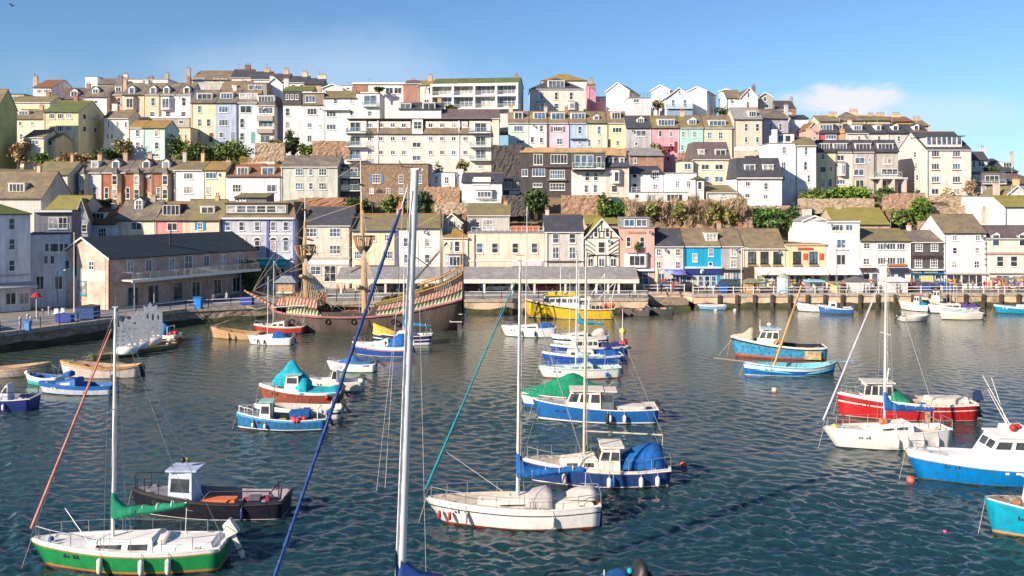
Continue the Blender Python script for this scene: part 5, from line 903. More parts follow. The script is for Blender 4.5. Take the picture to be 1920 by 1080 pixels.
for l,x0,x1,y0,y1,Y,ln,m in (('red brown stone retaining wall below the charcoal glazed box',1053,1136,366,404,162.5,.5,st3),('dark shaded stone wall right of the long flats',922,980,272,338,185,.6,stD),('ochre topped stone wall under the pastel terrace',975,1172,277,292,184.5,1.5,blotch('dry_grass_wall',[(.2,.13,.07),(.42,.28,.13),(.3,.22,.1)],.6)),
  ('red stone wall right of the palm like tree',586,656,264,300,186.5,.5,st3),('pinkish stone wall left of the palm like tree',478,534,268,302,187,.5,st4),('brown boarded garden wall under the sage grey house',560,660,371,392,165,.3,blotch('boards',[(.2,.1,.06),(.36,.2,.12)],.8)),
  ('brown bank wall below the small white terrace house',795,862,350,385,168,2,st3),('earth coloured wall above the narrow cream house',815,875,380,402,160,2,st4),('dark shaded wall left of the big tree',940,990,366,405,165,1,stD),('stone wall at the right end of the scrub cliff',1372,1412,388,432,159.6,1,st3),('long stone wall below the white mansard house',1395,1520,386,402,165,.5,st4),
  ('crooked stone wall below the porch of the grey terrace',1655,1735,362,400,167,2.5,st3),('beige garden wall below the hotel',1745,1842,367,386,174,1,st4),('lower beige garden wall with gap below the hotel',1752,1850,385,404,164,.6,st4),('stone garden wall among the bushes',1500,1640,372,400,166,1.5,st4),('stone wall with piers behind the black shop roof',1725,1770,415,438,157,.5,st4),
  ('brick wall under the turquoise mint house',1274,1300,286,300,189,.4,st3),('white picket topped wall by the beige dormer house',1380,1432,275,283,190,.3,paint((.75,.72,.68),.6)),('low wall in front of the apricot terrace',240,360,224,230,212,.3,paint((.6,.56,.54),.7))): bank('stone_wall',l,x0,x1,y0,y1,Y,ln,m,.12)
t=thing('timber_deck','orange timber balustraded deck above the rusty roofed white house','deck',P(450,306,178)); b=MB(); wd=4.6
b.box(0,wd,0,3,-.2,0,pine); b.build('deck_floor',t); b=MB(); [b.box(x*wd/22,x*wd/22+.07,-.04,.04,0,1.1,pine) for x in range(23)]; b.box(0,wd,-.06,.06,1.1,1.18,pine); b.build('railing',t)
car('dark car parked on the upper street behind the laurel hedge',1146,150,(.04,.06,.1),-1)
o=[x for x in bpy.data.objects if x.get('label','').startswith('dark car parked on the upper street')][0]; o.location=P(1146,384,166)
bank('stone_wall','low wall carrying the upper street car park above the laurel hedge',1128,1185,383,404,164,4,st4,.1)
if 'group' in o: o['group']='cars parked on the upper street'

# more life along the quay
cols=(('navy',(.02,.03,.12)),('cream',(.6,.55,.42)),('grey',(.2,.2,.21)),('red',(.5,.03,.03)),('olive',(.12,.13,.05)),('light blue',(.3,.45,.6)),('brown',(.25,.14,.08)))
spots=((1240,139.9,'near the closed cream parasol'),(1262,139.6,'below the pale blue parasol'),(1300,139.6,'left of the blue bin'),(1345,141.5,'under the navy fascia'),(1405,143.5,'behind the timber hut'),(1440,140.5,'between hut and round kiosk'),(1450,144,'under the long white awning'),(1492,140,'right of the round kiosk'),(1500,144.5,'under the right end of the white awning'),(1546,140.3,'between the turquoise and yellow stalls'),(1604,143.5,'behind the white cabin'),(1636,140,'right of the white cabin'),(1648,143,'at the dark awning shop'),(1800,143.5,'outside the white house window display'),(1838,140.4,'at the railing under the quoined house end'),(1846,144,'at the door of the quoined house'),(1896,143,'by the cafe front'),(1908,140.5,'at the very right railing'),(905,140.5,'behind the black hatchback'),(960,140.2,'left of the red car'),(1046,140.3,'between red and white cars'),(1110,140.4,'right of the second white car'),(1135,141,'at the right pavilion end'),(1176,140.8,'at the last pavilion post'),(530,129.5,'by the grey tent stall'),(612,132,'left of the orange dressed one'),(668,134.5,'behind the main mast'))
for i,(px,Y,l) in enumerate(spots): n,c=cols[i*3%7]; person('person in '+n+' top '+l,px,Y,c,((.03,.03,.05),(.1,.1,.12),(.05,.04,.03))[i%3],i%2)
pot=None
for i,px in enumerate((1180,1187,1194,1201,1184,1192,1475,1562,1640,1905,1212)):
    loc=((px-CX)*(132.6 if px<1215 else 139.3)/F,(132.9 if px<1215 else 139.9)+(i%3)*.35,ZQ+(.42 if i in(4,5) else 0))
    if pot is None:
        pot=thing('lobster_pot','netted lobster pot stacked on the quay edge','lobster pot',loc,0,'lobster pots on the quay'); b=MB(); b.box(-.4,.4,-.25,.25,0,.05,wood); b.build('pot_base',pot); b=MB()
        for k in range(5): x=-.36+k*.18; b.path([(x,-.22,.05),(x,-.2,.3),(x,0,.4),(x,.2,.3),(x,.22,.05)],.025,(navy,orange_,rope)[k%3] if False else rope,4)
        b.build('pot_hoop',pot)
    else: c=copy_tree(pot); c.location=loc
def table(t):
    b=MB(); b.lathe((0,0,0),[(.25,0),(.05,.03),(.04,.7),(.5,.71),(.5,.75),(.001,.75)],white,10); b.build('table_top',t)
    for s in(-.75,.75): b=MB(); b.box(s-.2,s+.2,-.2,.2,.42,.46,wood); b.box(s+(.18 if s>0 else -.2),s+(.2 if s>0 else -.18),-.2,.2,.46,.9,wood); [b.box(s+x-.02,s+x+.02,y-.02,y+.02,0,.42,wood) for x in(-.17,.17) for y in(-.17,.17)]; b.build('bench_seat',t)
tb_=None
for px,Y in ((1252,141.6),(1310,141.8),(1322,142.6),(1436,143),(1462,143.2),(1490,143.4),(1530,143.6),(1872,141.8),(1886,142.2),(1900,141.8)):
    loc=((px-CX)*Y/F,Y,ZQ)
    if tb_ is None: tb_=simple('cafe_table','white round cafe table with two wooden seats on the quay','table',px,Y,table,'cafe tables along the right quay')
    else: c=copy_tree(tb_); c.location=loc

rk_c=(('red',(.5,.04,.04)),('yellow',(.65,.5,.05)),('white',(.7,.7,.7)),('green',(.03,.3,.12)),('pink',(.6,.25,.35)),('blue',(.03,.12,.45)))
for i,(px,Y,l) in enumerate(((1243,146,'below the pinkish white house'),(1254,146,'under the violet parasol'),(1266,146,'right of the violet parasol'),(1430,146,'under the long awning left end'),(1445,146,'under the long awning middle'),(1483,146,'under the long awning right end'),(1520,146,'before the red curved sign house'),(1600,146,'before the tall white house'),(1630,146,'at the dark awning'),(1716,146.3,'left of the gold lettered window'),(1760,146.3,'right of the gold lettered window'),(1783,146.3,'at the quoined house window'),(1870,146,'left in the cafe front'),(1895,146,'middle of the cafe front'),(1912,146,'right in the cafe front'),(1068,146,'behind the white car'),(920,146,'behind the other white car'))):
    n,c=rk_c[i*5%6]
    def rack(t,c=c,i=i):
        b=MB(); [b.box(x-.03,x+.03,-.3,.3,0,1.7,wood) for x in(-.7,.7)]; b.build('rack_frame',t); rg=random.Random(i)
        for k in range(3): b=MB(); b.box(-.68,.68,-.28,.28,.35+k*.5,.39+k*.5,wood); b.build('shelf',t); b=MB(); [b.box(-.65+j*.26,-.45+j*.26,-.25,.2,.39+k*.5,.39+k*.5+rg.uniform(.15,.4),paint((c,rg.choice(rk_c)[1])[j%2],.6)) for j in range(5)]; tag(b.build('goods_row',t),None,None,None,None)
    simple('display_rack','shop rack with '+n+' goods '+l,'rack',px,Y,rack)
# ================================================================ BOATS
cream=paint((.74,.68,.56),.45,.15); bg_=paint((.70,.62,.52),.5,.2); tarpb=paint((.0,.11,.38),.75,.3); tarpt=paint((.0,.36,.46),.75,.3); tarpg=paint((.0,.24,.12),.75,.3); fen=paint((.70,.66,.58),.5,.2); orange=paint((.75,.17,.05),.5); dkgrey=paint((.05,.05,.055),.5)
weedm=blotch('waterline_weed',[(.02,.025,.012),(.06,.07,.03),(.12,.11,.06)],3)
class Boat:
    def __init__(s,label,bow,st,B=2.5,fb=.8,fbow=1.2,rake=.7,wt=.7,bands=None,hull=white,deck=bg_,cat='boat',name=None,coc=(0,.3),drop=.4,boot=None,stripe=None,rub=None,st_rise=.1,group='boats moored in the harbour',dbl=False,soff=0,inner=None):
        b=W0(*bow); a=W0(*st); s.L=L=(b-a).length; s.B=B; s.h=math.atan2(b.y-a.y,b.x-a.x); s.a=a; s.fb,s.fbow,s.rake,s.wt,s.sr,s.dbl=fb,fbow,rake,wt,st_rise,dbl; s.coc=coc; s.drop=drop
        s.root=thing(name or cat.replace(' ','_'),label,cat,a,s.h,group)
        bands=bands or ([(-.3,.0,boot or dkgrey),(0,.12,boot or hull),(.12,.80,hull),(.80,.88,stripe or hull),(.88,1,hull)])
        bands=[bands[0],(0,.045,weedm)]+[(max(.045,x[0]),x[1],x[2]) for x in bands[1:] if x[1]>.05]
        lv=[x[0] for x in bands]+[bands[-1][1]]; n=18; ts=[i/n for i in range(n+1)]; m=MB()
        def ring(t): return [s.pt(t,l) for l in lv]
        for sd in(1,-1):
            R_=[ring(t) for t in ts]
            for i in range(n):
                for j in range(len(lv)-1):
                    q=[R_[i][j],R_[i+1][j],R_[i+1][j+1],R_[i][j+1]]; q=[(x,y*sd,z) for x,y,z in q]; m.raw(q if sd<0 else q[::-1],[(0,1,2,3)],bands[j][2],True)
        if not dbl:
            R0=ring(0)
            for j in range(len(lv)-1): a_,c_=R0[j],R0[j+1]; m.raw([(a_[0],a_[1],a_[2]),(a_[0],-a_[1],a_[2]),(c_[0],-c_[1],c_[2]),(c_[0],c_[1],c_[2])],[(0,1,2,3)],bands[j][2])
        o=m.build('hull',s.root); fixn(o)
        d=MB(); tt=[0]; e=coc
        for t in ts[1:-1]:
            for c in e:
                if tt[-1]<c<=t and c>0: tt+= [c-.001,c+.001]
            if abs(t-tt[-1])>.01: tt.append(t)
        tt.append(.985); gun=rub or hull
        rows=[]
        for t in tt:
            x,w,z=s.pt(t,1); dz=drop if e[0]<=t<e[1] else .05; iw=max(.02,w-.09); rows.append([(x,w+.02,z),(x,w+.02,z+.06),(x,iw,z+.06),(x,max(.01,iw-.02),z-dz),(x,0,z-dz+.03)])
        dm_=[gun,gun,inner or deck,deck]
        for i in range(len(rows)-1):
            for k in range(4):
                for sd in(1,-1): d.raw([(p[0],p[1]*sd,p[2]) for p in (rows[i][k],rows[i+1][k],rows[i+1][k+1],rows[i][k+1])],[(0,1,2,3)],dm_[k])
        x,w,z=s.pt(0,1); dz=drop if e[0]<=0 else .05
        if not dbl: d.box(x-.02,x+.07,-w,w,z-dz,z+.06,gun)
        o=d.build('deck',s.root); fixn(o)
        if rub:
            m=MB()
            for sd in(1,-1): m.path([V((p[0],(p[1]+.02)*sd,p[2]-.0)) for p in (s.pt(t,.93) for t in ts)],.05,rub,4)
            m.build('rubbing_strake',s.root)
        rg=random.Random(label)
        x,w,z=s.pt(1,1); m=MB(); m.tube((x-.1,0,z+.05),(x+.35,rg.uniform(-.2,.2),-.2),.014,rope,n=4); m.build('mooring_line',s.root)
        for t in(.12,.88):
            for sd in(-1,1): x,w,z=s.pt(t,1); m=MB(); m.box(x-.1,x+.1,(w-.14)*sd-.02,(w-.14)*sd+.02,z+.05,z+.13,steel); m.build('cleat',s.root)
        if cat not in('rowing boat','punt','dinghy','skiff','inflatable dinghy','tender'):
            t=rg.uniform(.7,.8); x0,w0,z0=s.pt(t,.68); x1,w1,z1=s.pt(t+.09,.68)
            for k in range(5):
                f=k/5; m=MB(); xx=x0+(x1-x0)*f; ww=w0+(w1-w0)*f; hh=.09; m.box(xx,xx+.07,ww-.01,ww+.03,z0-hh,z0+(hh if rg.random()<.6 else .0),white if hull is not white else dkgrey)
                if k!=2: m.build('registration_mark',s.root)
        n_=rg.randint(2,4)
        for k in range(n_):
            t=rg.uniform(.05,.2); x,w,z=s.pt(t,1); zz=s.dz(t); m=MB(); q=rg.uniform(-.6,.6)*w; m.lathe((x,q,zz+.03),[(.12,0),(.22,.03),(.22,.12),(.1,.16),(.01,.12)],(ropew,rope,tarpb,orange)[rg.randint(0,3)],9); m.build('rope_coil',s.root)
    def bf(s,t):
        h=s.B/2
        if s.dbl and t<.45: return h*max(0,1-((.45-t)/.45)**2.3)**.8
        if t<.45: return h*(s.wt+(1-s.wt)*math.sin(math.pi/2*t/.45))
        return h*max(0,1-((t-.45)/.55)**2.1)**.85
    def zs(s,t): return s.fb+(s.fbow-s.fb)*max(0,(t-.15)/.85)**1.8+s.sr*max(0,(.35-t)/.35)**1.5
    def pt(s,t,l):
        g=.86-.42*max(0,(t-.45)/.55)**1.3; 
        if s.dbl: g-=.3*max(0,(.4-t)/.4)
        w=s.bf(t)*(g+(1-g)*max(0,l)**.7)*(1 if l>=0 else 1+l*1.2); x=s.L*t+s.rake*t**4*l-(.25 if s.dbl else .08)*(1-t)**4*l
        return (x,w,s.zs(t)*l)
    def dz(s,t): return s.zs(t)-(s.drop if s.coc[0]<=t<s.coc[1] else .05)
    def wld(s,x,y,z): c,n=math.cos(s.h),math.sin(s.h); return V((s.a.x+c*x-n*y,s.a.y+n*x+c*y,z))
    def loc(s,px,py,y=0):   # local x,z of a picture ray crossing the boat's centre plane
        o=V((0,0,H))-s.a; d=V(((px-CX)/F,1,-(py-YH)/F)); c,n=math.cos(s.h),math.sin(s.h)
        oy=-n*o.x+c*o.y; dy=-n*d.x+c*d.y; t=(y-oy)/dy; p=o+d*t; return c*p.x+n*p.y, p.z
    def hz(s,t,py): # height at station t that shows at picture row py
        p=s.wld(t*s.L,0,0); return H-(py-YH)*p.y/F
    def trunk(s,t0,t1,wf,h,m,wins=(),hf=None,name='cabin',slope=.5,z0=None,back=.06,wm=None,wz=(.35,.75),par=None,top=None):
        x0,x1=t0*s.L,t1*s.L; z=z0 if z0 is not None else min(s.zs(t0),s.zs(t1))-.12; w0=s.bf(max(.02,t0+.02))*wf; w1=min(s.bf(t1)*wf*.95,w0); hf=h if hf is None else hf; k=.88
        zt0=z+h+.1; zt1=z+hf+.1; b=MB()
        w0,w1=max(w0,.2),max(w1,.15)
        B=[(x0,-w0,z-.3),(x1,-w1,z-.3),(x1,w1,z-.3),(x0,w0,z-.3)]; x1t=x1-slope*hf; x0t=x0+back; Tq=[(x0t,-w0*k,zt0),(x1t,-w1*k,zt1),(x1t,w1*k,zt1),(x0t,w0*k,zt0)]
        b.hull8(B,Tq,m); Tr=[(x0t+.12,-w0*k*.7,zt0+.08),(x1t-.15,-w1*k*.7,zt1+.07),(x1t-.15,w1*k*.7,zt1+.07),(x0t+.12,w0*k*.7,zt0+.08)]; b.hull8([(p[0],p[1],p[2]-.001) for p in Tq],Tr,top or m)
        o=b.build(name,s.root); fixn(o)
        for (a,c) in wins:
            for sd in(-1,1):
                g=MB(); q=[]
                for u,v in((a,wz[0]),(c,wz[0]),(c,wz[1]),(a,wz[1])):
                    zt=zt0+(zt1-zt0)*u; zz=z+(zt-z)*v; f=(zz-(z-.3))/(zt-(z-.3)); xb=x0+(x1-x0)*u; xt=x0t+(x1t-x0t)*u; wb=w0+(w1-w0)*u; q.append(V((xb+(xt-xb)*f,sd*(wb+(wb*k-wb)*f+.012),zz)))
                g.raw(q+[V((p.x,p.y+sd*.02,p.z)) for p in q],[(0,1,2,3),(7,6,5,4),(0,4,5,1),(1,5,6,2),(2,6,7,3),(3,7,4,0)],wm or G1); g.build('window',o)
        return o,zt0+.08
    def house(s,t0,t1,wf,h,m,roof=None,n=2,front=True,slope=.25,z0=None,wz=(.48,.86),over=.12,open_back=False,name='wheelhouse'):
        o,zt=s.trunk(t0,t1,wf,h,m,[((i+.12)/n,(i+.88)/n) for i in range(n)],slope=slope,name=name,z0=z0,back=.05,wz=wz)
        x0,x1=t0*s.L,t1*s.L; w=max(.2,s.bf(t0)*wf); z=z0 if z0 is not None else min(s.zs(t0),s.zs(t1))-.12
        if front:
            w1=min(s.bf(t1)*wf*.95,s.bf(t0)*wf)*.9; g=MB(); za,zb=z+(h+.1)*wz[0],z+(h+.1)*wz[1]; f=lambda q:x1-slope*(h*(q-z+.3)/(h+.4))+.02
            for a,c in((-.85,-.08),(.08,.85)): g.hull8([(f(za)-.03,w1*a,za),(f(za)+.012,w1*a,za),(f(za)+.012,w1*c,za),(f(za)-.03,w1*c,za)],[(f(zb)-.03,w1*a,zb),(f(zb)+.012,w1*a,zb),(f(zb)+.012,w1*c,zb),(f(zb)-.03,w1*c,zb)],G1)
            g.build('windscreen',o)
        r=MB(); r.box(x0-over-.1,x1-slope*h+over,-w*.9-over*.5,w*.9+over*.5,zt-.07,zt+.02,roof or m); r.build('cabin_roof',s.root); return o,zt
    def mast(s,t,topy,r=.07,m=white,boom=None,cover=None,spread=True,stays=True,toppx=None,z0=None,jib=None,bt=None,name='mast',bz=None,forez=None):
        x=t*s.L; z=z0 if z0 is not None else s.zs(t)+.3; zt=s.hz(t,topy); xt=x-.012*(zt-z)
        if toppx is not None: xt,zt=s.loc(toppx,topy)
        b=MB(); b.tube((x,0,z-.5),(xt,0,zt),r,m,r*.72,8); o=b.build(name,s.root)
        q=MB(); q.box(xt-.12,xt+.12,-.05,.05,zt,zt+.06,steel); q.tube((xt,0,zt),(xt,0,zt+.45),.012,steel,n=4); q.tube((xt-.2,0,zt+.3),(xt+.2,0,zt+.3),.012,blackp,n=4); q.build('masthead',o)
        bx,_,bzz=s.pt(1,1); F0=(bx-.05,0,bzz+.1)
        if spread:
            zz=z+(zt-z)*.55; xx=x+(xt-x)*.55; q=MB(); q.tube((xx,-.75,zz+.05),(xx,.75,zz+.05),.03,m,n=4); q.build('spreader',o)
        if stays:
            q=MB(); rr=.014; st=s.pt(0,1); w=s.bf(t)*.97; zc=s.zs(t)
            q.tube(F0,(xt,0,zt-.1),rr,steel,n=3,caps=False); q.tube((st[0]+.1,0,st[2]),(xt,0,zt),rr,steel,n=3,caps=False)
            for sd in(-1,1):
                if spread: q.path([(x-.1,w*sd,zc),(xx,.75*sd,zz+.05),(xt,0,zt-.15)],rr,steel,3)
                q.tube((x-.35,w*sd,zc),(x+(xt-x)*.55,0,z+(zt-z)*.55),rr,steel,n=3,caps=False)
            q.tube((x-.15,.05,z+.8),(xt-.12,.03,zt-.2),.012,ropew,n=3,caps=False); q.build('rigging',s.root)
        if jib:
            q=MB(); a=V(F0)+V((-.02,0,.35)); e=V((xt,0,zt-.5)); d=e-a; N_=14
            for i in range(N_): f0,f1=i/N_,(i+1)/N_; q.tube(a+d*f0*.95,a+d*f1*.95,.075*(1-f0*.55),jib,.075*(1-f1*.55),6)
            q.build('furled_jib',s.root)
        if boom:
            bl,z1,zz=boom; q=MB(); A=V((x-.05,0,z1)); E=V((x-bl,0,zz)); q.tube(A,E,.055,m,n=6); q.build('boom',s.root)
            if cover:
                q=MB(); rg=random.Random(int(x*9)); prof=[(-.03,1.35,.15),(.06,.95,.22),(.16,.55,.27),(.35,.42,.25),(.6,.34,.21),(.85,.25,.16),(1.0,.15,.10)]; vs=[]
                for u,hh,ww in prof:
                    c=A.lerp(E,max(0,u)); n_=8
                    for k in range(n_):
                        an=2*math.pi*k/n_; vs.append(c+V((0.08 if u<0 else 0,math.sin(an)*ww*rg.uniform(.85,1.1),(math.cos(an)*.5+.5)*hh-.14+rg.uniform(-.02,.02))))
                fs=[(j*8+k,j*8+(k+1)%8,(j+1)*8+(k+1)%8,(j+1)*8+k) for j in range(len(prof)-1) for k in range(8)]+[tuple(range(7,-1,-1)),tuple(range((len(prof)-1)*8,len(prof)*8))]
                q.raw(vs,fs,cover,True); soften(fixn(q.build('sail_cover',s.root)),2,.035,3)
                for u in(.2,.4,.6,.8): q=MB(); c=A.lerp(E,u); q.lathe(c+V((0,0,.08)),[(.24*(1.15-u*.5),-.02),(.25*(1.15-u*.5),0),(.24*(1.15-u*.5),.02)],ropew,8,(1,0,.01)); q.build('sail_tie',s.root)
            q=MB(); q.tube(E,(x-bl+.1,0,s.dz(max(.02,(x-bl)/s.L))+.1),.018,ropew,n=3); q.tube(E,(xt,0,zt),.010,ropew,n=3); q.build('mainsheet',s.root)
        return o
    def rails(s,t0=.72,h=.55,stern=True,mid=True,m=steel):
        b=MB(); bx,_,bz=s.pt(1,1); P_=[s.pt(t,1) for t in(t0,(t0+1)/2,.97)]
        for sd in(-1,1):
            pts=[V((p[0],(p[1]-.06)*sd if i<2 else .12*sd,p[2]+h)) for i,p in enumerate(P_)]; b.path(pts,.022,m,4)
            for i,p in enumerate(P_): b.tube((p[0],(p[1]-.06)*sd if i<2 else .1*sd,p[2]),pts[i],.02,m,n=4)
        b.tube((P_[2][0],-.12,P_[2][2]+h),(P_[2][0],.12,P_[2][2]+h),.022,m,n=4); b.build('pulpit',s.root)
        if stern:
            b=MB(); Q_=[s.pt(t,1) for t in(.0,.14)]
            for sd in(-1,1):
                b.path([(Q_[0][0],(Q_[0][1]-.1)*sd,Q_[0][2]+h),(Q_[1][0],(Q_[1][1]-.06)*sd,Q_[1][2]+h)],.022,m,4)
                for p in Q_: b.tube((p[0],(p[1]-.08)*sd,p[2]),(p[0],(p[1]-.08)*sd,p[2]+h),.02,m,n=4)
            b.tube((Q_[0][0],-(Q_[0][1]-.1),Q_[0][2]+h),(Q_[0][0],Q_[0][1]-.1,Q_[0][2]+h),.022,m,n=4); b.build('pushpit',s.root)
        if mid:
            TT=[.14+(t0-.14)*i/4 for i in range(5)]
            for sd in(-1,1):
                b=MB(); Z_=[s.pt(t,1) for t in TT]; top=[V((p[0],(p[1]-.06)*sd,p[2]+h)) for p in Z_]; b.path(top,.011,m,3)
                for p,q in zip(Z_[1:-1],top[1:-1]): b.tube((p[0],(p[1]-.06)*sd,p[2]),q,.017,m,n=4)
                b.build('guardrail',s.root)
    def fenders(s,ts,m=fen,r=.11,l=.55,both=False):
        for t in ts:
            for sd in((1,-1) if both else (1,)):
                x,w,z=s.pt(t,1); x2,w2,_=s.pt(t,.3); b=MB(); zc=z*.45; w_=s.pt(t,.5)[1]+r+.03; b.lathe((x,w_*sd,zc),[(.02,-l*.55),(r*.8,-l*.45),(r,-l*.3),(r,l*.3),(r*.8,l*.45),(.02,l*.55)],m,8); b.tube((x,w_*sd,zc+l*.5),(x,(w+.02)*sd,z+.05),.014,ropew,n=3); b.build('fender',s.root)
    def outboard(s,y=0,m=dkgrey,tilt=.5,k=1.0):
        x=-.15; z=s.zs(0)+.05; t=thing('outboard_motor','','',(x,y,z),0); t.parent=s.root; t.rotation_euler=(0,tilt,0)
        b=MB(); b.hull8([(-.35*k,-.14*k,.05),(.05,-.14*k,.05),(.05,.14*k,.05),(-.35*k,.14*k,.05)],[(-.28*k,-.1*k,.5*k),(.0,-.1*k,.42*k),(.0,.1*k,.42*k),(-.28*k,.1*k,.5*k)],m); b.build('cowling',t)
        b=MB(); b.box(-.2*k,-.05*k,-.05,.05,-.75*k,.06,dkgrey if m is not fen else m); b.box(-.3*k,.02,-.07,.07,-.5*k,-.46*k,dkgrey); b.build('leg',t); b=MB(); b.lathe((-.16*k,0,-.72*k),[(.001,-.05),(.06,0),(.04,.12),(.14,.13),(.001,.16)],dkgrey,8,(-1,0,0)); b.build('propeller',t)
    def tent(s,rows,m,name='boat_cover',edge=-.02):
        """rows of (t, ridge height over sheer, half width factor)"""
        b=MB(); g=[]; rg=random.Random(len(rows)*7+int(s.L*10))
        for t,h,wf in rows:
            x,w,z=s.pt(min(t,.98),1); w=max(.06,w*wf); g.append([V((x,-w,z-.12+edge)),V((x+rg.uniform(-.05,.05),-w*.98,z+.04+max(0,h*.1))),V((x+rg.uniform(-.06,.06),-w*.5,z+h*.60+rg.uniform(-.05,.05))),V((x,0,z+h)),V((x+rg.uniform(-.06,.06),w*.5,z+h*.60+rg.uniform(-.05,.05))),V((x,w*.98,z+.04+max(0,h*.1))),V((x,w,z-.12+edge))])
        n=7; vs=[p for r in g for p in r]; fs=[(i*n+j,(i+1)*n+j,(i+1)*n+j+1,i*n+j+1) for i in range(len(g)-1) for j in range(n-1)]+[tuple(range(n)),tuple(range(len(vs)-1,len(vs)-n-1,-1))]
        b.raw(vs,fs,m); o=b.build(name,s.root); fixn(o); soften(o); return o
    def hood(s,t0,t1,wf,h,m,z0=None,name='spray_hood'):
        x0,x1=t0*s.L,t1*s.L; z=z0 if z0 is not None else s.dz(t0)+.3; w=s.bf(t0)*wf; b=MB(); g=[]
        for u,hh in((0,1),(.45,.98),(.8,.6),(1,.05)):
            x=x0+(x1-x0)*u; g.append([V((x,w*math.cos(math.pi*k/8)*(1-.1*u),z+h*hh*math.sin(math.pi*k/8)**.7)) for k in range(9)])
        vs=[p for r in g for p in r]; b.raw(vs,[(i*9+j,(i+1)*9+j,(i+1)*9+j+1,i*9+j+1) for i in range(3) for j in range(8)]+[tuple(range(9))],m,False); soften(fixn(b.build(name,s.root)),1,.03)
    def buoys(s,ts,m=orange,r=.2,z=.1,y=.6,name='float_ball'):
        for i,t in enumerate(ts):
            x,w,zz=s.pt(t,1); b=MB(); b.ball((x,w*y*(1 if i%2 else .7),zz+z),r,m,8); b.build(name,s.root)
    def clutter(s,t0,t1,n=8,cs=((.3,.15,.08),(.02,.1,.35),(.4,.35,.3),(.05,.05,.05),(.5,.1,.04)),seed=1,hh=.4):
        rg=random.Random(seed)
        for i in range(n):
            t=rg.uniform(t0,t1); x=t*s.L; w=s.bf(t)*.6; y=rg.uniform(-w,w); z=s.dz(t)+.03; b=MB(); k=rg.uniform(.15,.32); m=paint(rg.choice(cs),.7)
            if rg.random()<.5: b.box(x-k,x+k,y-k*.7,y+k*.7,z,z+rg.uniform(.2,hh),m); b.build('crate',s.root)
            else: b.lathe((x,y,z),[(k*.5,0),(k,.05),(k,.18),(k*.5,.24),(.01,.2)],m,9); b.build('rope_coil',s.root)
    def thwarts(s,ts,m=wood):
        for t in ts:
            x=t*s.L; w=s.bf(t)*.93; z=s.zs(t)-.2; b=MB(); b.box(x-.12,x+.12,-w,w,z-.04,z,m); b.build('thwart',s.root)
    def pole(s,t,y,px2,py2,r=.04,m=rope,name='spar',z=None):
        x=t*s.L; z=s.zs(t) if z is None else z; a,b_=s.loc(px2,py2); q=MB(); q.tube((x,y,z),(a,0,b_),r,m,r*.6,6); q.build(name,s.root)
    def arch(s,t,wf,h,m=steel,name='gantry'):
        x=t*s.L; w=s.bf(t)*wf; z=s.dz(t); b=MB(); b.path([(x,-w,z),(x,-w*.95,z+h),(x,w*.95,z+h),(x,w,z)],.035,m,5); b.build(name,s.root)
# 1 green sloop
g=Boat('green hulled sloop with white deck, green sail cover and three white fenders',(88,1061),(420,1057),2.7,.95,1.25,.75,.72,[(-.3,0,dkgrey),(0,.06,dkgrey),(.06,.15,paint((.55,.17,.04),.5)),(.15,.80,paint((.01,.26,.07),.35)),(.80,.86,paint((.45,.2,.06),.5)),(.86,1,white)],deck=white,cat='sailing boat',coc=(.06,.36),drop=.35)
g.trunk(.36,.78,.72,.38,white,[(.08,.36),(.46,.84)],hf=.22,slope=1.2,wz=(.28,.82)); g.trunk(.03,.37,.92,.16,white,slope=.1,name='cockpit_coaming'); 
g.mast(.63,577,.085,white,boom=(3.3,2.15,2.75),cover=tarpg,jib=paint((.55,.2,.16),.7)); g.rails(.78,.6); g.fenders((.62,.40,.26),r=.13,l=.65); g.outboard(-.3,fen,.45,1.5); g.clutter(.05,.12,5,((.5,.4,.25),(.6,.55,.45)),2)
g.pole(.68,1.0,122,953,.025,steel,'boat_hook'); g.buoys((.9,),tarpb,.13); g.hood(.3,.42,.6,.45,fen)
# 2 black workboat
g=Boat('black workboat with pale blue wheelhouse and long open deck',(258,962),(536,963),2.5,.85,1.35,.35,.85,[(-.3,0,dkgrey),(0,.07,white),(.07,.85,paint((.01,.01,.02),.35)),(.85,1,blackp)],deck=paint((.28,.26,.3),.7),cat='workboat',coc=(.02,.62),drop=.5,rub=blackp)
g.house(.60,.79,.62,1.75,paint((.50,.58,.72),.5),paint((.45,.52,.66),.5),1,slope=.12,z0=.5,wz=(.42,.80)); g.rails(.80,.75,False,False,blackp); g.pole(.74,.2,318,868,.03,blackp,'aerial',2.3); g.buoys((.68,),blackp,.16,1.75,.1)
b=MB(); b.box(2.6,4.3,-.3,.35,.55,.82,orange); b.build('engine_box',g.root); b=MB(); b.path([(4.2,1.1,.9),(3.6,1.12,1.5),(.6,1.0,1.5),(.2,.9,.95)],.035,blackp,5); b.build('deck_rail',g.root); g.clutter(.06,.3,9,((.35,.03,.08),(.3,.1,.06),(.1,.1,.12)),5); g.fenders((.25,),navy,.09); g.arch(.08,.85,.9,blackp)
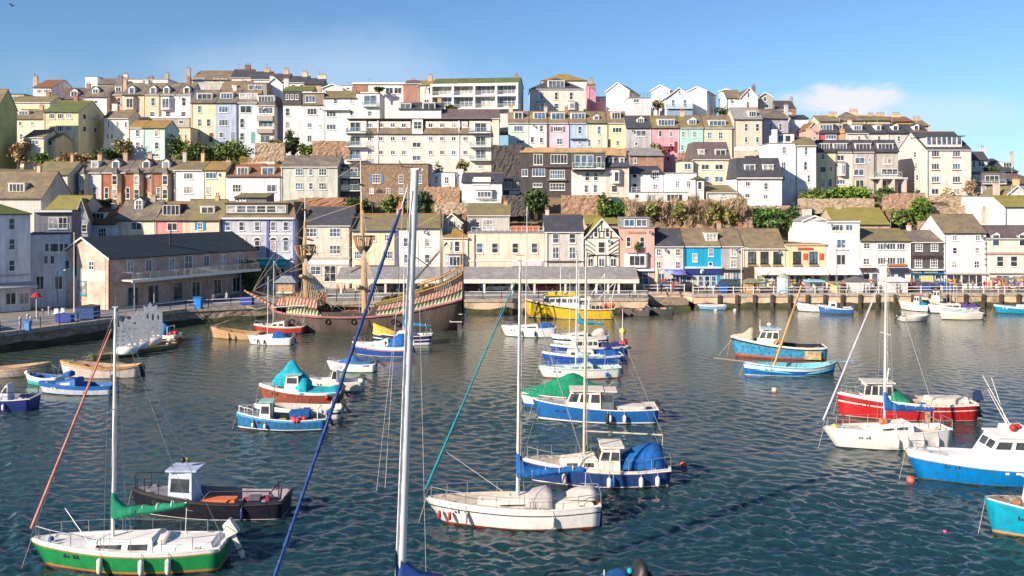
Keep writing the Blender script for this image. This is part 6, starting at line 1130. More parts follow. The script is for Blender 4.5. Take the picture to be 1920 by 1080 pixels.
# 3 white sloop centre
g=Boat('white sloop with blue sail cover and grey spray hood, nearest the middle',(831,979),(1121,979),2.8,1.0,1.25,.95,.62,[(-.3,0,red),(0,.08,paint((.38,.05,.02),.5)),(.08,.70,white),(.70,.76,dkgrey),(.76,1,white)],deck=paint((.66,.55,.42),.6,.2),cat='sailing boat',coc=(.06,.4),drop=.3)
g.trunk(.38,.80,.66,.36,cream,[(.10,.62)],hf=.12,slope=1.6,wz=(.42,.66)); g.trunk(.03,.40,.9,.18,cream,slope=.1,name='cockpit_coaming'); 
g.mast(.52,490,.085,fen,boom=(3.5,2.35,2.75),cover=tarpb,jib=paint((.0,.22,.26),.7)); g.rails(.80,.6); g.hood(.30,.48,.72,.75,paint((.42,.39,.38),.8)); g.hood(.02,.2,.8,.45,paint((.55,.50,.46),.8),name='cockpit_cover'); g.fenders((.80,.30),r=.1,l=.5); g.fenders((.93,.88),red,.09,.4)
g.pole(.52,0,838,848,.02,ropew,'stay'); g.buoys((.02,),orange,.16,.1,.4); b=MB(); b.box(-.2,-.05,-.06,.06,-.6,.8,navy); b.build('rudder',g.root); b=MB(); b.box(-.18,-.1,-.12,.12,.8,1.2,orange); b.build('life_ring',g.root)
# 4 motor sailer
g=Boat('navy hulled motor sailer with cream wheelhouse and bright blue cockpit tent',(1000,905),(1249,904),2.9,.95,1.45,.65,.75,[(-.3,0,dkgrey),(0,.10,navy),(.10,.14,white),(.14,.86,paint((.018,.055,.20),.35)),(.86,1,cream)],deck=paint((.62,.54,.42),.6),cat='motor sailer',coc=(.02,.34),drop=.4,rub=cream)
g.trunk(.52,.82,.66,.55,cream,[(.12,.38),(.55,.84)],hf=.4,slope=.6,wz=(.3,.68)); g.house(.36,.56,.72,1.25,cream,cream,2,slope=.45,wz=(.5,.84)); 
g.mast(.62,470,.085,paint((.62,.52,.36),.5),boom=(4.6,3.0,2.75),jib=None); g.rails(.82,.7); g.hood(.04,.38,.85,1.15,tarpb,1.0,'cockpit_tent'); g.fenders((.75,.45,.22,.1),r=.14,l=.55); g.fenders((.42,),tarpb,.1,.5); b=MB(); b.tube((.1,1.0,-.1),(.3,.9,1.1),.05,yellow,n=5); b.build('boat_hook',g.root)
# 5 blue cabin boat
g=Boat('mid blue fishing boat with cream wheelhouse and white waterline',(1010,786),(1229,788),2.9,.95,1.5,.45,.85,[(-.35,0,dkgrey),(0,.13,white),(.13,.88,paint((.01,.12,.38),.4)),(.88,1,bluep)],deck=paint((.45,.42,.42),.7),cat='fishing boat',coc=(.02,.5),drop=.5)
g.house(.47,.80,.66,1.25,cream,bg_,3,slope=.55,wz=(.4,.84)); g.house(.36,.48,.62,1.25,paint((.1,.14,.14),.6),bg_,1,False,slope=0); g.fenders((.40,.28),white,.14,.5); g.fenders((.42,),blackp,.16,.7); g.clutter(.1,.3,5,((.6,.45,.35),(.5,.45,.4)),3); g.outboard(.2,blackp,.7,.9); b=MB(); b.box(.8,3.2,-.6,.6,.55,1.15,bg_); b.build('fish_hold',g.root); g.pole(.04,.8,1240,756,.03); g.pole(.3,.9,1130,745,.025)
# 6 green covered
g=Boat('small fishing boat under a green net cover behind the mid blue one',(985,764),(1140,760),2.4,.85,1.2,.4,.8,[(-.3,0,dkgrey),(0,.3,bluep),(.3,.5,white),(.5,.85,white),(.85,1,paint((.5,.3,.15)))],deck=bg_,cat='fishing boat',coc=(.02,.5))
g.tent([(.02,.5,.9),(.2,1.0,.95),(.42,1.75,.9),(.6,1.35,.95),(.75,.8,1),(.97,.2,1)],tarpg); g.buoys((.62,),orange,.25,.15,.9); g.pole(.05,.3,1155,727,.05,rope); g.pole(.06,-.3,1150,715,.04,rope); g.rails(.85,.4,False,False); g.clutter(.0,.12,4,seed=8)
# 7 pale green sailing
g=Boat('small white sailing boat with pale green deck and blue sail ties',(1020,708),(1161,706),2.3,.85,1.1,.6,.6,[(-.3,0,red),(0,.1,orange),(.1,.85,white),(.85,1,paint((.35,.58,.55),.5))],deck=paint((.42,.62,.58),.5),cat='sailing boat',coc=(.05,.38),drop=.3)
g.trunk(.36,.74,.68,.4,paint((.50,.64,.60),.5),[(.1,.4),(.55,.85)],hf=.2,slope=1.0); g.mast(.58,478,.06,white,boom=(2.8,1.9,2.0),cover=paint((.5,.66,.64),.8)); g.rails(.78,.5); g.fenders((.2,),tarpb,.1,.4)
# 8a 8b blue boats
g=Boat('royal blue launch with white cabin top in the middle row',(1024,684),(1164,682),2.6,.9,1.35,.5,.75,[(-.3,0,dkgrey),(0,.1,blackp),(.1,.86,paint((.008,.085,.40),.4)),(.86,1,cream)],deck=paint((.45,.45,.5)),cat='launch',coc=(.02,.34))
g.trunk(.38,.74,.66,.55,cream,[(.1,.3),(.4,.62),(.7,.9)],slope=.5); g.clutter(.04,.32,8,((.03,.08,.3),(.4,.1,.08),(.3,.3,.3)),6); g.tent([(.04,.2,.9),(.2,.5,.9),(.34,.25,.9)],tarpb,'deck_cover'); g.mast(.6,560,.045,white,stays=False,spread=False); g.rails(.82,.5,False,False)
g=Boat('dark blue motor boat with white cabin and red bundle aft, behind the royal blue launch',(1038,668),(1172,664),2.5,.9,1.3,.4,.8,[(-.3,0,dkgrey),(0,.1,white),(.1,.86,paint((.01,.07,.32),.4)),(.86,1,white)],deck=bg_,cat='motor boat',coc=(.02,.36))
g.trunk(.40,.78,.7,.75,cream,[(.05,.2),(.25,.4),(.45,.6),(.65,.9)],slope=.5,wz=(.4,.85)); g.tent([(.05,.25,.95),(.2,.35,.95),(.36,.35,.95)],paint((.02,.03,.15),.8),'cockpit_cover'); g.mast(.04,580,.05,white,stays=False,spread=False,name='mizzen_mast'); g.buoys((.02,.05,.08),red,.3,.25,.4,'red_bundle'); g.outboard(-.4,blackp,.6)
# 9 blue cover sailing
g=Boat('white sailing boat with turquoise boom cover further up the middle row',(1040,645),(1138,644),2.4,.9,1.15,.5,.65,[(-.3,0,navy),(0,.1,navy),(.1,.4,white),(.4,.6,navy),(.6,1,white)],deck=bg_,cat='sailing boat',coc=(.05,.4),drop=.3)
g.trunk(.38,.78,.66,.42,white,[(.1,.45),(.55,.85)],hf=.25,slope=1); g.mast(.55,505,.055,fen,boom=(3.0,2.4,2.3),cover=paint((.0,.28,.42),.8)); g.hood(.05,.3,.9,.8,paint((.55,.48,.44),.8)); g.rails(.8,.5); g.mast(.72,512,.04,fen,stays=False,spread=False,name='pole_mast')
# 10 white yacht
g=Boat('white yacht with hull side fenders close to the yellow trawler',(948,630),(1042,631),2.6,1.05,1.3,.6,.6,[(-.3,0,navy),(0,.08,paint((.2,.45,.5))),(.08,.88,white),(.88,1,white)],deck=white,cat='yacht',coc=(.05,.35),drop=.3)
g.trunk(.34,.82,.64,.4,white,[(.1,.5),(.6,.85)],hf=.2,slope=1.2); g.tent([(.05,.2,.9),(.18,.6,.9),(.32,.5,.9)],tarpb,'cockpit_cover'); g.mast(.6,388,.06,white); g.rails(.8,.5); g.fenders((.65,.4),navy,.1,.6)
# 11 yellow trawler
g=Boat('yellow trawler with white wheelhouse and yellow roof at the quay wall',(990,595),(1150,596),4.2,1.35,2.7,.6,.85,[(-.3,0,dkgrey),(0,.06,white),(.06,.84,paint((.78,.50,.01),.35)),(.84,.93,navy),(.93,1,yellow)],deck=paint((.35,.36,.38)),cat='trawler',coc=(.02,.5),drop=.6,group='boats along the quay wall')
g.house(.28,.42,.6,1.5,white,white,1,False,slope=.1,z0=1.2,name='deckhouse'); o,zt=g.house(.40,.83,.66,1.55,white,yellow,6,slope=.15,z0=1.55,wz=(.42,.74)); 
b=MB(); [b.box(x,x+1.0,-.6,.6,zt,zt+.35,yellow) for x in(5.4,6.9,8.3)]; b.build('raft_box',g.root); g.arch(.03,.9,2.0,white); b=MB()
for a,c in(((.3,-1,2.6),(-.4,0,5.2)),((.3,1,2.6),(-.4,0,5.2)),((2.2,0,2.6),(-.4,0,5.2)),((1.2,0,2),(1.2,0,6.4)),((1.2,0,6.2),(3.2,0,3.2))): b.tube(a,c,.05,fen,n=5)
b.build('derrick',g.root); g.buoys((.02,.05,.09,.12),orange,.35,.4,.5); g.clutter(.05,.3,8,((.02,.12,.4),(.4,.3,.1),(.5,.2,.05)),9); g.mast(.62,500,.06,white,stays=False,spread=False,name='signal_mast',z0=3)
b=MB()
for x in range(6): b.tube((1.4+x*.6,1.85,1.35),(1.4+x*.6,1.85,2.3),.03,white,n=4)
b.tube((1.4,1.85,2.3),(4.4,1.85,2.3),.035,white,n=4); b.build('deck_rail',g.root)
# 14 blue crabber
g=Boat('light blue crabber with red waterline and white wheelhouse at the right',(1379,668),(1545,672),3.2,1.2,2.2,.55,.85,[(-.3,0,red),(0,.17,paint((.5,.07,.03),.5)),(.17,.80,paint((.04,.30,.52),.5,.5)),(.80,.90,blackp),(.90,1,cream)],deck=paint((.05,.04,.05)),cat='fishing boat',coc=(.02,.52),drop=.55,inner=blackp)
g.house(.52,.80,.66,1.75,cream,paint((.45,.60,.62),.5),3,slope=.5,z0=1.15,wz=(.5,.85)); g.tent([(.78,1.4,.5),(.88,.5,.8),(.98,.1,1)],paint((.5,.42,.3),.8),'foredeck_net'); g.buoys((.55,),orange,.28,-.5,1.12); g.mast(.72,600,.04,white,stays=False,spread=False,name='aerial_mast',z0=3.2); b=MB(); b.lathe((4.9,1.3,1.65),[(.4,-.05),(.45,0),(.4,.05),(.25,.05),(.22,0),(.25,-.05),(.4,-.05)],orange,12,(0,1,0)); b.build('life_ring',g.root)
g.clutter(.05,.4,10,((.5,.4,.3),(.3,.25,.2),(.05,.05,.05)),4); g.pole(1.0,0,1342,672,.03,rope,'mooring_rope',2.2); g.pole(.08,.8,1530,692,.03,rope,'mooring_rope',1.4); b=MB(); b.ball((5.6,.3,3.5),.25,white,8,.7); b.build('radar_dome',g.root); b=MB(); b.box(.6,2.2,1.45,1.62,.1,.95,paint((.55,.4,.2),.7,.6)); b.build('patched_plank',g.root)
# 15 lugger
g=Boat('open blue and white lugger with leaning wooden mast and long bowsprit',(1397,704),(1563,701),2.5,.75,1.25,.15,.3,[(-.3,0,white),(0,.12,paint((.45,.62,.66),.5)),(.12,.60,paint((.0,.13,.46),.4)),(.60,.64,white),(.64,.86,white),(.86,1,paint((.1,.5,.66),.4))],deck=paint((.08,.42,.56),.5),cat='lugger',coc=(.04,.95),drop=.55,st_rise=.35,dbl=True,inner=paint((.15,.6,.72),.5))
g.thwarts((.15,.3,.45,.6,.75,.85),paint((.2,.62,.72),.5)); b=MB(); x,z=g.loc(1503,535); b.tube((g.L*.70,0,.3),(x,0,z),.12,paint((.55,.33,.10),.5),.08,8); b.build('mast',g.root)
b=MB(); x,z=g.loc(1338,671); b.tube((g.L*.9,.1,1.2),(x,0,z),.07,paint((.55,.35,.28),.5),.05,6); b.build('bowsprit',g.root); b=MB(); x,z=g.loc(1600,677); b.tube((.5,-.1,1.1),(x,0,z),.06,paint((.15,.5,.62)),n=6); b.build('bumkin',g.root); b=MB(); b.tube((-.25,.1,1.2),(-1.0,.2,-.3),.05,blackp,n=5); b.build('rudder',g.root); b=MB(); x,z=g.loc(1503,540); b.tube((x,0,z),(g.L*.78,1.1,1.0),.025,rope,n=3); b.tube((x,0,z),(g.L*.6,-1.1,1.0),.02,rope,n=3); b.build('rigging',g.root); g.clutter(.4,.6,4,((.05,.1,.1),(.5,.2,.2)),3)
# 16 red boat
g=Boat('red fishing boat with cream striped sides and green netted wheelhouse',(1573,780),(1821,784),3.2,1.2,1.85,.1,.7,[(-.3,0,dkgrey),(0,.06,white),(.06,.62,paint((.48,.015,.02),.35)),(.62,.68,cream),(.68,.90,paint((.42,.012,.02),.35)),(.90,1,cream)],deck=paint((.5,.42,.38)),cat='fishing boat',coc=(.02,.55),drop=.5,rub=cream)
g.house(.62,.84,.62,1.35,bg_,paint((.62,.60,.52),.6),4,slope=.2,z0=1.2,wz=(.4,.86)); g.tent([(.50,.3,.7),(.6,1.0,.72),(.63,1.45,.7)],tarpg,'net_cover'); b=MB(); g.trunk(.05,.34,.8,.3,bg_,slope=.6,name='aft_deck'); g.outboard(.3,navy,.1,1.6); g.clutter(.36,.55,10,((.02,.1,.4),(.4,.3,.05),(.5,.4,.3)),7,.5); g.pole(.64,0,1667,690,.07,cream,'derrick',2.4); g.rails(.84,.6,False,False,paint((.25,.3,.2)))
b=MB(); b.box(g.L*.37,g.L*.37+.35,1.48,1.62,.0,1.3,paint((.5,.3,.16))); b.build('rubbing_post',g.root)
# 17 white yacht right
g=Boat('white yacht with dark cabin windows and blue bundled mainsail at the right',(1568,838),(1772,835),2.7,1.15,1.35,.95,.6,[(-.3,0,dkgrey),(0,.05,paint((.35,.22,.1))),(.05,.88,white),(.88,1,white)],deck=cream,cat='sailing yacht',coc=(.04,.36),drop=.3)
g.trunk(.34,.78,.66,.5,white,[(.12,.36),(.42,.66)],hf=.15,slope=1.6,wz=(.42,.74)); g.mast(.56,490,.09,fen,boom=(3.4,2.5,2.45),cover=tarpb,jib=paint((.55,.53,.60),.7)); g.rails(.78,.65); g.fenders((.52,.44,.3,.16),fen,.12,.6); g.buoys((.93,),yellow,.18); g.buoys((.55,.58),orange,.2,.5,.1); g.arch(.1,.85,.9)
# 18 blue and white cruiser
g=Boat('blue and white cabin cruiser with tall aerials and blue cockpit canopy at the right edge',(1722,897),(1990,902),3.1,1.2,1.75,.8,.85,[(-.3,0,dkgrey),(0,.04,dkgrey),(.04,.72,paint((.0,.19,.52),.35)),(.72,.75,paint((.4,.3,.2))),(.75,1,white)],deck=white,cat='cabin cruiser',coc=(.02,.26),drop=.4)
g.trunk(.46,.9,.72,.35,white,[],hf=.1,slope=1.4); g.house(.26,.60,.74,1.2,white,white,2,slope=.8,z0=1.4,wz=(.5,.82)); g.hood(.04,.27,.92,1.5,tarpb,1.3,'cockpit_canopy'); g.trunk(.24,.40,.6,.45,white,z0=2.6,name='flybridge',slope=.1)
for px,py in((1842,703),(1852,730),(1859,708)): g.pole(.36,.3 if px<1850 else -.2,px,py,.03,white,'aerial',3.1)
g.rails(.84,.45,False,False); g.buoys((.34,.38),red,.22,2.0,.5); g.clutter(.28,.36,0)
for tx,lz in((.20,.5),(.25,.62),(.31,.6),(.39,.64),(.46,.62),(.28,.38)):
    x,w_,z=g.pt(tx,lz); b=MB(); b.box(x-.09,x+.09,w_-.03,w_+.03,z-.06,z+.06,white); b.build('hull_plate',g.root)
# 19 turquoise
g=Boat('turquoise fishing boat entering the picture at the lower right edge',(1862,1000),(2110,1003),2.8,1.15,1.75,.45,.85,[(-.3,0,dkgrey),(0,.12,paint((.55,.3,.12),.5)),(.12,.93,paint((.0,.30,.44),.4)),(.93,1,tarpt)],deck=paint((.4,.3,.22)),cat='fishing boat',coc=(.02,.6),drop=.4)
g.house(.56,.74,.7,1.3,white,white,2,slope=.2,z0=1.2); g.clutter(.76,.86,4,((.4,.2,.1),(.3,.25,.2)),2); g.pole(1,0,1840,935,.03,tarpt,'stem_post',1.2)
# 20 bottom dinghy
g=Boat('dark hooded dinghy with blue cover peeping in at the bottom edge',(1128,1115),(1222,1112),1.6,.5,.7,.2,.8,hull=dkgrey,deck=blackp,cat='dinghy',coc=(.05,.9),drop=.3)
g.hood(.15,.42,1.0,.9,blackp,.5,'dark_hood'); g.tent([(.45,.35,.9),(.6,.5,.9),(.8,.35,.9),(.95,.1,1)],paint((.0,.06,.2),.8)); g.buoys((.44,),tarpt,.13,.45,.1); g.pole(.96,.1,1133,1068,.04,fen,'post',.6)
# 21 left middle group
g=Boat('blue open fishing boat with small white wheelhouse and pink buoys on deck',(447,805),(612,803),2.2,.75,1.25,.15,.8,[(-.3,0,dkgrey),(0,.14,blackp),(.14,.2,white),(.2,.84,paint((.02,.17,.40),.4,.4)),(.84,1,paint((.1,.34,.55),.4))],deck=paint((.3,.32,.3)),cat='fishing boat',coc=(.02,.62),drop=.4)
g.house(.62,.76,.6,1.2,cream,paint((.3,.55,.5)),1,slope=.15,z0=.7,wz=(.4,.8)); g.rails(.8,.5,False,False,white); g.buoys((.28,.33,.24,.3,.36),paint((.65,.05,.06),.4),.22,.05,.9); g.clutter(.3,.6,8,((.5,.3,.05),(.02,.08,.4),(.4,.4,.1)),3); g.arch(.08,.9,1.1,white); g.mast(.60,718,.05,wood,stays=False,spread=False); g.fenders((.8,.66),white,.1,.3); b=MB(); b.box(1.2,2.6,-.5,.4,.9,1.3,tarpb); b.build('blue_box',g.root); g.outboard(.2,tarpb,.3)
g=Boat('white open boat with blue bundles squeezed between the blue and the red brown boats',(483,784),(640,782),2.1,.7,1.1,.3,.8,[(-.3,0,dkgrey),(0,.5,white),(.5,.7,navy),(.7,1,white)],deck=bg_,cat='open boat',coc=(.02,.8),drop=.4)
g.clutter(.1,.75,10,((.02,.06,.3),(.5,.5,.5),(.1,.1,.12)),12); g.rails(.84,.4,False,False); g.outboard(0,blackp,.6); g.arch(.1,.9,1.0,white)
g=Boat('red brown fishing boat draped in turquoise nets and covers',(493,754),(640,754),2.5,.9,1.55,.35,.8,[(-.3,0,dkgrey),(0,.1,blackp),(.1,.84,paint((.30,.075,.04),.5,.4)),(.84,.9,white),(.9,1,white)],deck=bg_,cat='fishing boat',coc=(.02,.45),drop=.4)
g.house(.52,.72,.62,1.2,cream,paint((.3,.5,.55)),1,slope=.2,z0=1.0,wz=(.5,.85)); g.tent([(.02,.35,.95),(.2,.3,.98),(.42,.4,.98),(.5,.5,.98)],tarpt,'deck_cover'); g.tent([(.40,.9,.9),(.52,1.6,.7),(.62,2.35,.35),(.72,1.5,.6),(.84,.5,.8)],tarpt,'net_cover',edge=.25); g.buoys((.42,.15),red,.2,-.3,1.1); g.outboard(.2,blackp,.5); g.fenders((.03,),blackp,.16,.5)
g=Boat('white cuddy boat with raised outboard right of the turquoise covers',(586,731),(680,731),2.0,.75,1.0,.35,.85,[(-.3,0,dkgrey),(0,.08,paint((.4,.5,.2))),(.08,.88,cream),(.88,1,white)],deck=white,cat='motor boat',coc=(.02,.5),drop=.4)
g.trunk(.5,.85,.75,.25,white,slope=.8,hf=.1); g.house(.48,.64,.62,1.0,white,white,1,slope=.3,z0=.75,wz=(.25,.88)); g.outboard(.1,dkgrey,1.0,1.1); g.rails(.85,.3,False,False)
g=Boat('white speedboat with blue foredeck cover and raised outboard',(620,695),(704,696),2.0,.7,.95,.4,.85,[(-.3,0,dkgrey),(0,.12,paint((.1,.4,.3))),(.12,.88,white),(.88,1,white)],deck=white,cat='speedboat',coc=(.02,.5),drop=.3)
g.tent([(.05,.1,.9),(.3,.25,.95),(.5,.75,.9),(.66,.4,.8),(.78,.1,.7)],paint((.05,.16,.38),.8)); g.outboard(.1,dkgrey,1.0,1.2); g.rails(.82,.35,False,False); g.buoys((.0,),paint((.6,.1,.2)),.15,-.2,.1)
g=Boat('blue hulled cruiser with orange rail line and blue wheelhouse canopy',(668,665),(771,667),2.5,.95,1.4,.5,.8,[(-.3,0,dkgrey),(0,.08,white),(.08,.62,paint((.008,.07,.34),.4)),(.62,.74,orange),(.74,1,white)],deck=white,cat='cabin cruiser',coc=(.02,.3),drop=.4)
g.trunk(.44,.86,.76,.5,white,[(.50,.66),(.72,.86)],hf=.25,slope=1.0); g.trunk(.38,.55,.66,.75,white,[(.2,.8)],slope=.5,name='wheelhouse',wz=(.5,.85)); g.hood(.08,.42,.9,1.25,tarpb,1.0,'canopy'); g.rails(.84,.55,False,False); g.pole(.97,0,641,682,.03,steel,'anchor_chain'); g.outboard(.3,white,.2)
g=Boat('navy and white yacht with yellow foredeck cover behind the blue cruiser',(703,645),(809,645),2.6,1.0,1.3,.4,.7,[(-.3,0,dkgrey),(0,.3,white),(.3,.55,navy),(.55,.65,white),(.65,1,navy)],deck=white,cat='yacht',coc=(.02,.35),drop=.3)
g.tent([(.62,.25,.5),(.72,.55,.8),(.86,.9,1),(.97,1.1,1)],paint((.72,.52,.06),.8),'foresail_cover'); g.trunk(.36,.66,.66,.45,white,[(.1,.45),(.55,.9)],slope=1); g.mast(.50,478,.06,white,boom=(3.2,2.2,2.1),cover=paint((.0,.25,.40),.8)); g.mast(.34,510,.045,bg_,stays=False,spread=False,name='mizzen_mast'); g.arch(.08,.9,1.4); g.clutter(.04,.2,5,((.5,.5,.5),(.3,.3,.2)),3); g.rails(.85,.5); g.tent([(.04,.9,.9),(.2,1.3,.9)],tarpb,'cockpit_cover',edge=.4) if 0 else None
g=Boat('red sloop with white cabin by the prow of the old wooden ship',(482,624),(571,625),2.4,.85,1.1,.5,.55,[(-.3,0,dkgrey),(0,.2,navy),(.2,.86,paint((.5,.04,.02),.4)),(.86,1,bg_)],deck=bg_,cat='sailing boat',coc=(.05,.4),drop=.3)
g.trunk(.38,.72,.68,.6,cream,[(.1,.4),(.55,.85)],hf=.4,slope=.8); g.mast(.66,490,.06,fen,boom=(4.0,3.2,3.5)); g.rails(.8,.5); g.buoys((.8,),navy,.12)
g=Boat('little white sailing boat with blue cockpit cover in front of the red sloop',(470,645),(549,646),2.0,.75,1.0,.4,.75,[(-.3,0,dkgrey),(0,.88,white),(.88,1,white)],deck=white,cat='sailing boat',coc=(.05,.4),drop=.3)
g.trunk(.42,.8,.7,.4,white,hf=.2,slope=1); g.tent([(.12,.2,.9),(.3,.7,.9),(.45,.6,.8)],tarpb,'cockpit_cover'); g.mast(.60,520,.05,white,stays=True); g.outboard(.2,dkgrey,.2,1.1); g.fenders((.75,.6),navy,.08,.5); g.clutter(.0,.12,4,((.4,.1,.1),(.3,.3,.3)),2)
woodm=blotch('varnished_planks',[(.30,.17,.09),(.45,.28,.15),(.52,.35,.2)],1.5,.6,.2)
g=Boat('bare wooden rowing boat moored beyond the white and red sailing boats',(399,633),(490,636),2.1,.7,1.35,.3,.7,[(-.3,0,dkgrey),(0,.1,woodm),(.1,1,woodm)],hull=woodm,deck=paint((.12,.08,.05)),cat='rowing boat',coc=(.02,.93),drop=.5,inner=wood); g.thwarts((.2,.45,.7)); g.pole(1,0,430,600,.03,rope,'mooring_rope')
g=Boat('cream whaler rowing boat with varnished rails at the left',(120,706),(262,706),2.4,.85,1.55,.4,.45,[(-.3,0,dkgrey),(0,.75,paint((.66,.56,.50),.5,.2)),(.75,.8,wood),(.8,.92,paint((.66,.56,.50),.5)),(.92,1,pine)],hull=pine,deck=paint((.32,.22,.14)),cat='rowing boat',coc=(.03,.92),drop=.55,rub=pine,inner=paint((.5,.36,.22)),st_rise=.3); g.thwarts((.15,.3,.45,.6,.78),pine); b=MB(); b.box(-.5,-.1,-.05,.05,-.5,1.1,blackp); b.build('rudder',g.root); b=MB(); b.tube((.6,.3,.95),(5.2,.5,1.0),.04,pine,n=5); b.build('oar',g.root)
g=Boat('cream and brown rowing boat with its bow to the whaler, cut by the left edge',(88,703),(-45,706),2.3,.7,1.2,.4,.45,[(-.3,0,dkgrey),(0,.7,paint((.55,.47,.38),.5,.3)),(.7,.78,wood),(.78,1,paint((.6,.5,.4),.5))],hull=pine,deck=paint((.4,.28,.2)),cat='rowing boat',coc=(.03,.92),drop=.45,inner=paint((.45,.32,.2))); g.thwarts((.2,.4,.6,.8),pine); g.pole(1,0,107,690,.025,ropew,'mooring_rope')
g=Boat('blue and white cuddy boat with tilted outboard below the cream whaler',(80,737),(215,738),2.1,.7,1.0,.4,.8,[(-.3,0,dkgrey),(0,.1,navy),(.1,.62,paint((.5,.55,.62),.5)),(.62,1,paint((.01,.13,.42),.4))],deck=paint((.03,.14,.4)),cat='motor boat',coc=(.02,.42),drop=.35,hull=bluep)
g.trunk(.48,.80,.8,.55,bluep,[(.25,.75)],hf=.25,slope=.6,wm=paint((.55,.48,.4))); g.hood(.58,.72,.4,.4,tarpb,1.5,'hatch_cover'); g.outboard(.1,blackp,.95,1.5); g.buoys((.35,),paint((.7,.05,.1)),.2,-.45,1.1)
g=Boat('turquoise bowed small boat hidden behind the blue cuddy boat',(52,719),(112,721),1.6,.6,.9,.2,.8,[(-.3,0,dkgrey),(0,.5,paint((.05,.45,.48))),(.5,1,white)],deck=tarpb,cat='dinghy',coc=(.05,.7),drop=.3); g.buoys((.97,),white,.2,.1,.1)
g=Boat('dark blue boat with black rails cut by the left edge',(-62,768),(64,766),2.4,.85,1.2,.3,.85,[(-.3,0,dkgrey),(0,.9,paint((.01,.035,.20),.4)),(.9,1,navy)],deck=paint((.2,.22,.28)),cat='workboat',coc=(.02,.5),drop=.4)
g.trunk(.34,.56,.5,1.1,paint((.6,.66,.75)),[(.2,.8)],slope=.8,wz=(.5,.85),name='wheelhouse'); g.clutter(.05,.3,8,((.3,.32,.4),(.6,.6,.65),(.1,.1,.2)),4); b=MB(); b.path([(.1,.95,.95),(.1,.95,1.5),(3,1.1,1.5),(3,1.1,1.0)],.03,blackp,4); b.path([(.1,-.95,.95),(.1,-.95,1.5),(3,-1.1,1.5),(3,-1.1,1.0)],.03,blackp,4); b.build('deck_rail',g.root); g.fenders((.35,),white,.1,.45)
# boats at the quay wall
for l,bo_,st_,hc,cat_,f in (('light blue inflatable tender below the quay wall piles',(1312,580),(1360,580),paint((.2,.38,.55),.5),'tender',0),('white launch at the quay wall with purple bundle on its bow',(1497,583),(1545,584),white,'launch',1),('blue and white speedboat moored at the foot of the quay wall',(1538,587),(1598,588),paint((.03,.14,.4),.4),'speedboat',2),
  ('white and bright blue half decked boat left in the far right cluster',(1690,580),(1742,584),white,'half decked boat',3),('brown decked trawler with lattice mast in the far right cluster',(1728,579),(1800,581),paint((.35,.26,.16),.6),'trawler',4),('grey and white motor boat with violet cover in the far right cluster',(1745,587),(1833,587),paint((.6,.62,.66),.4),'motor boat',5),
  ('white outboard boat lying outermost in the far right cluster',(1766,599),(1838,598),cream,'outboard boat',6),('pale grey inflatable dinghy floating alone left of the far right cluster',(1738,601),(1688,602),paint((.55,.55,.56),.5),'inflatable dinghy',7),('turquoise blue boat with red line at the far right quay wall',(1868,587),(1965,588),paint((.0,.28,.5),.4),'motor boat',8)):
    g=Boat(l,bo_,st_,2.0 if f!=4 else 3,.55 if f in(0,7) else .8,.8 if f in(0,7) else (1.3 if f!=4 else 2.0),.4,.8,[(-.3,0,dkgrey),(0,.1,dkgrey),(.1,.8,hc),(.8,1,white if f!=4 else bg_)],hull=hc,deck=bg_ if f!=8 else paint((.3,.3,.35)),cat=cat_,coc=(.05,.6),drop=.35,group='boats along the quay wall')
    if f in(2,6,7,5): g.outboard(0,dkgrey,.6,1.1)
    if f==1: g.buoys((.9,.95),paint((.2,.1,.4)),.25,.1,.3); g.clutter(.1,.5,4,seed=3)
    if f==2: g.trunk(.5,.75,.6,.8,white,[(.2,.8)],slope=.2,name='console'); g.clutter(.1,.4,6,((.02,.1,.4),(.6,.6,.6)),3)
    if f==3: g.house(.3,.55,.7,1.2,white,paint((.5,.15,.08)),2,z0=.9); g.tent([(.05,.2,.9),(.28,.4,.9)],paint((.0,.25,.6),.7),'deck_cover')
    if f==4: g.house(.55,.75,.6,1.3,cream,paint((.4,.14,.1)),2,z0=1.5); g.arch(.3,.8,4.2,bg_); g.arch(.12,.8,3.2,bg_); g.mast(.5,535,.06,bg_,stays=True); g.clutter(.05,.4,10,seed=11,hh=.8)
    if f==5: g.trunk(.4,.8,.7,.5,cream,[(.1,.45),(.5,.85)],slope=.8); g.tent([(.02,.3,.9),(.2,.5,.95),(.36,.4,.9)],paint((.10,.05,.28),.8),'cockpit_cover')
    if f==6: g.trunk(.42,.82,.7,.4,paint((.4,.55,.62)),slope=.8,hf=.15); g.rails(.8,.4,True,False)
    if f==8: g.trunk(.3,.6,.7,.4,white,slope=.5); g.tent([(.05,.2,.9),(.28,.3,.9)],red,'deck_cover')
for l,bo_,st_,hc in (('brown net laden skiff against the quay right of the trawler stern',(1165,591),(1218,592),paint((.12,.1,.1),.6)),('dark punt tied at the slipway mouth',(1212,589),(1262,590),paint((.05,.06,.06),.6))):
    g=Boat(l,bo_,st_,1.9,.8,1.1,.2,.8,hull=hc,deck=blackp,cat='skiff',coc=(.05,.9),drop=.4,group='boats along the quay wall'); g.clutter(.1,.85,12,((.45,.38,.2),(.5,.42,.3),(.2,.18,.15),(.5,.2,.1)),5,.6)
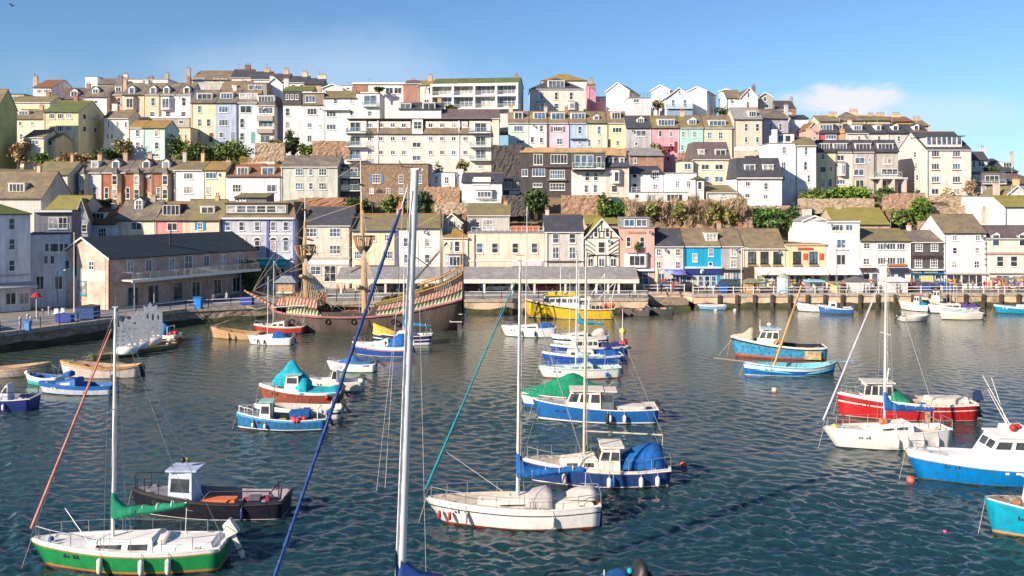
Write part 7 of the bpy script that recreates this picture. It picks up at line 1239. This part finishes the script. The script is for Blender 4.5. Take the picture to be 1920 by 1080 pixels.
# 22f display punts
pon=blotch('punt_planks',[(.16,.13,.06),(.30,.25,.12),(.22,.20,.10)],1.5,.8,.3)
for i,(a,c) in enumerate((((172,676),(250,662)),((246,664),(318,650)),((262,655),(322,645)))):
    g=Boat(('nearest','middle','farthest')[i]+' flat olive punt carrying part of the white display',a,c,2.4,.38,.6,.4,.9,hull=pon,deck=pon,cat='punt',coc=(.99,1),group='olive display punts')
for i,(px,py,Y,sc_) in enumerate(((237,668,93.5,1.0),(258,655,96.5,1.1),(282,642,99.5,1.25))):
    p=P(px,py,Y); t=thing('cut_out_crown',('left and lowest','middle','right and tallest')[i]+' white latticed cut out tower of the display on the punts','display',(p.x,Y,.45),.5,'white display on the punts'); b=MB()
    m=paint((.55,.56,.60),.6); w=1.1; hh=(2.6,3.0,3.5)[i]
    def sheet(y):
        for k in range(5): x=-w+2*w*k/4; b.box(x-.13,x+.13,y,y+.06,.5,hh,m)
        for z in(.5,1.0,1.45,1.9,2.35,hh-.1):
            if z<hh: b.box(-w,w,y+.001,y+.059,z,z+.26,m)
        rg=random.Random(i)
        for k in range(12): x=rg.uniform(-w,w-.2); z=rg.uniform(.6,hh-.2); b.box(x,x+.22,y+.002,y+.058,z,z+.2,m)
        b.prism([(-.55,hh),(.55,hh),(.7,hh+.8),(.25,hh+.62),(0,hh+1.15),(-.25,hh+.62),(-.7,hh+.8)],y,y+.06,m,'y')
    sheet(-.35); sheet(.35); b.build('lattice_panel',t); b=MB(); b.lathe((0,-.2,0),[(.95,0),(1.1,.15),(1.1,.55),(.9,.7),(.001,.72)],white,12); b.build('float_drum',t)
for px,top in((262,592),(274,590)):
    p=P(px,640,99.5); b=MB(); zt=P(px,top,99.5).z; b.tube((0,0,0),(.15,0,zt-.4),.045,white,n=5); o=b.build('marker_pole',None,(p.x,99.5+(.6 if px>270 else 0),.4)); tag(o,('left' if px<270 else 'right')+' thin white pole standing behind the punt display','pole','pair of white poles')
g=Boat('small red and blue fishing boat moored behind the white display',(288,640),(334,641),2.2,.8,1.2,.3,.8,[(-.3,0,dkgrey),(0,.4,red),(.4,.6,orange),(.6,1,white)],deck=bg_,cat='fishing boat',coc=(.02,.5),drop=.3); g.tent([(.4,.9,.9),(.6,1.3,.9),(.9,.9,1)],paint((.0,.22,.5),.8),'blue_cover'); g.buoys((.1,.2,.05),red,.28,.2,.6); g.arch(.3,.8,1.3,white)
# buoys afloat
for l,px,py,m,r in (('yellow mooring buoy off the yellow trawler',1167,623,yellow,.42),('pinkish white mooring buoy below the lugger',1452,733,paint((.75,.5,.45)),.24),('orange mooring buoy right of the motor sailer',1282,874,orange,.22),('small yellow green buoy behind the black workboat',350,864,paint((.45,.5,.05)),.17),
  ('tiny pink buoy in the lower right water',1772,998,paint((.7,.1,.3)),.1),('white pickup buoy by the tender',1342,583,white,.25),('white pickup buoy right of the tender',1378,583,white,.25),('dark round marker above the punts',268,600,blackp,.2),('red buoy under the bow of the cabin cruiser',1708,903,paint((.5,.12,.08)),.25)):
    p=W0(px,py) if py>610 or py in(583,) else W0(px,py); b=MB(); b.ball((0,0,r*.35),r,m,12); o=b.build('mooring_buoy',None,p); tag(o,l,'buoy'); q=MB(); q.lathe((0,0,r*1.3),[(.04,-.05),(.06,0),(.04,.06)],blackp,6); q.build('shackle',o)
# ================================================================ OLD WOODEN SHIP
YS=114.0
def sp_(px,py,dy=0): return P(px,py,YS+dy)
sh=thing('galleon','old wooden galleon with red and white striped sides and green sawtooth band','galleon',(0,YS,0))
hb=blotch('tarred_hull',[(.05,.035,.03),(.09,.065,.055),(.14,.10,.08)],.6,.8,.3,.4)
pinkm=paint((.34,.14,.14),.7); deckm=blotch('ship_deck',[(.16,.10,.05),(.26,.17,.09)],1.5)
# stations across the picture: px, waterline half breadth, sheer (pink wale) py, half breadth, top py
ST=[(508,.15,575,.3,562,.4),(520,.9,580,1.3,560,1.3),(545,1.9,583,2.4,552,2.2),(575,2.6,585,3.0,553,2.8),(605,3.0,587,3.3,556,3.0),(612,3.0,587,3.3,579,3.1),(650,3.1,588,3.4,580,3.2),(700,3.0,587,3.3,581,3.1),(712,3.0,586,3.3,563,3.0),(750,2.7,582,3.1,555,2.7),(790,2.2,575,2.8,545,2.4),(825,1.6,567,2.5,534,2.1),(852,1.0,561,2.3,523,1.8),(868,.5,556,2.1,512,1.6)]
def zat(py,px): return H-(py-YH)*YS/F
b=MB()
for sd in(-1,1):
    rows=[]
    for px,wb,ys,wm_,yt,wt_ in ST:
        x=(px-CX)*YS/F; zw=zat(ys,px); xb=x+(1.2 if px<530 else 0)-(1.3 if px>860 else 0); rows.append([V((xb,sd*wb*.75,-1)),V((xb,sd*wb,0)),V((x+(.4 if px<530 else 0),sd*(wb+(wm_-wb)*.75),zw*.5)),V((x,sd*wm_,zw-.22))])
    for i in range(len(rows)-1):
        for j in range(3): b.raw([rows[i][j],rows[i+1][j],rows[i+1][j+1],rows[i][j+1]],[(0,1,2,3)],hb,True)
    if sd>0: R1=rows
    else: R0=rows
for RR in((R0[0],R1[0]),(R0[-1],R1[-1])):
    for j in range(3): b.raw([RR[0][j],RR[1][j],RR[1][j+1],RR[0][j+1]],[(0,1,2,3)],hb)
fixn(b.build('hull',sh))
b=MB()
for sd in(-1,1): b.path([V(((px-CX)*YS/F,sd*(wm_+.03),zat(ys,px)-.1)) for px,wb,ys,wm_,yt,wt_ in ST],.17,pinkm,6)
b.build('wale',sh)
# topsides: lower sawtooth band (green/cream) and upper diagonal red/white stripes, as separate planks
creamp=paint((.58,.50,.32),.7,.3); greenp=paint((.02,.07,.03),.7); redp=paint((.34,.08,.06),.8,.4); wstr=paint((.55,.42,.32),.8,.35); dkp=paint((.04,.025,.025),.6)
def lerpST(px):
    for a,c in zip(ST,ST[1:]):
        if a[0]<=px<=c[0]: t=(px-a[0])/max(1e-6,c[0]-a[0]); return [a[k]+(c[k]-a[k])*t for k in range(6)]
    return ST[-1]
def side(px,f,sd,off=.0):
    s=lerpST(px); x=(px-CX)*YS/F; z0=zat(s[2],px); z1=zat(s[4],px); return V((x,sd*(s[3]+(s[5]-s[3])*f+off),z0+(z1-z0)*f))
def band(x0,x1,f0,f1,kind,step,name,off=.05):
    n=max(1,int((x1-x0)/step))
    for sd in(-1,1):
        b=MB()
        for i in range(n):
            a=x0+(x1-x0)*i/n; c=x0+(x1-x0)*(i+1)/n; m=(a+c)/2
            if kind=='saw':
                b.raw([side(a,f0,sd,off),side(c,f0,sd,off),side(c,f1,sd,off)],[(0,1,2)],creamp); b.raw([side(a,f0,sd,off),side(c,f1,sd,off),side(a,f1,sd,off)],[(0,1,2)],greenp)
            elif kind=='stripe':
                k=(c-a)*.55; b.raw([side(a,f0,sd,off),side(m,f0,sd,off),side(min(x1,m+k),f1,sd,off),side(min(x1,a+k),f1,sd,off)],[(0,1,2,3)],redp); b.raw([side(m,f0,sd,off),side(c,f0,sd,off),side(min(x1,c+k),f1,sd,off),side(min(x1,m+k),f1,sd,off)],[(0,1,2,3)],wstr)
            else: b.raw([side(a,f0,sd,off),side(c,f0,sd,off),side(c,f1,sd,off),side(a,f1,sd,off)],[(0,1,2,3)],kind)
        fixn(b.build(name,sh))
band(545,612,.0,.42,'saw',6,'sawtooth_band'); band(522,604,.42,.46,dkp,10,'moulding',.08); band(522,604,.46,.95,'stripe',6,'striped_bulwark'); band(522,604,.95,1.04,deckm,10,'cap_rail',.1)
band(612,712,0,1.0,dkp,12,'waist_bulwark')
band(700,868,.0,.34,'saw',6.5,'sawtooth_band'); band(712,868,.34,.38,dkp,10,'moulding',.09); band(712,868,.38,.74,'stripe',6,'striped_bulwark'); band(712,868,.74,.78,dkp,10,'moulding',.09); band(712,790,.78,1.0,paint((.2,.16,.05),.7),10,'quarter_rail'); band(790,868,.78,1.05,dkp,10,'quarter_panel'); band(712,868,1.0,1.07,paint((.45,.27,.06),.6),10,'cap_rail',.12)
b=MB(); s0=[side(868,f,1) for f in(-1.3,0,.5,1.1)]; s1=[side(868,f,-1) for f in(-1.3,0,.5,1.1)]
for j in range(3): b.raw([s0[j],s1[j],s1[j+1],s0[j+1]],[(0,1,2,3)],(hb,greenp,dkp)[j])
b.build('stern_panel',sh)
b=MB(); 
for x0,x1,f in((512,606,.55),(606,712,-.1),(712,868,.7)):
    n=6
    for i in range(n):
        a=x0+(x1-x0)*i/n; c=x0+(x1-x0)*(i+1)/n; b.raw([side(a,f,-1,-.1),side(c,f,-1,-.1),side(c,f,1,-.1),side(a,f,1,-.1)],[(0,1,2,3)],deckm)
b.build('deck',sh)
b=MB(); # bow beak with small stripes and bowsprit
p=sp_(520,575)-V((0,YS,0)); q=sp_(458,544)-V((0,YS,0))
for sd in(-1,1): b.raw([V((p.x,sd*.9,p.z+.15)),V((q.x,0,q.z+.05)),V((q.x,0,q.z-.15)),V((p.x,sd*.9,p.z-.3))],[(0,1,2,3)],wstr)
for i in range(9):
    t=(i+.5)/9; a=p.lerp(q,t); 
    for sd in(-1,1): b.box(a.x-.12,a.x+.12,sd*.9*(1-t)-.04+sd*.03,sd*.9*(1-t)+.04+sd*.03,a.z-.28*(1-t)-.05,a.z+.12*(1-t)+.03,redp)
b.build('beakhead',sh)
sparm=paint((.50,.28,.07),.5,.2); darkspar=paint((.12,.09,.07),.6)
def spar(x0,y0,x1,y1,r,m=sparm,name='spar',dy0=0,dy1=0,r2=None,par=None):
    a=sp_(x0,y0,dy0)-V((0,YS,0)); c=sp_(x1,y1,dy1)-V((0,YS,0)); b=MB(); b.tube(a,c,r,m,r2,8); o=b.build(name,par or sh); return a,c
spar(524,560,474,545,.17,darkspar,'bowsprit',r2=.1)
spar(577,583,571,490,.42,sparm,'foremast',r2=.3); spar(571,500,572,415,.26,sparm,'fore_topmast',r2=.18); spar(572,415,572,368,.1,fen,'fore_topgallant',r2=.05)
spar(685,600,682,475,.48,sparm,'mainmast',r2=.34); spar(682,490,678,378,.30,sparm,'main_topmast',r2=.2); spar(678,378,676,300,.11,fen,'main_topgallant',r2=.06)
spar(828,530,826,392,.22,darkspar,'mizzenmast',r2=.1); spar(868,512,868,430,.1,sparm,'ensign_staff',r2=.05); spar(760,545,838,455,.13,darkspar,'lateen_yard'); spar(543,510,572,503,.12,darkspar,'fore_yard'); spar(553,444,588,451,.11,darkspar,'fore_topsail_yard'); spar(658,510,690,493,.13,darkspar,'main_yard'); spar(656,407,696,409,.1,darkspar,'main_topsail_yard'); spar(776,480,805,500,.07,darkspar,'mizzen_yard')
for y0,y1,px,L2,nm in((520,524,575,30,'fore_course_yard'),(392,396,572,14,'fore_topgallant_yard'),(540,545,684,36,'main_course_yard'),(345,348,677,12,'main_topgallant_yard')):
    spar(px-L2*.4,y0,px+L2*.45,y1,.12,darkspar,nm,-3.5 if L2>20 else -1.2,3.5 if L2>20 else 1.2)
    if L2>20:
        b=MB(); a=sp_(px-L2*.38,y0-2,-3.4)-V((0,YS,0)); c=sp_(px+L2*.43,y1-2,3.4)-V((0,YS,0)); d=c-a
        for i in range(14): r=.24+.05*math.sin(i*2.3); b.tube(a+d*(i/14),a+d*((i+1)/14),r,paint((.5,.42,.3),.85,.3),r+.03,7)
        b.build('furled_sail',sh)
def top(px,py,w):
    c=sp_(px,py)-V((0,YS,0)); k=YS/F; W_=w*k/2; o=thing('fighting_top','','',c); o.parent=sh; b=MB(); b.lathe((0,0,-.35),[(.3,-.9),(W_*.75,0),(W_*.75,.12),(.2,.12)],darkspar,10); b.build('platform',o)
    for i in range(14):
        a=2*math.pi*i/14; b=MB(); b.tube((math.cos(a)*W_*.75,math.sin(a)*W_*.75,-.2),(math.cos(a)*W_,math.sin(a)*W_,1.0),.09,(paint((.55,.42,.16)),paint((.55,.14,.05)),creamp,wood)[i%4],.12,5); b.build('stave',o)
    b=MB(); b.lathe((0,0,0),[(W_*.98,.95),(W_*1.03,1.05),(W_*.98,1.12)],darkspar,14); b.build('rim',o)
top(572,475,38); top(681,458,38)
b=MB(); rr=.03; rg=random.Random(5)
def ln(x0,y0,x1,y1,d0=0,d1=0,r=rr,m=rope): a=sp_(x0,y0,d0)-V((0,YS,0)); c=sp_(x1,y1,d1)-V((0,YS,0)); b.tube(a,c,r,m,n=3,caps=False)
for sd in(-1,1):
    for i in range(9): ln(562+i*5,572,572,474,sd*3,sd*.4); ln(673+i*6,588,681,460,sd*3.2,sd*.4); ln(815+i*4,545,827,425,sd*2.4,0)
    for i in range(4): ln(566+i*4,470,572,420,sd*1,0); ln(674+i*5,454,679,384,sd*1,0)
    for k in range(11):
        t=k/11; ln(568+(572-568)*t,572-98*t,593+(572-593)*t,572-98*t,sd*3*(1-t),sd*3*(1-t),.015); ln(673+8*t,588-128*t,703-22*t,588-128*t,sd*3.2*(1-t),sd*3.2*(1-t),.015)
for a in((474,545,571,490),(474,545,572,420),(474,545,572,372),(577,583,681,470),(590,560,680,390),(681,460,572,480),(678,380,572,416),(826,400,682,480),(838,455,868,514),(676,305,572,370),(620,585,681,500),(600,560,650,585),(700,583,750,545),(650,586,572,430),(712,575,681,465)): ln(*a)
b.build('rigging',sh)
b=MB(); rg=random.Random(3)
for i in range(40): x=rg.uniform(560,612); a=sp_(x,rg.uniform(553,560),rg.uniform(-2.5,2.5))-V((0,YS,0)); b.tube(a,a+V((rg.uniform(-.5,.5),rg.uniform(-.4,.4),rg.uniform(.1,.8))),.05,(rope,sparm,darkspar)[i%3],n=4)
b.build('rope_bundle',sh)
b=MB()
for i in range(12): x=786+i*7; a=side(x,1.05,1); b.tube(a,a+V((0,0,.9 if i%2 else .6)),.06,sparm,n=5)
b.path([side(x,1.05,1)+V((0,0,.85)) for x in(786,826,866)],.09,sparm,5); b.path([side(x,1.05,-1)+V((0,0,.85)) for x in(786,826,866)],.09,sparm,5); b.build('poop_rail',sh)
b=MB(); a=sp_(864,600)-V((0,YS,0)); b.box(a.x-1.0,a.x-.45,-.2,.2,-1,a.z+3.4,hb); b.build('rudder',sh)
b=MB(); x0=sp_(846,588).x; z0=zat(600,0); z1=zat(586,0)
for zz in(z0,z1):
    for yy in(-1.8,1.8): b.tube((x0,yy,zz),(x0+1.9,yy,zz),.05,white,n=5)
    for xx in(x0,x0+1.9): b.tube((xx,-1.8,zz),(xx,1.8,zz),.05,white,n=5)
for xx in(x0,x0+1.9):
    for yy in(-1.8,0,1.8): b.tube((xx,yy,z0),(xx,yy,z1),.05,white,n=5)
b.build('stern_platform',sh)
b=MB()
for x in(560,615,670,745,800): a=sp_(x,596,-3.3)-V((0,YS,0)); b.tube(a+V((0,0,.6)),a+V((0,0,-.2)),.16,blackp,n=7)
b.build('tyre_fender',sh) if 0 else [None]
for x in(560,625,672,745): a=sp_(x,597)-V((0,YS,0)); b=MB(); b.lathe((a.x,-3.35,a.z),[(.3,-.1),(.38,0),(.3,.1),(.2,0),(.3,-.1)],blackp,10,(0,1,0)); b.tube((a.x,-3.3,a.z+.3),(a.x,-3.35,a.z+1.0),.03,rope,n=4); b.build('tyre_fender',sh)
# mooring ropes of the ship hang from bow to quay
b=MB(); pr=[sp_(500,576),sp_(480,580),sp_(462,575,4)]; b.path([p-V((0,YS,0)) for p in pr],.05,rope,4); b.build('mooring_rope',sh)
# ================================================================ NEAR YACHT (tall white mast, hull below the frame)
YM=34.0
ny=thing('sailing_yacht','tall white yacht mast with long blue furled stay, standing nearest in the middle','sailing yacht',(P(752,1050,YM).x,YM,0),0)
o_=ny.location.copy(); O=lambda px,py,dy=0: P(px,py,YM+dy)-V(o_)
b=MB(); A=O(749,1118); T_=O(778,318); b.tube(A,T_,.205,paint((.72,.68,.66),.4,.06),.145,16); b.build('mast',ny)
b=MB(); t0=T_; b.box(t0.x-.16,t0.x+.16,-.1,.1,t0.z,t0.z+.05,white); b.path([t0+V((0,0,.05)),t0+V((-.5,0,.12)),t0+V((-.62,0,.35))],.02,dkgrey,5); b.path([t0+V((-.08,0,.0)),t0+V((-.25,0,-.1)),t0+V((-.5,-.1,.1))],.015,steel,4); b.build('masthead',ny)
b=MB(); tr=T_+V((.02,0,.03)); b.ball(tr+V((.28,0,-.05)),.05,white,8); b.tube(tr,tr+V((.28,0,-.05)),.02,steel,n=4); b.build('masthead_lamp',ny)
fb_=paint((.0,.04,.20),.6,.3); 
b=MB(); a=O(764,352,-.3); m_=O(737,432,-.6); e=O(500,1125,-3.5); b.tube(a,O(752,392,-.4),.03,ropew,.03,6); d=e-m_; a2=O(752,392,-.4); b.tube(a2,m_,.045,fb_,.075,8); n=40; rg=random.Random(1)
for i in range(n): r1=.062+.010*math.sin(i*1.9); r2=.062+.010*math.sin((i+1)*1.9); b.tube(m_+d*(i/n),m_+d*((i+1)/n),r1,fb_,r2,8,False)
b.build('furled_jib',ny)
b=MB(); p0=m_+V((0,0,0))
for i in range(120):
    t0_,t1_=i/120,(i+1)/120; f=lambda t:m_+d*t+V((math.cos(t*150)*.073,math.sin(t*150)*.073,0)); b.tube(f(t0_),f(t1_),.014,paint((.0,.05,.28),.6),n=3,caps=False)
b.build('lashing_line',ny)
for nm,x0,y0,x1,y1,dy,r in (('halyard',758,345,722,915,-1.2,.008),('halyard',764,345,764,960,.3,.010),('shroud',781,330,800,1125,1.6,.008),('shroud',772,330,706,920,-1.4,.006)):
    b=MB(); b.tube(O(x0,y0),O(x1,y1,dy),r,ropew,n=4); b.build(nm,ny)
b=MB(); c=O(757,1062); prof=[(-.3,1.0,.22),(.0,.55,.3),(.6,.1,.32),(1.6,-.1,.3),(2.6,-.15,.25),(4.2,-.2,.18)]; vs=[]
for x,zt,ww in prof:
    for k in range(8): an=2*math.pi*k/8; vs.append(V((c.x+x,math.sin(an)*ww,c.z+(zt if math.cos(an)>.1 else -1.2+ .2*math.cos(an))-.35)))
b.raw(vs,[(j*8+k,j*8+(k+1)%8,(j+1)*8+(k+1)%8,(j+1)*8+k) for j in range(5) for k in range(8)]+[tuple(range(7,-1,-1)),tuple(range(40,48))],fb_,True); fixn(b.build('sail_cover',ny))
hbt=Boat('x',(500,1200),(950,1240),3.6,1.0,1.4,1.2,.7,hull=white,deck=cream,cat='sailing yacht',coc=(.08,.35)) 
hx=hbt.root; hx.location=V((o_.x+5.0,YM,0)); hx.rotation_euler=(0,0,R(195)); hx.scale=(1.15,1.15,1.15)
bpy.context.view_layer.update()
Mi=Mx.Translation(V(o_)).inverted()
for ch in list(hx.children): mw=Mx.Translation(hx.location)@Mx.Rotation(R(195),4,'Z')@Mx.Diagonal((13/hbt.L,.95,.62,1)); ch.parent=ny; ch.matrix_parent_inverse=Mx.Identity(4); ch.matrix_basis=Mi@mw
bpy.data.objects.remove(hx)
# gull on the left upper sky
gp=P(23,11,60); b=MB(); m=paint((.10,.12,.16),.7); b.lathe((0,0,0),[(.001,-.28),(.07,-.12),(.08,.05),(.04,.2),(.001,.3)],m,8,(1,0,.15))
for sd in(-1,1): b.raw([(.1,0,.03),(-.08,0,.03),(-.18,sd*.3,.16),(.02,sd*.35,.2),(-.28,sd*.62,.05)],[(0,1,2,3),(3,2,4)],m); b.raw([(.1,0,.02),(-.08,0,.02),(-.18,sd*.3,.15),(.02,sd*.35,.19),(-.28,sd*.62,.04)],[(3,2,1,0),(4,2,3)],m)
tag(b.build('gull',None,gp),'dark gull gliding in the upper left corner of the sky','bird').scale=(.6,.6,.6)
# ================================================================ WATER
ys=[14.0]
while ys[-1]<36: ys.append(ys[-1]*1.006)
while ys[-1]<152: ys.append(ys[-1]*1.0021)
ys=np.array(ys); nxw=980; ux=np.linspace(-.86,.86,nxw)
Xw=ux[None,:]*np.maximum(ys[:,None],20); Yw=np.repeat(ys[:,None],nxw,1); Zw=np.zeros_like(Xw)
rg=np.random.RandomState(4)
for i in range(120):
    lam=.24*(7**(rg.rand()**1.25)); th=rg.normal(R(250),1.0); a=.0078*lam**.62*(.5+rg.rand()*.8); k=2*math.pi/lam
    fade=np.clip((lam-Yw*.0075)/(Yw*.004+.01),0,1)
    Zw+=fade*a*np.sin(k*(Xw*math.cos(th)+Yw*math.sin(th))+rg.rand()*6.28+.9*np.sin(Xw*.11+i)+.7*np.sin(Yw*.13+i*2))
calm=.35+.75/(1+np.exp((Yw+Xw*.25-74)/9)); pat=.68+.34*np.sin(Xw*.07+1.6*np.sin(Yw*.06))*np.sin(Yw*.16+Xw*.04)+.14*np.sin(Xw*.31+Yw*.22)
Zw*=calm*pat
verts=np.stack([Xw.ravel(),Yw.ravel(),Zw.ravel()],1); ny_=len(ys)
idx=(np.arange(ny_-1)[:,None]*nxw+np.arange(nxw-1)[None,:]).ravel(); fc=np.stack([idx,idx+1,idx+nxw+1,idx+nxw],1)
me=bpy.data.meshes.new('harbour_water'); me.vertices.add(len(verts)); me.vertices.foreach_set('co',verts.ravel()); me.loops.add(fc.size); me.loops.foreach_set('vertex_index',fc.ravel().astype(np.int32))
me.polygons.add(len(fc)); me.polygons.foreach_set('loop_start',np.arange(0,fc.size,4,dtype=np.int32)); me.polygons.foreach_set('use_smooth',np.ones(len(fc),bool)); me.update(); me.validate()
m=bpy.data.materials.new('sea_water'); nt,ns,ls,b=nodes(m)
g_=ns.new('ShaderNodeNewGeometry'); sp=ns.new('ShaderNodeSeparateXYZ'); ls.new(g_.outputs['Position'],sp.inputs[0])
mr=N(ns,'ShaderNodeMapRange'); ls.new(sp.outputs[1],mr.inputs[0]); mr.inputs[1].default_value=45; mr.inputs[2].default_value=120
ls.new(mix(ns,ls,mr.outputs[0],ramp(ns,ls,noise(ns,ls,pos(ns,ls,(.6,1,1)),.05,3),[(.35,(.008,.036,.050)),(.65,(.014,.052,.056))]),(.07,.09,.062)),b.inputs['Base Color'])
b.inputs['Roughness'].default_value=.03; b.inputs['IOR'].default_value=1.38; b.subsurface_method='RANDOM_WALK'; b.inputs['Subsurface Weight'].default_value=1; b.inputs['Subsurface Radius'].default_value=(1,1,1); b.inputs['Subsurface Scale'].default_value=1.6
f1=noise(ns,ls,pos(ns,ls,(1,1.5,1)),3.4,3,.6); bump(ns,ls,b,f1,.4,.05)
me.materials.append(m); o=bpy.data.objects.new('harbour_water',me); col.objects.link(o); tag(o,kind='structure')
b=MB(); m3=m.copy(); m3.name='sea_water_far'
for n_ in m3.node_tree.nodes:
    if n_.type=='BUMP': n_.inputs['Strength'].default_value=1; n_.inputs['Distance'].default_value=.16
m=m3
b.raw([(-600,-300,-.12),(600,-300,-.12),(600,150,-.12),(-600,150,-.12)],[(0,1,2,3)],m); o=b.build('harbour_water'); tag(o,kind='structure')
b=MB(); b.raw([(-900,-400,-4),(900,-400,-4),(900,900,-4),(-900,900,-4)],[(0,1,2,3)],blotch('sea_bed',[(.03,.03,.02),(.07,.06,.04)],.1)); tag(b.build('ground'),kind='structure')
# ================================================================ LIGHT, SKY, CAMERA
EL,AZ=25,50
sun=bpy.data.lights.new('sun','SUN'); sun.energy=5; sun.angle=R(.5); sun.color=(1,.85,.69); so=bpy.data.objects.new('sun',sun); col.objects.link(so)
d=V((math.sin(R(AZ))*math.cos(R(EL)),math.cos(R(AZ))*math.cos(R(EL)),-math.sin(R(EL)))); so.rotation_euler=d.to_track_quat('-Z','Y').to_euler()
wd=bpy.data.worlds.new('World'); bpy.context.scene.world=wd; wd.use_nodes=True; nt=wd.node_tree; ns=nt.nodes; ls=nt.links; bg=ns['Background']
sk=N(ns,'ShaderNodeTexSky',sky_type='NISHITA'); sk.sun_disc=False; sk.sun_elevation=R(EL); sk.sun_rotation=R(180+AZ); sk.altitude=0; sk.air_density=1.0; sk.dust_density=.35; sk.ozone_density=3.5
tc=ns.new('ShaderNodeTexCoord')
# a low bank of cloud over the right end of the ridge and thin veils, by sky direction
def mapr(v,a,b_,c,d_):
    n=N(ns,'ShaderNodeMapRange'); n.interpolation_type='SMOOTHSTEP'; ls.new(v,n.inputs[0]); [setattr(n.inputs[i+1],'default_value',x) for i,x in enumerate((a,b_,c,d_))]; return n.outputs[0]
def mul(a,b_): n=N(ns,'ShaderNodeMath',operation='MULTIPLY'); ls.new(a,n.inputs[0]); ls.new(b_,n.inputs[1]) if not isinstance(b_,(int,float)) else setattr(n.inputs[1],'default_value',b_); return n.outputs[0]
sp=ns.new('ShaderNodeSeparateXYZ'); ls.new(tc.outputs['Generated'],sp.inputs[0])
dv=N(ns,'ShaderNodeMath',operation='DIVIDE'); ls.new(sp.outputs[0],dv.inputs[0]); ls.new(sp.outputs[1],dv.inputs[1])
dz=N(ns,'ShaderNodeMath',operation='DIVIDE'); ls.new(sp.outputs[2],dz.inputs[0]); ls.new(sp.outputs[1],dz.inputs[1])
cb=ns.new('ShaderNodeCombineXYZ'); ls.new(dv.outputs[0],cb.inputs[0]); ls.new(dz.outputs[0],cb.inputs[1])
def blob(cx,cy,sx,sy,sc,lo,hi,amt,seed):
    mp=ns.new('ShaderNodeMapping'); mp.inputs['Location'].default_value=(-cx/sx,-cy/sy,0); mp.inputs['Scale'].default_value=(1/sx,1/sy,1); ls.new(cb.outputs[0],mp.inputs[0])
    g=N(ns,'ShaderNodeTexGradient',gradient_type='SPHERICAL'); ls.new(mp.outputs[0],g.inputs[0])
    m2=ns.new('ShaderNodeMapping'); m2.inputs['Scale'].default_value=(1,1.8,1); m2.inputs['Location'].default_value=(seed,seed,0); ls.new(cb.outputs[0],m2.inputs[0])
    nz=noise(ns,ls,m2.outputs[0],sc,6,.6); a=N(ns,'ShaderNodeMath',operation='ADD'); ls.new(g.outputs['Fac'],a.inputs[0]); ls.new(nz,a.inputs[1]); front=mapr(sp.outputs[1],0,.05,0,1)
    return mul(mul(mapr(a.outputs[0],lo,hi,0,1),front),amt)
cl=blob(.378,.116,.110,.033,22,.78,1.25,.95,1); cl2=blob(.45,.10,.22,.05,9,.75,1.25,.35,5); cl3=blob(-.25,.14,.5,.10,5,.8,1.5,.30,9)
gm=N(ns,'ShaderNodeGamma'); gm.inputs[1].default_value=1.0; ls.new(sk.outputs[0],gm.inputs[0])
tint=mix(ns,ls,1.0,gm.outputs[0],(.74,.92,1.09),'MULTIPLY')
c=mix(ns,ls,cl3,tint,(6.5,7.2,8.0)); c=mix(ns,ls,cl2,c,(6.2,6.6,7.4)); c=mix(ns,ls,cl,c,(7.0,6.9,7.3)); ls.new(c,bg.inputs[0]); bg.inputs[1].default_value=.076
cam=bpy.data.cameras.new('camera'); co=bpy.data.objects.new('camera',cam); col.objects.link(co); co.location=(0,0,H); co.rotation_euler=(R(90),0,0)
cam.sensor_width=36; cam.lens=36*F/1920; cam.shift_y=-(540-YH)/1920; cam.clip_end=3000; cam.clip_start=.5
sc=bpy.context.scene; sc.camera=co; sc.view_settings.view_transform='Standard'; sc.view_settings.look='None'; sc.view_settings.exposure=.80; sc.view_settings.gamma=1; sc.render.resolution_x=1024; sc.render.resolution_y=576
sc.cycles.max_bounces=5; sc.cycles.diffuse_bounces=2; sc.cycles.glossy_bounces=3; sc.cycles.transmission_bounces=4; sc.cycles.transparent_max_bounces=12; sc.cycles.use_denoising=True; sc.cycles.sample_clamp_indirect=4
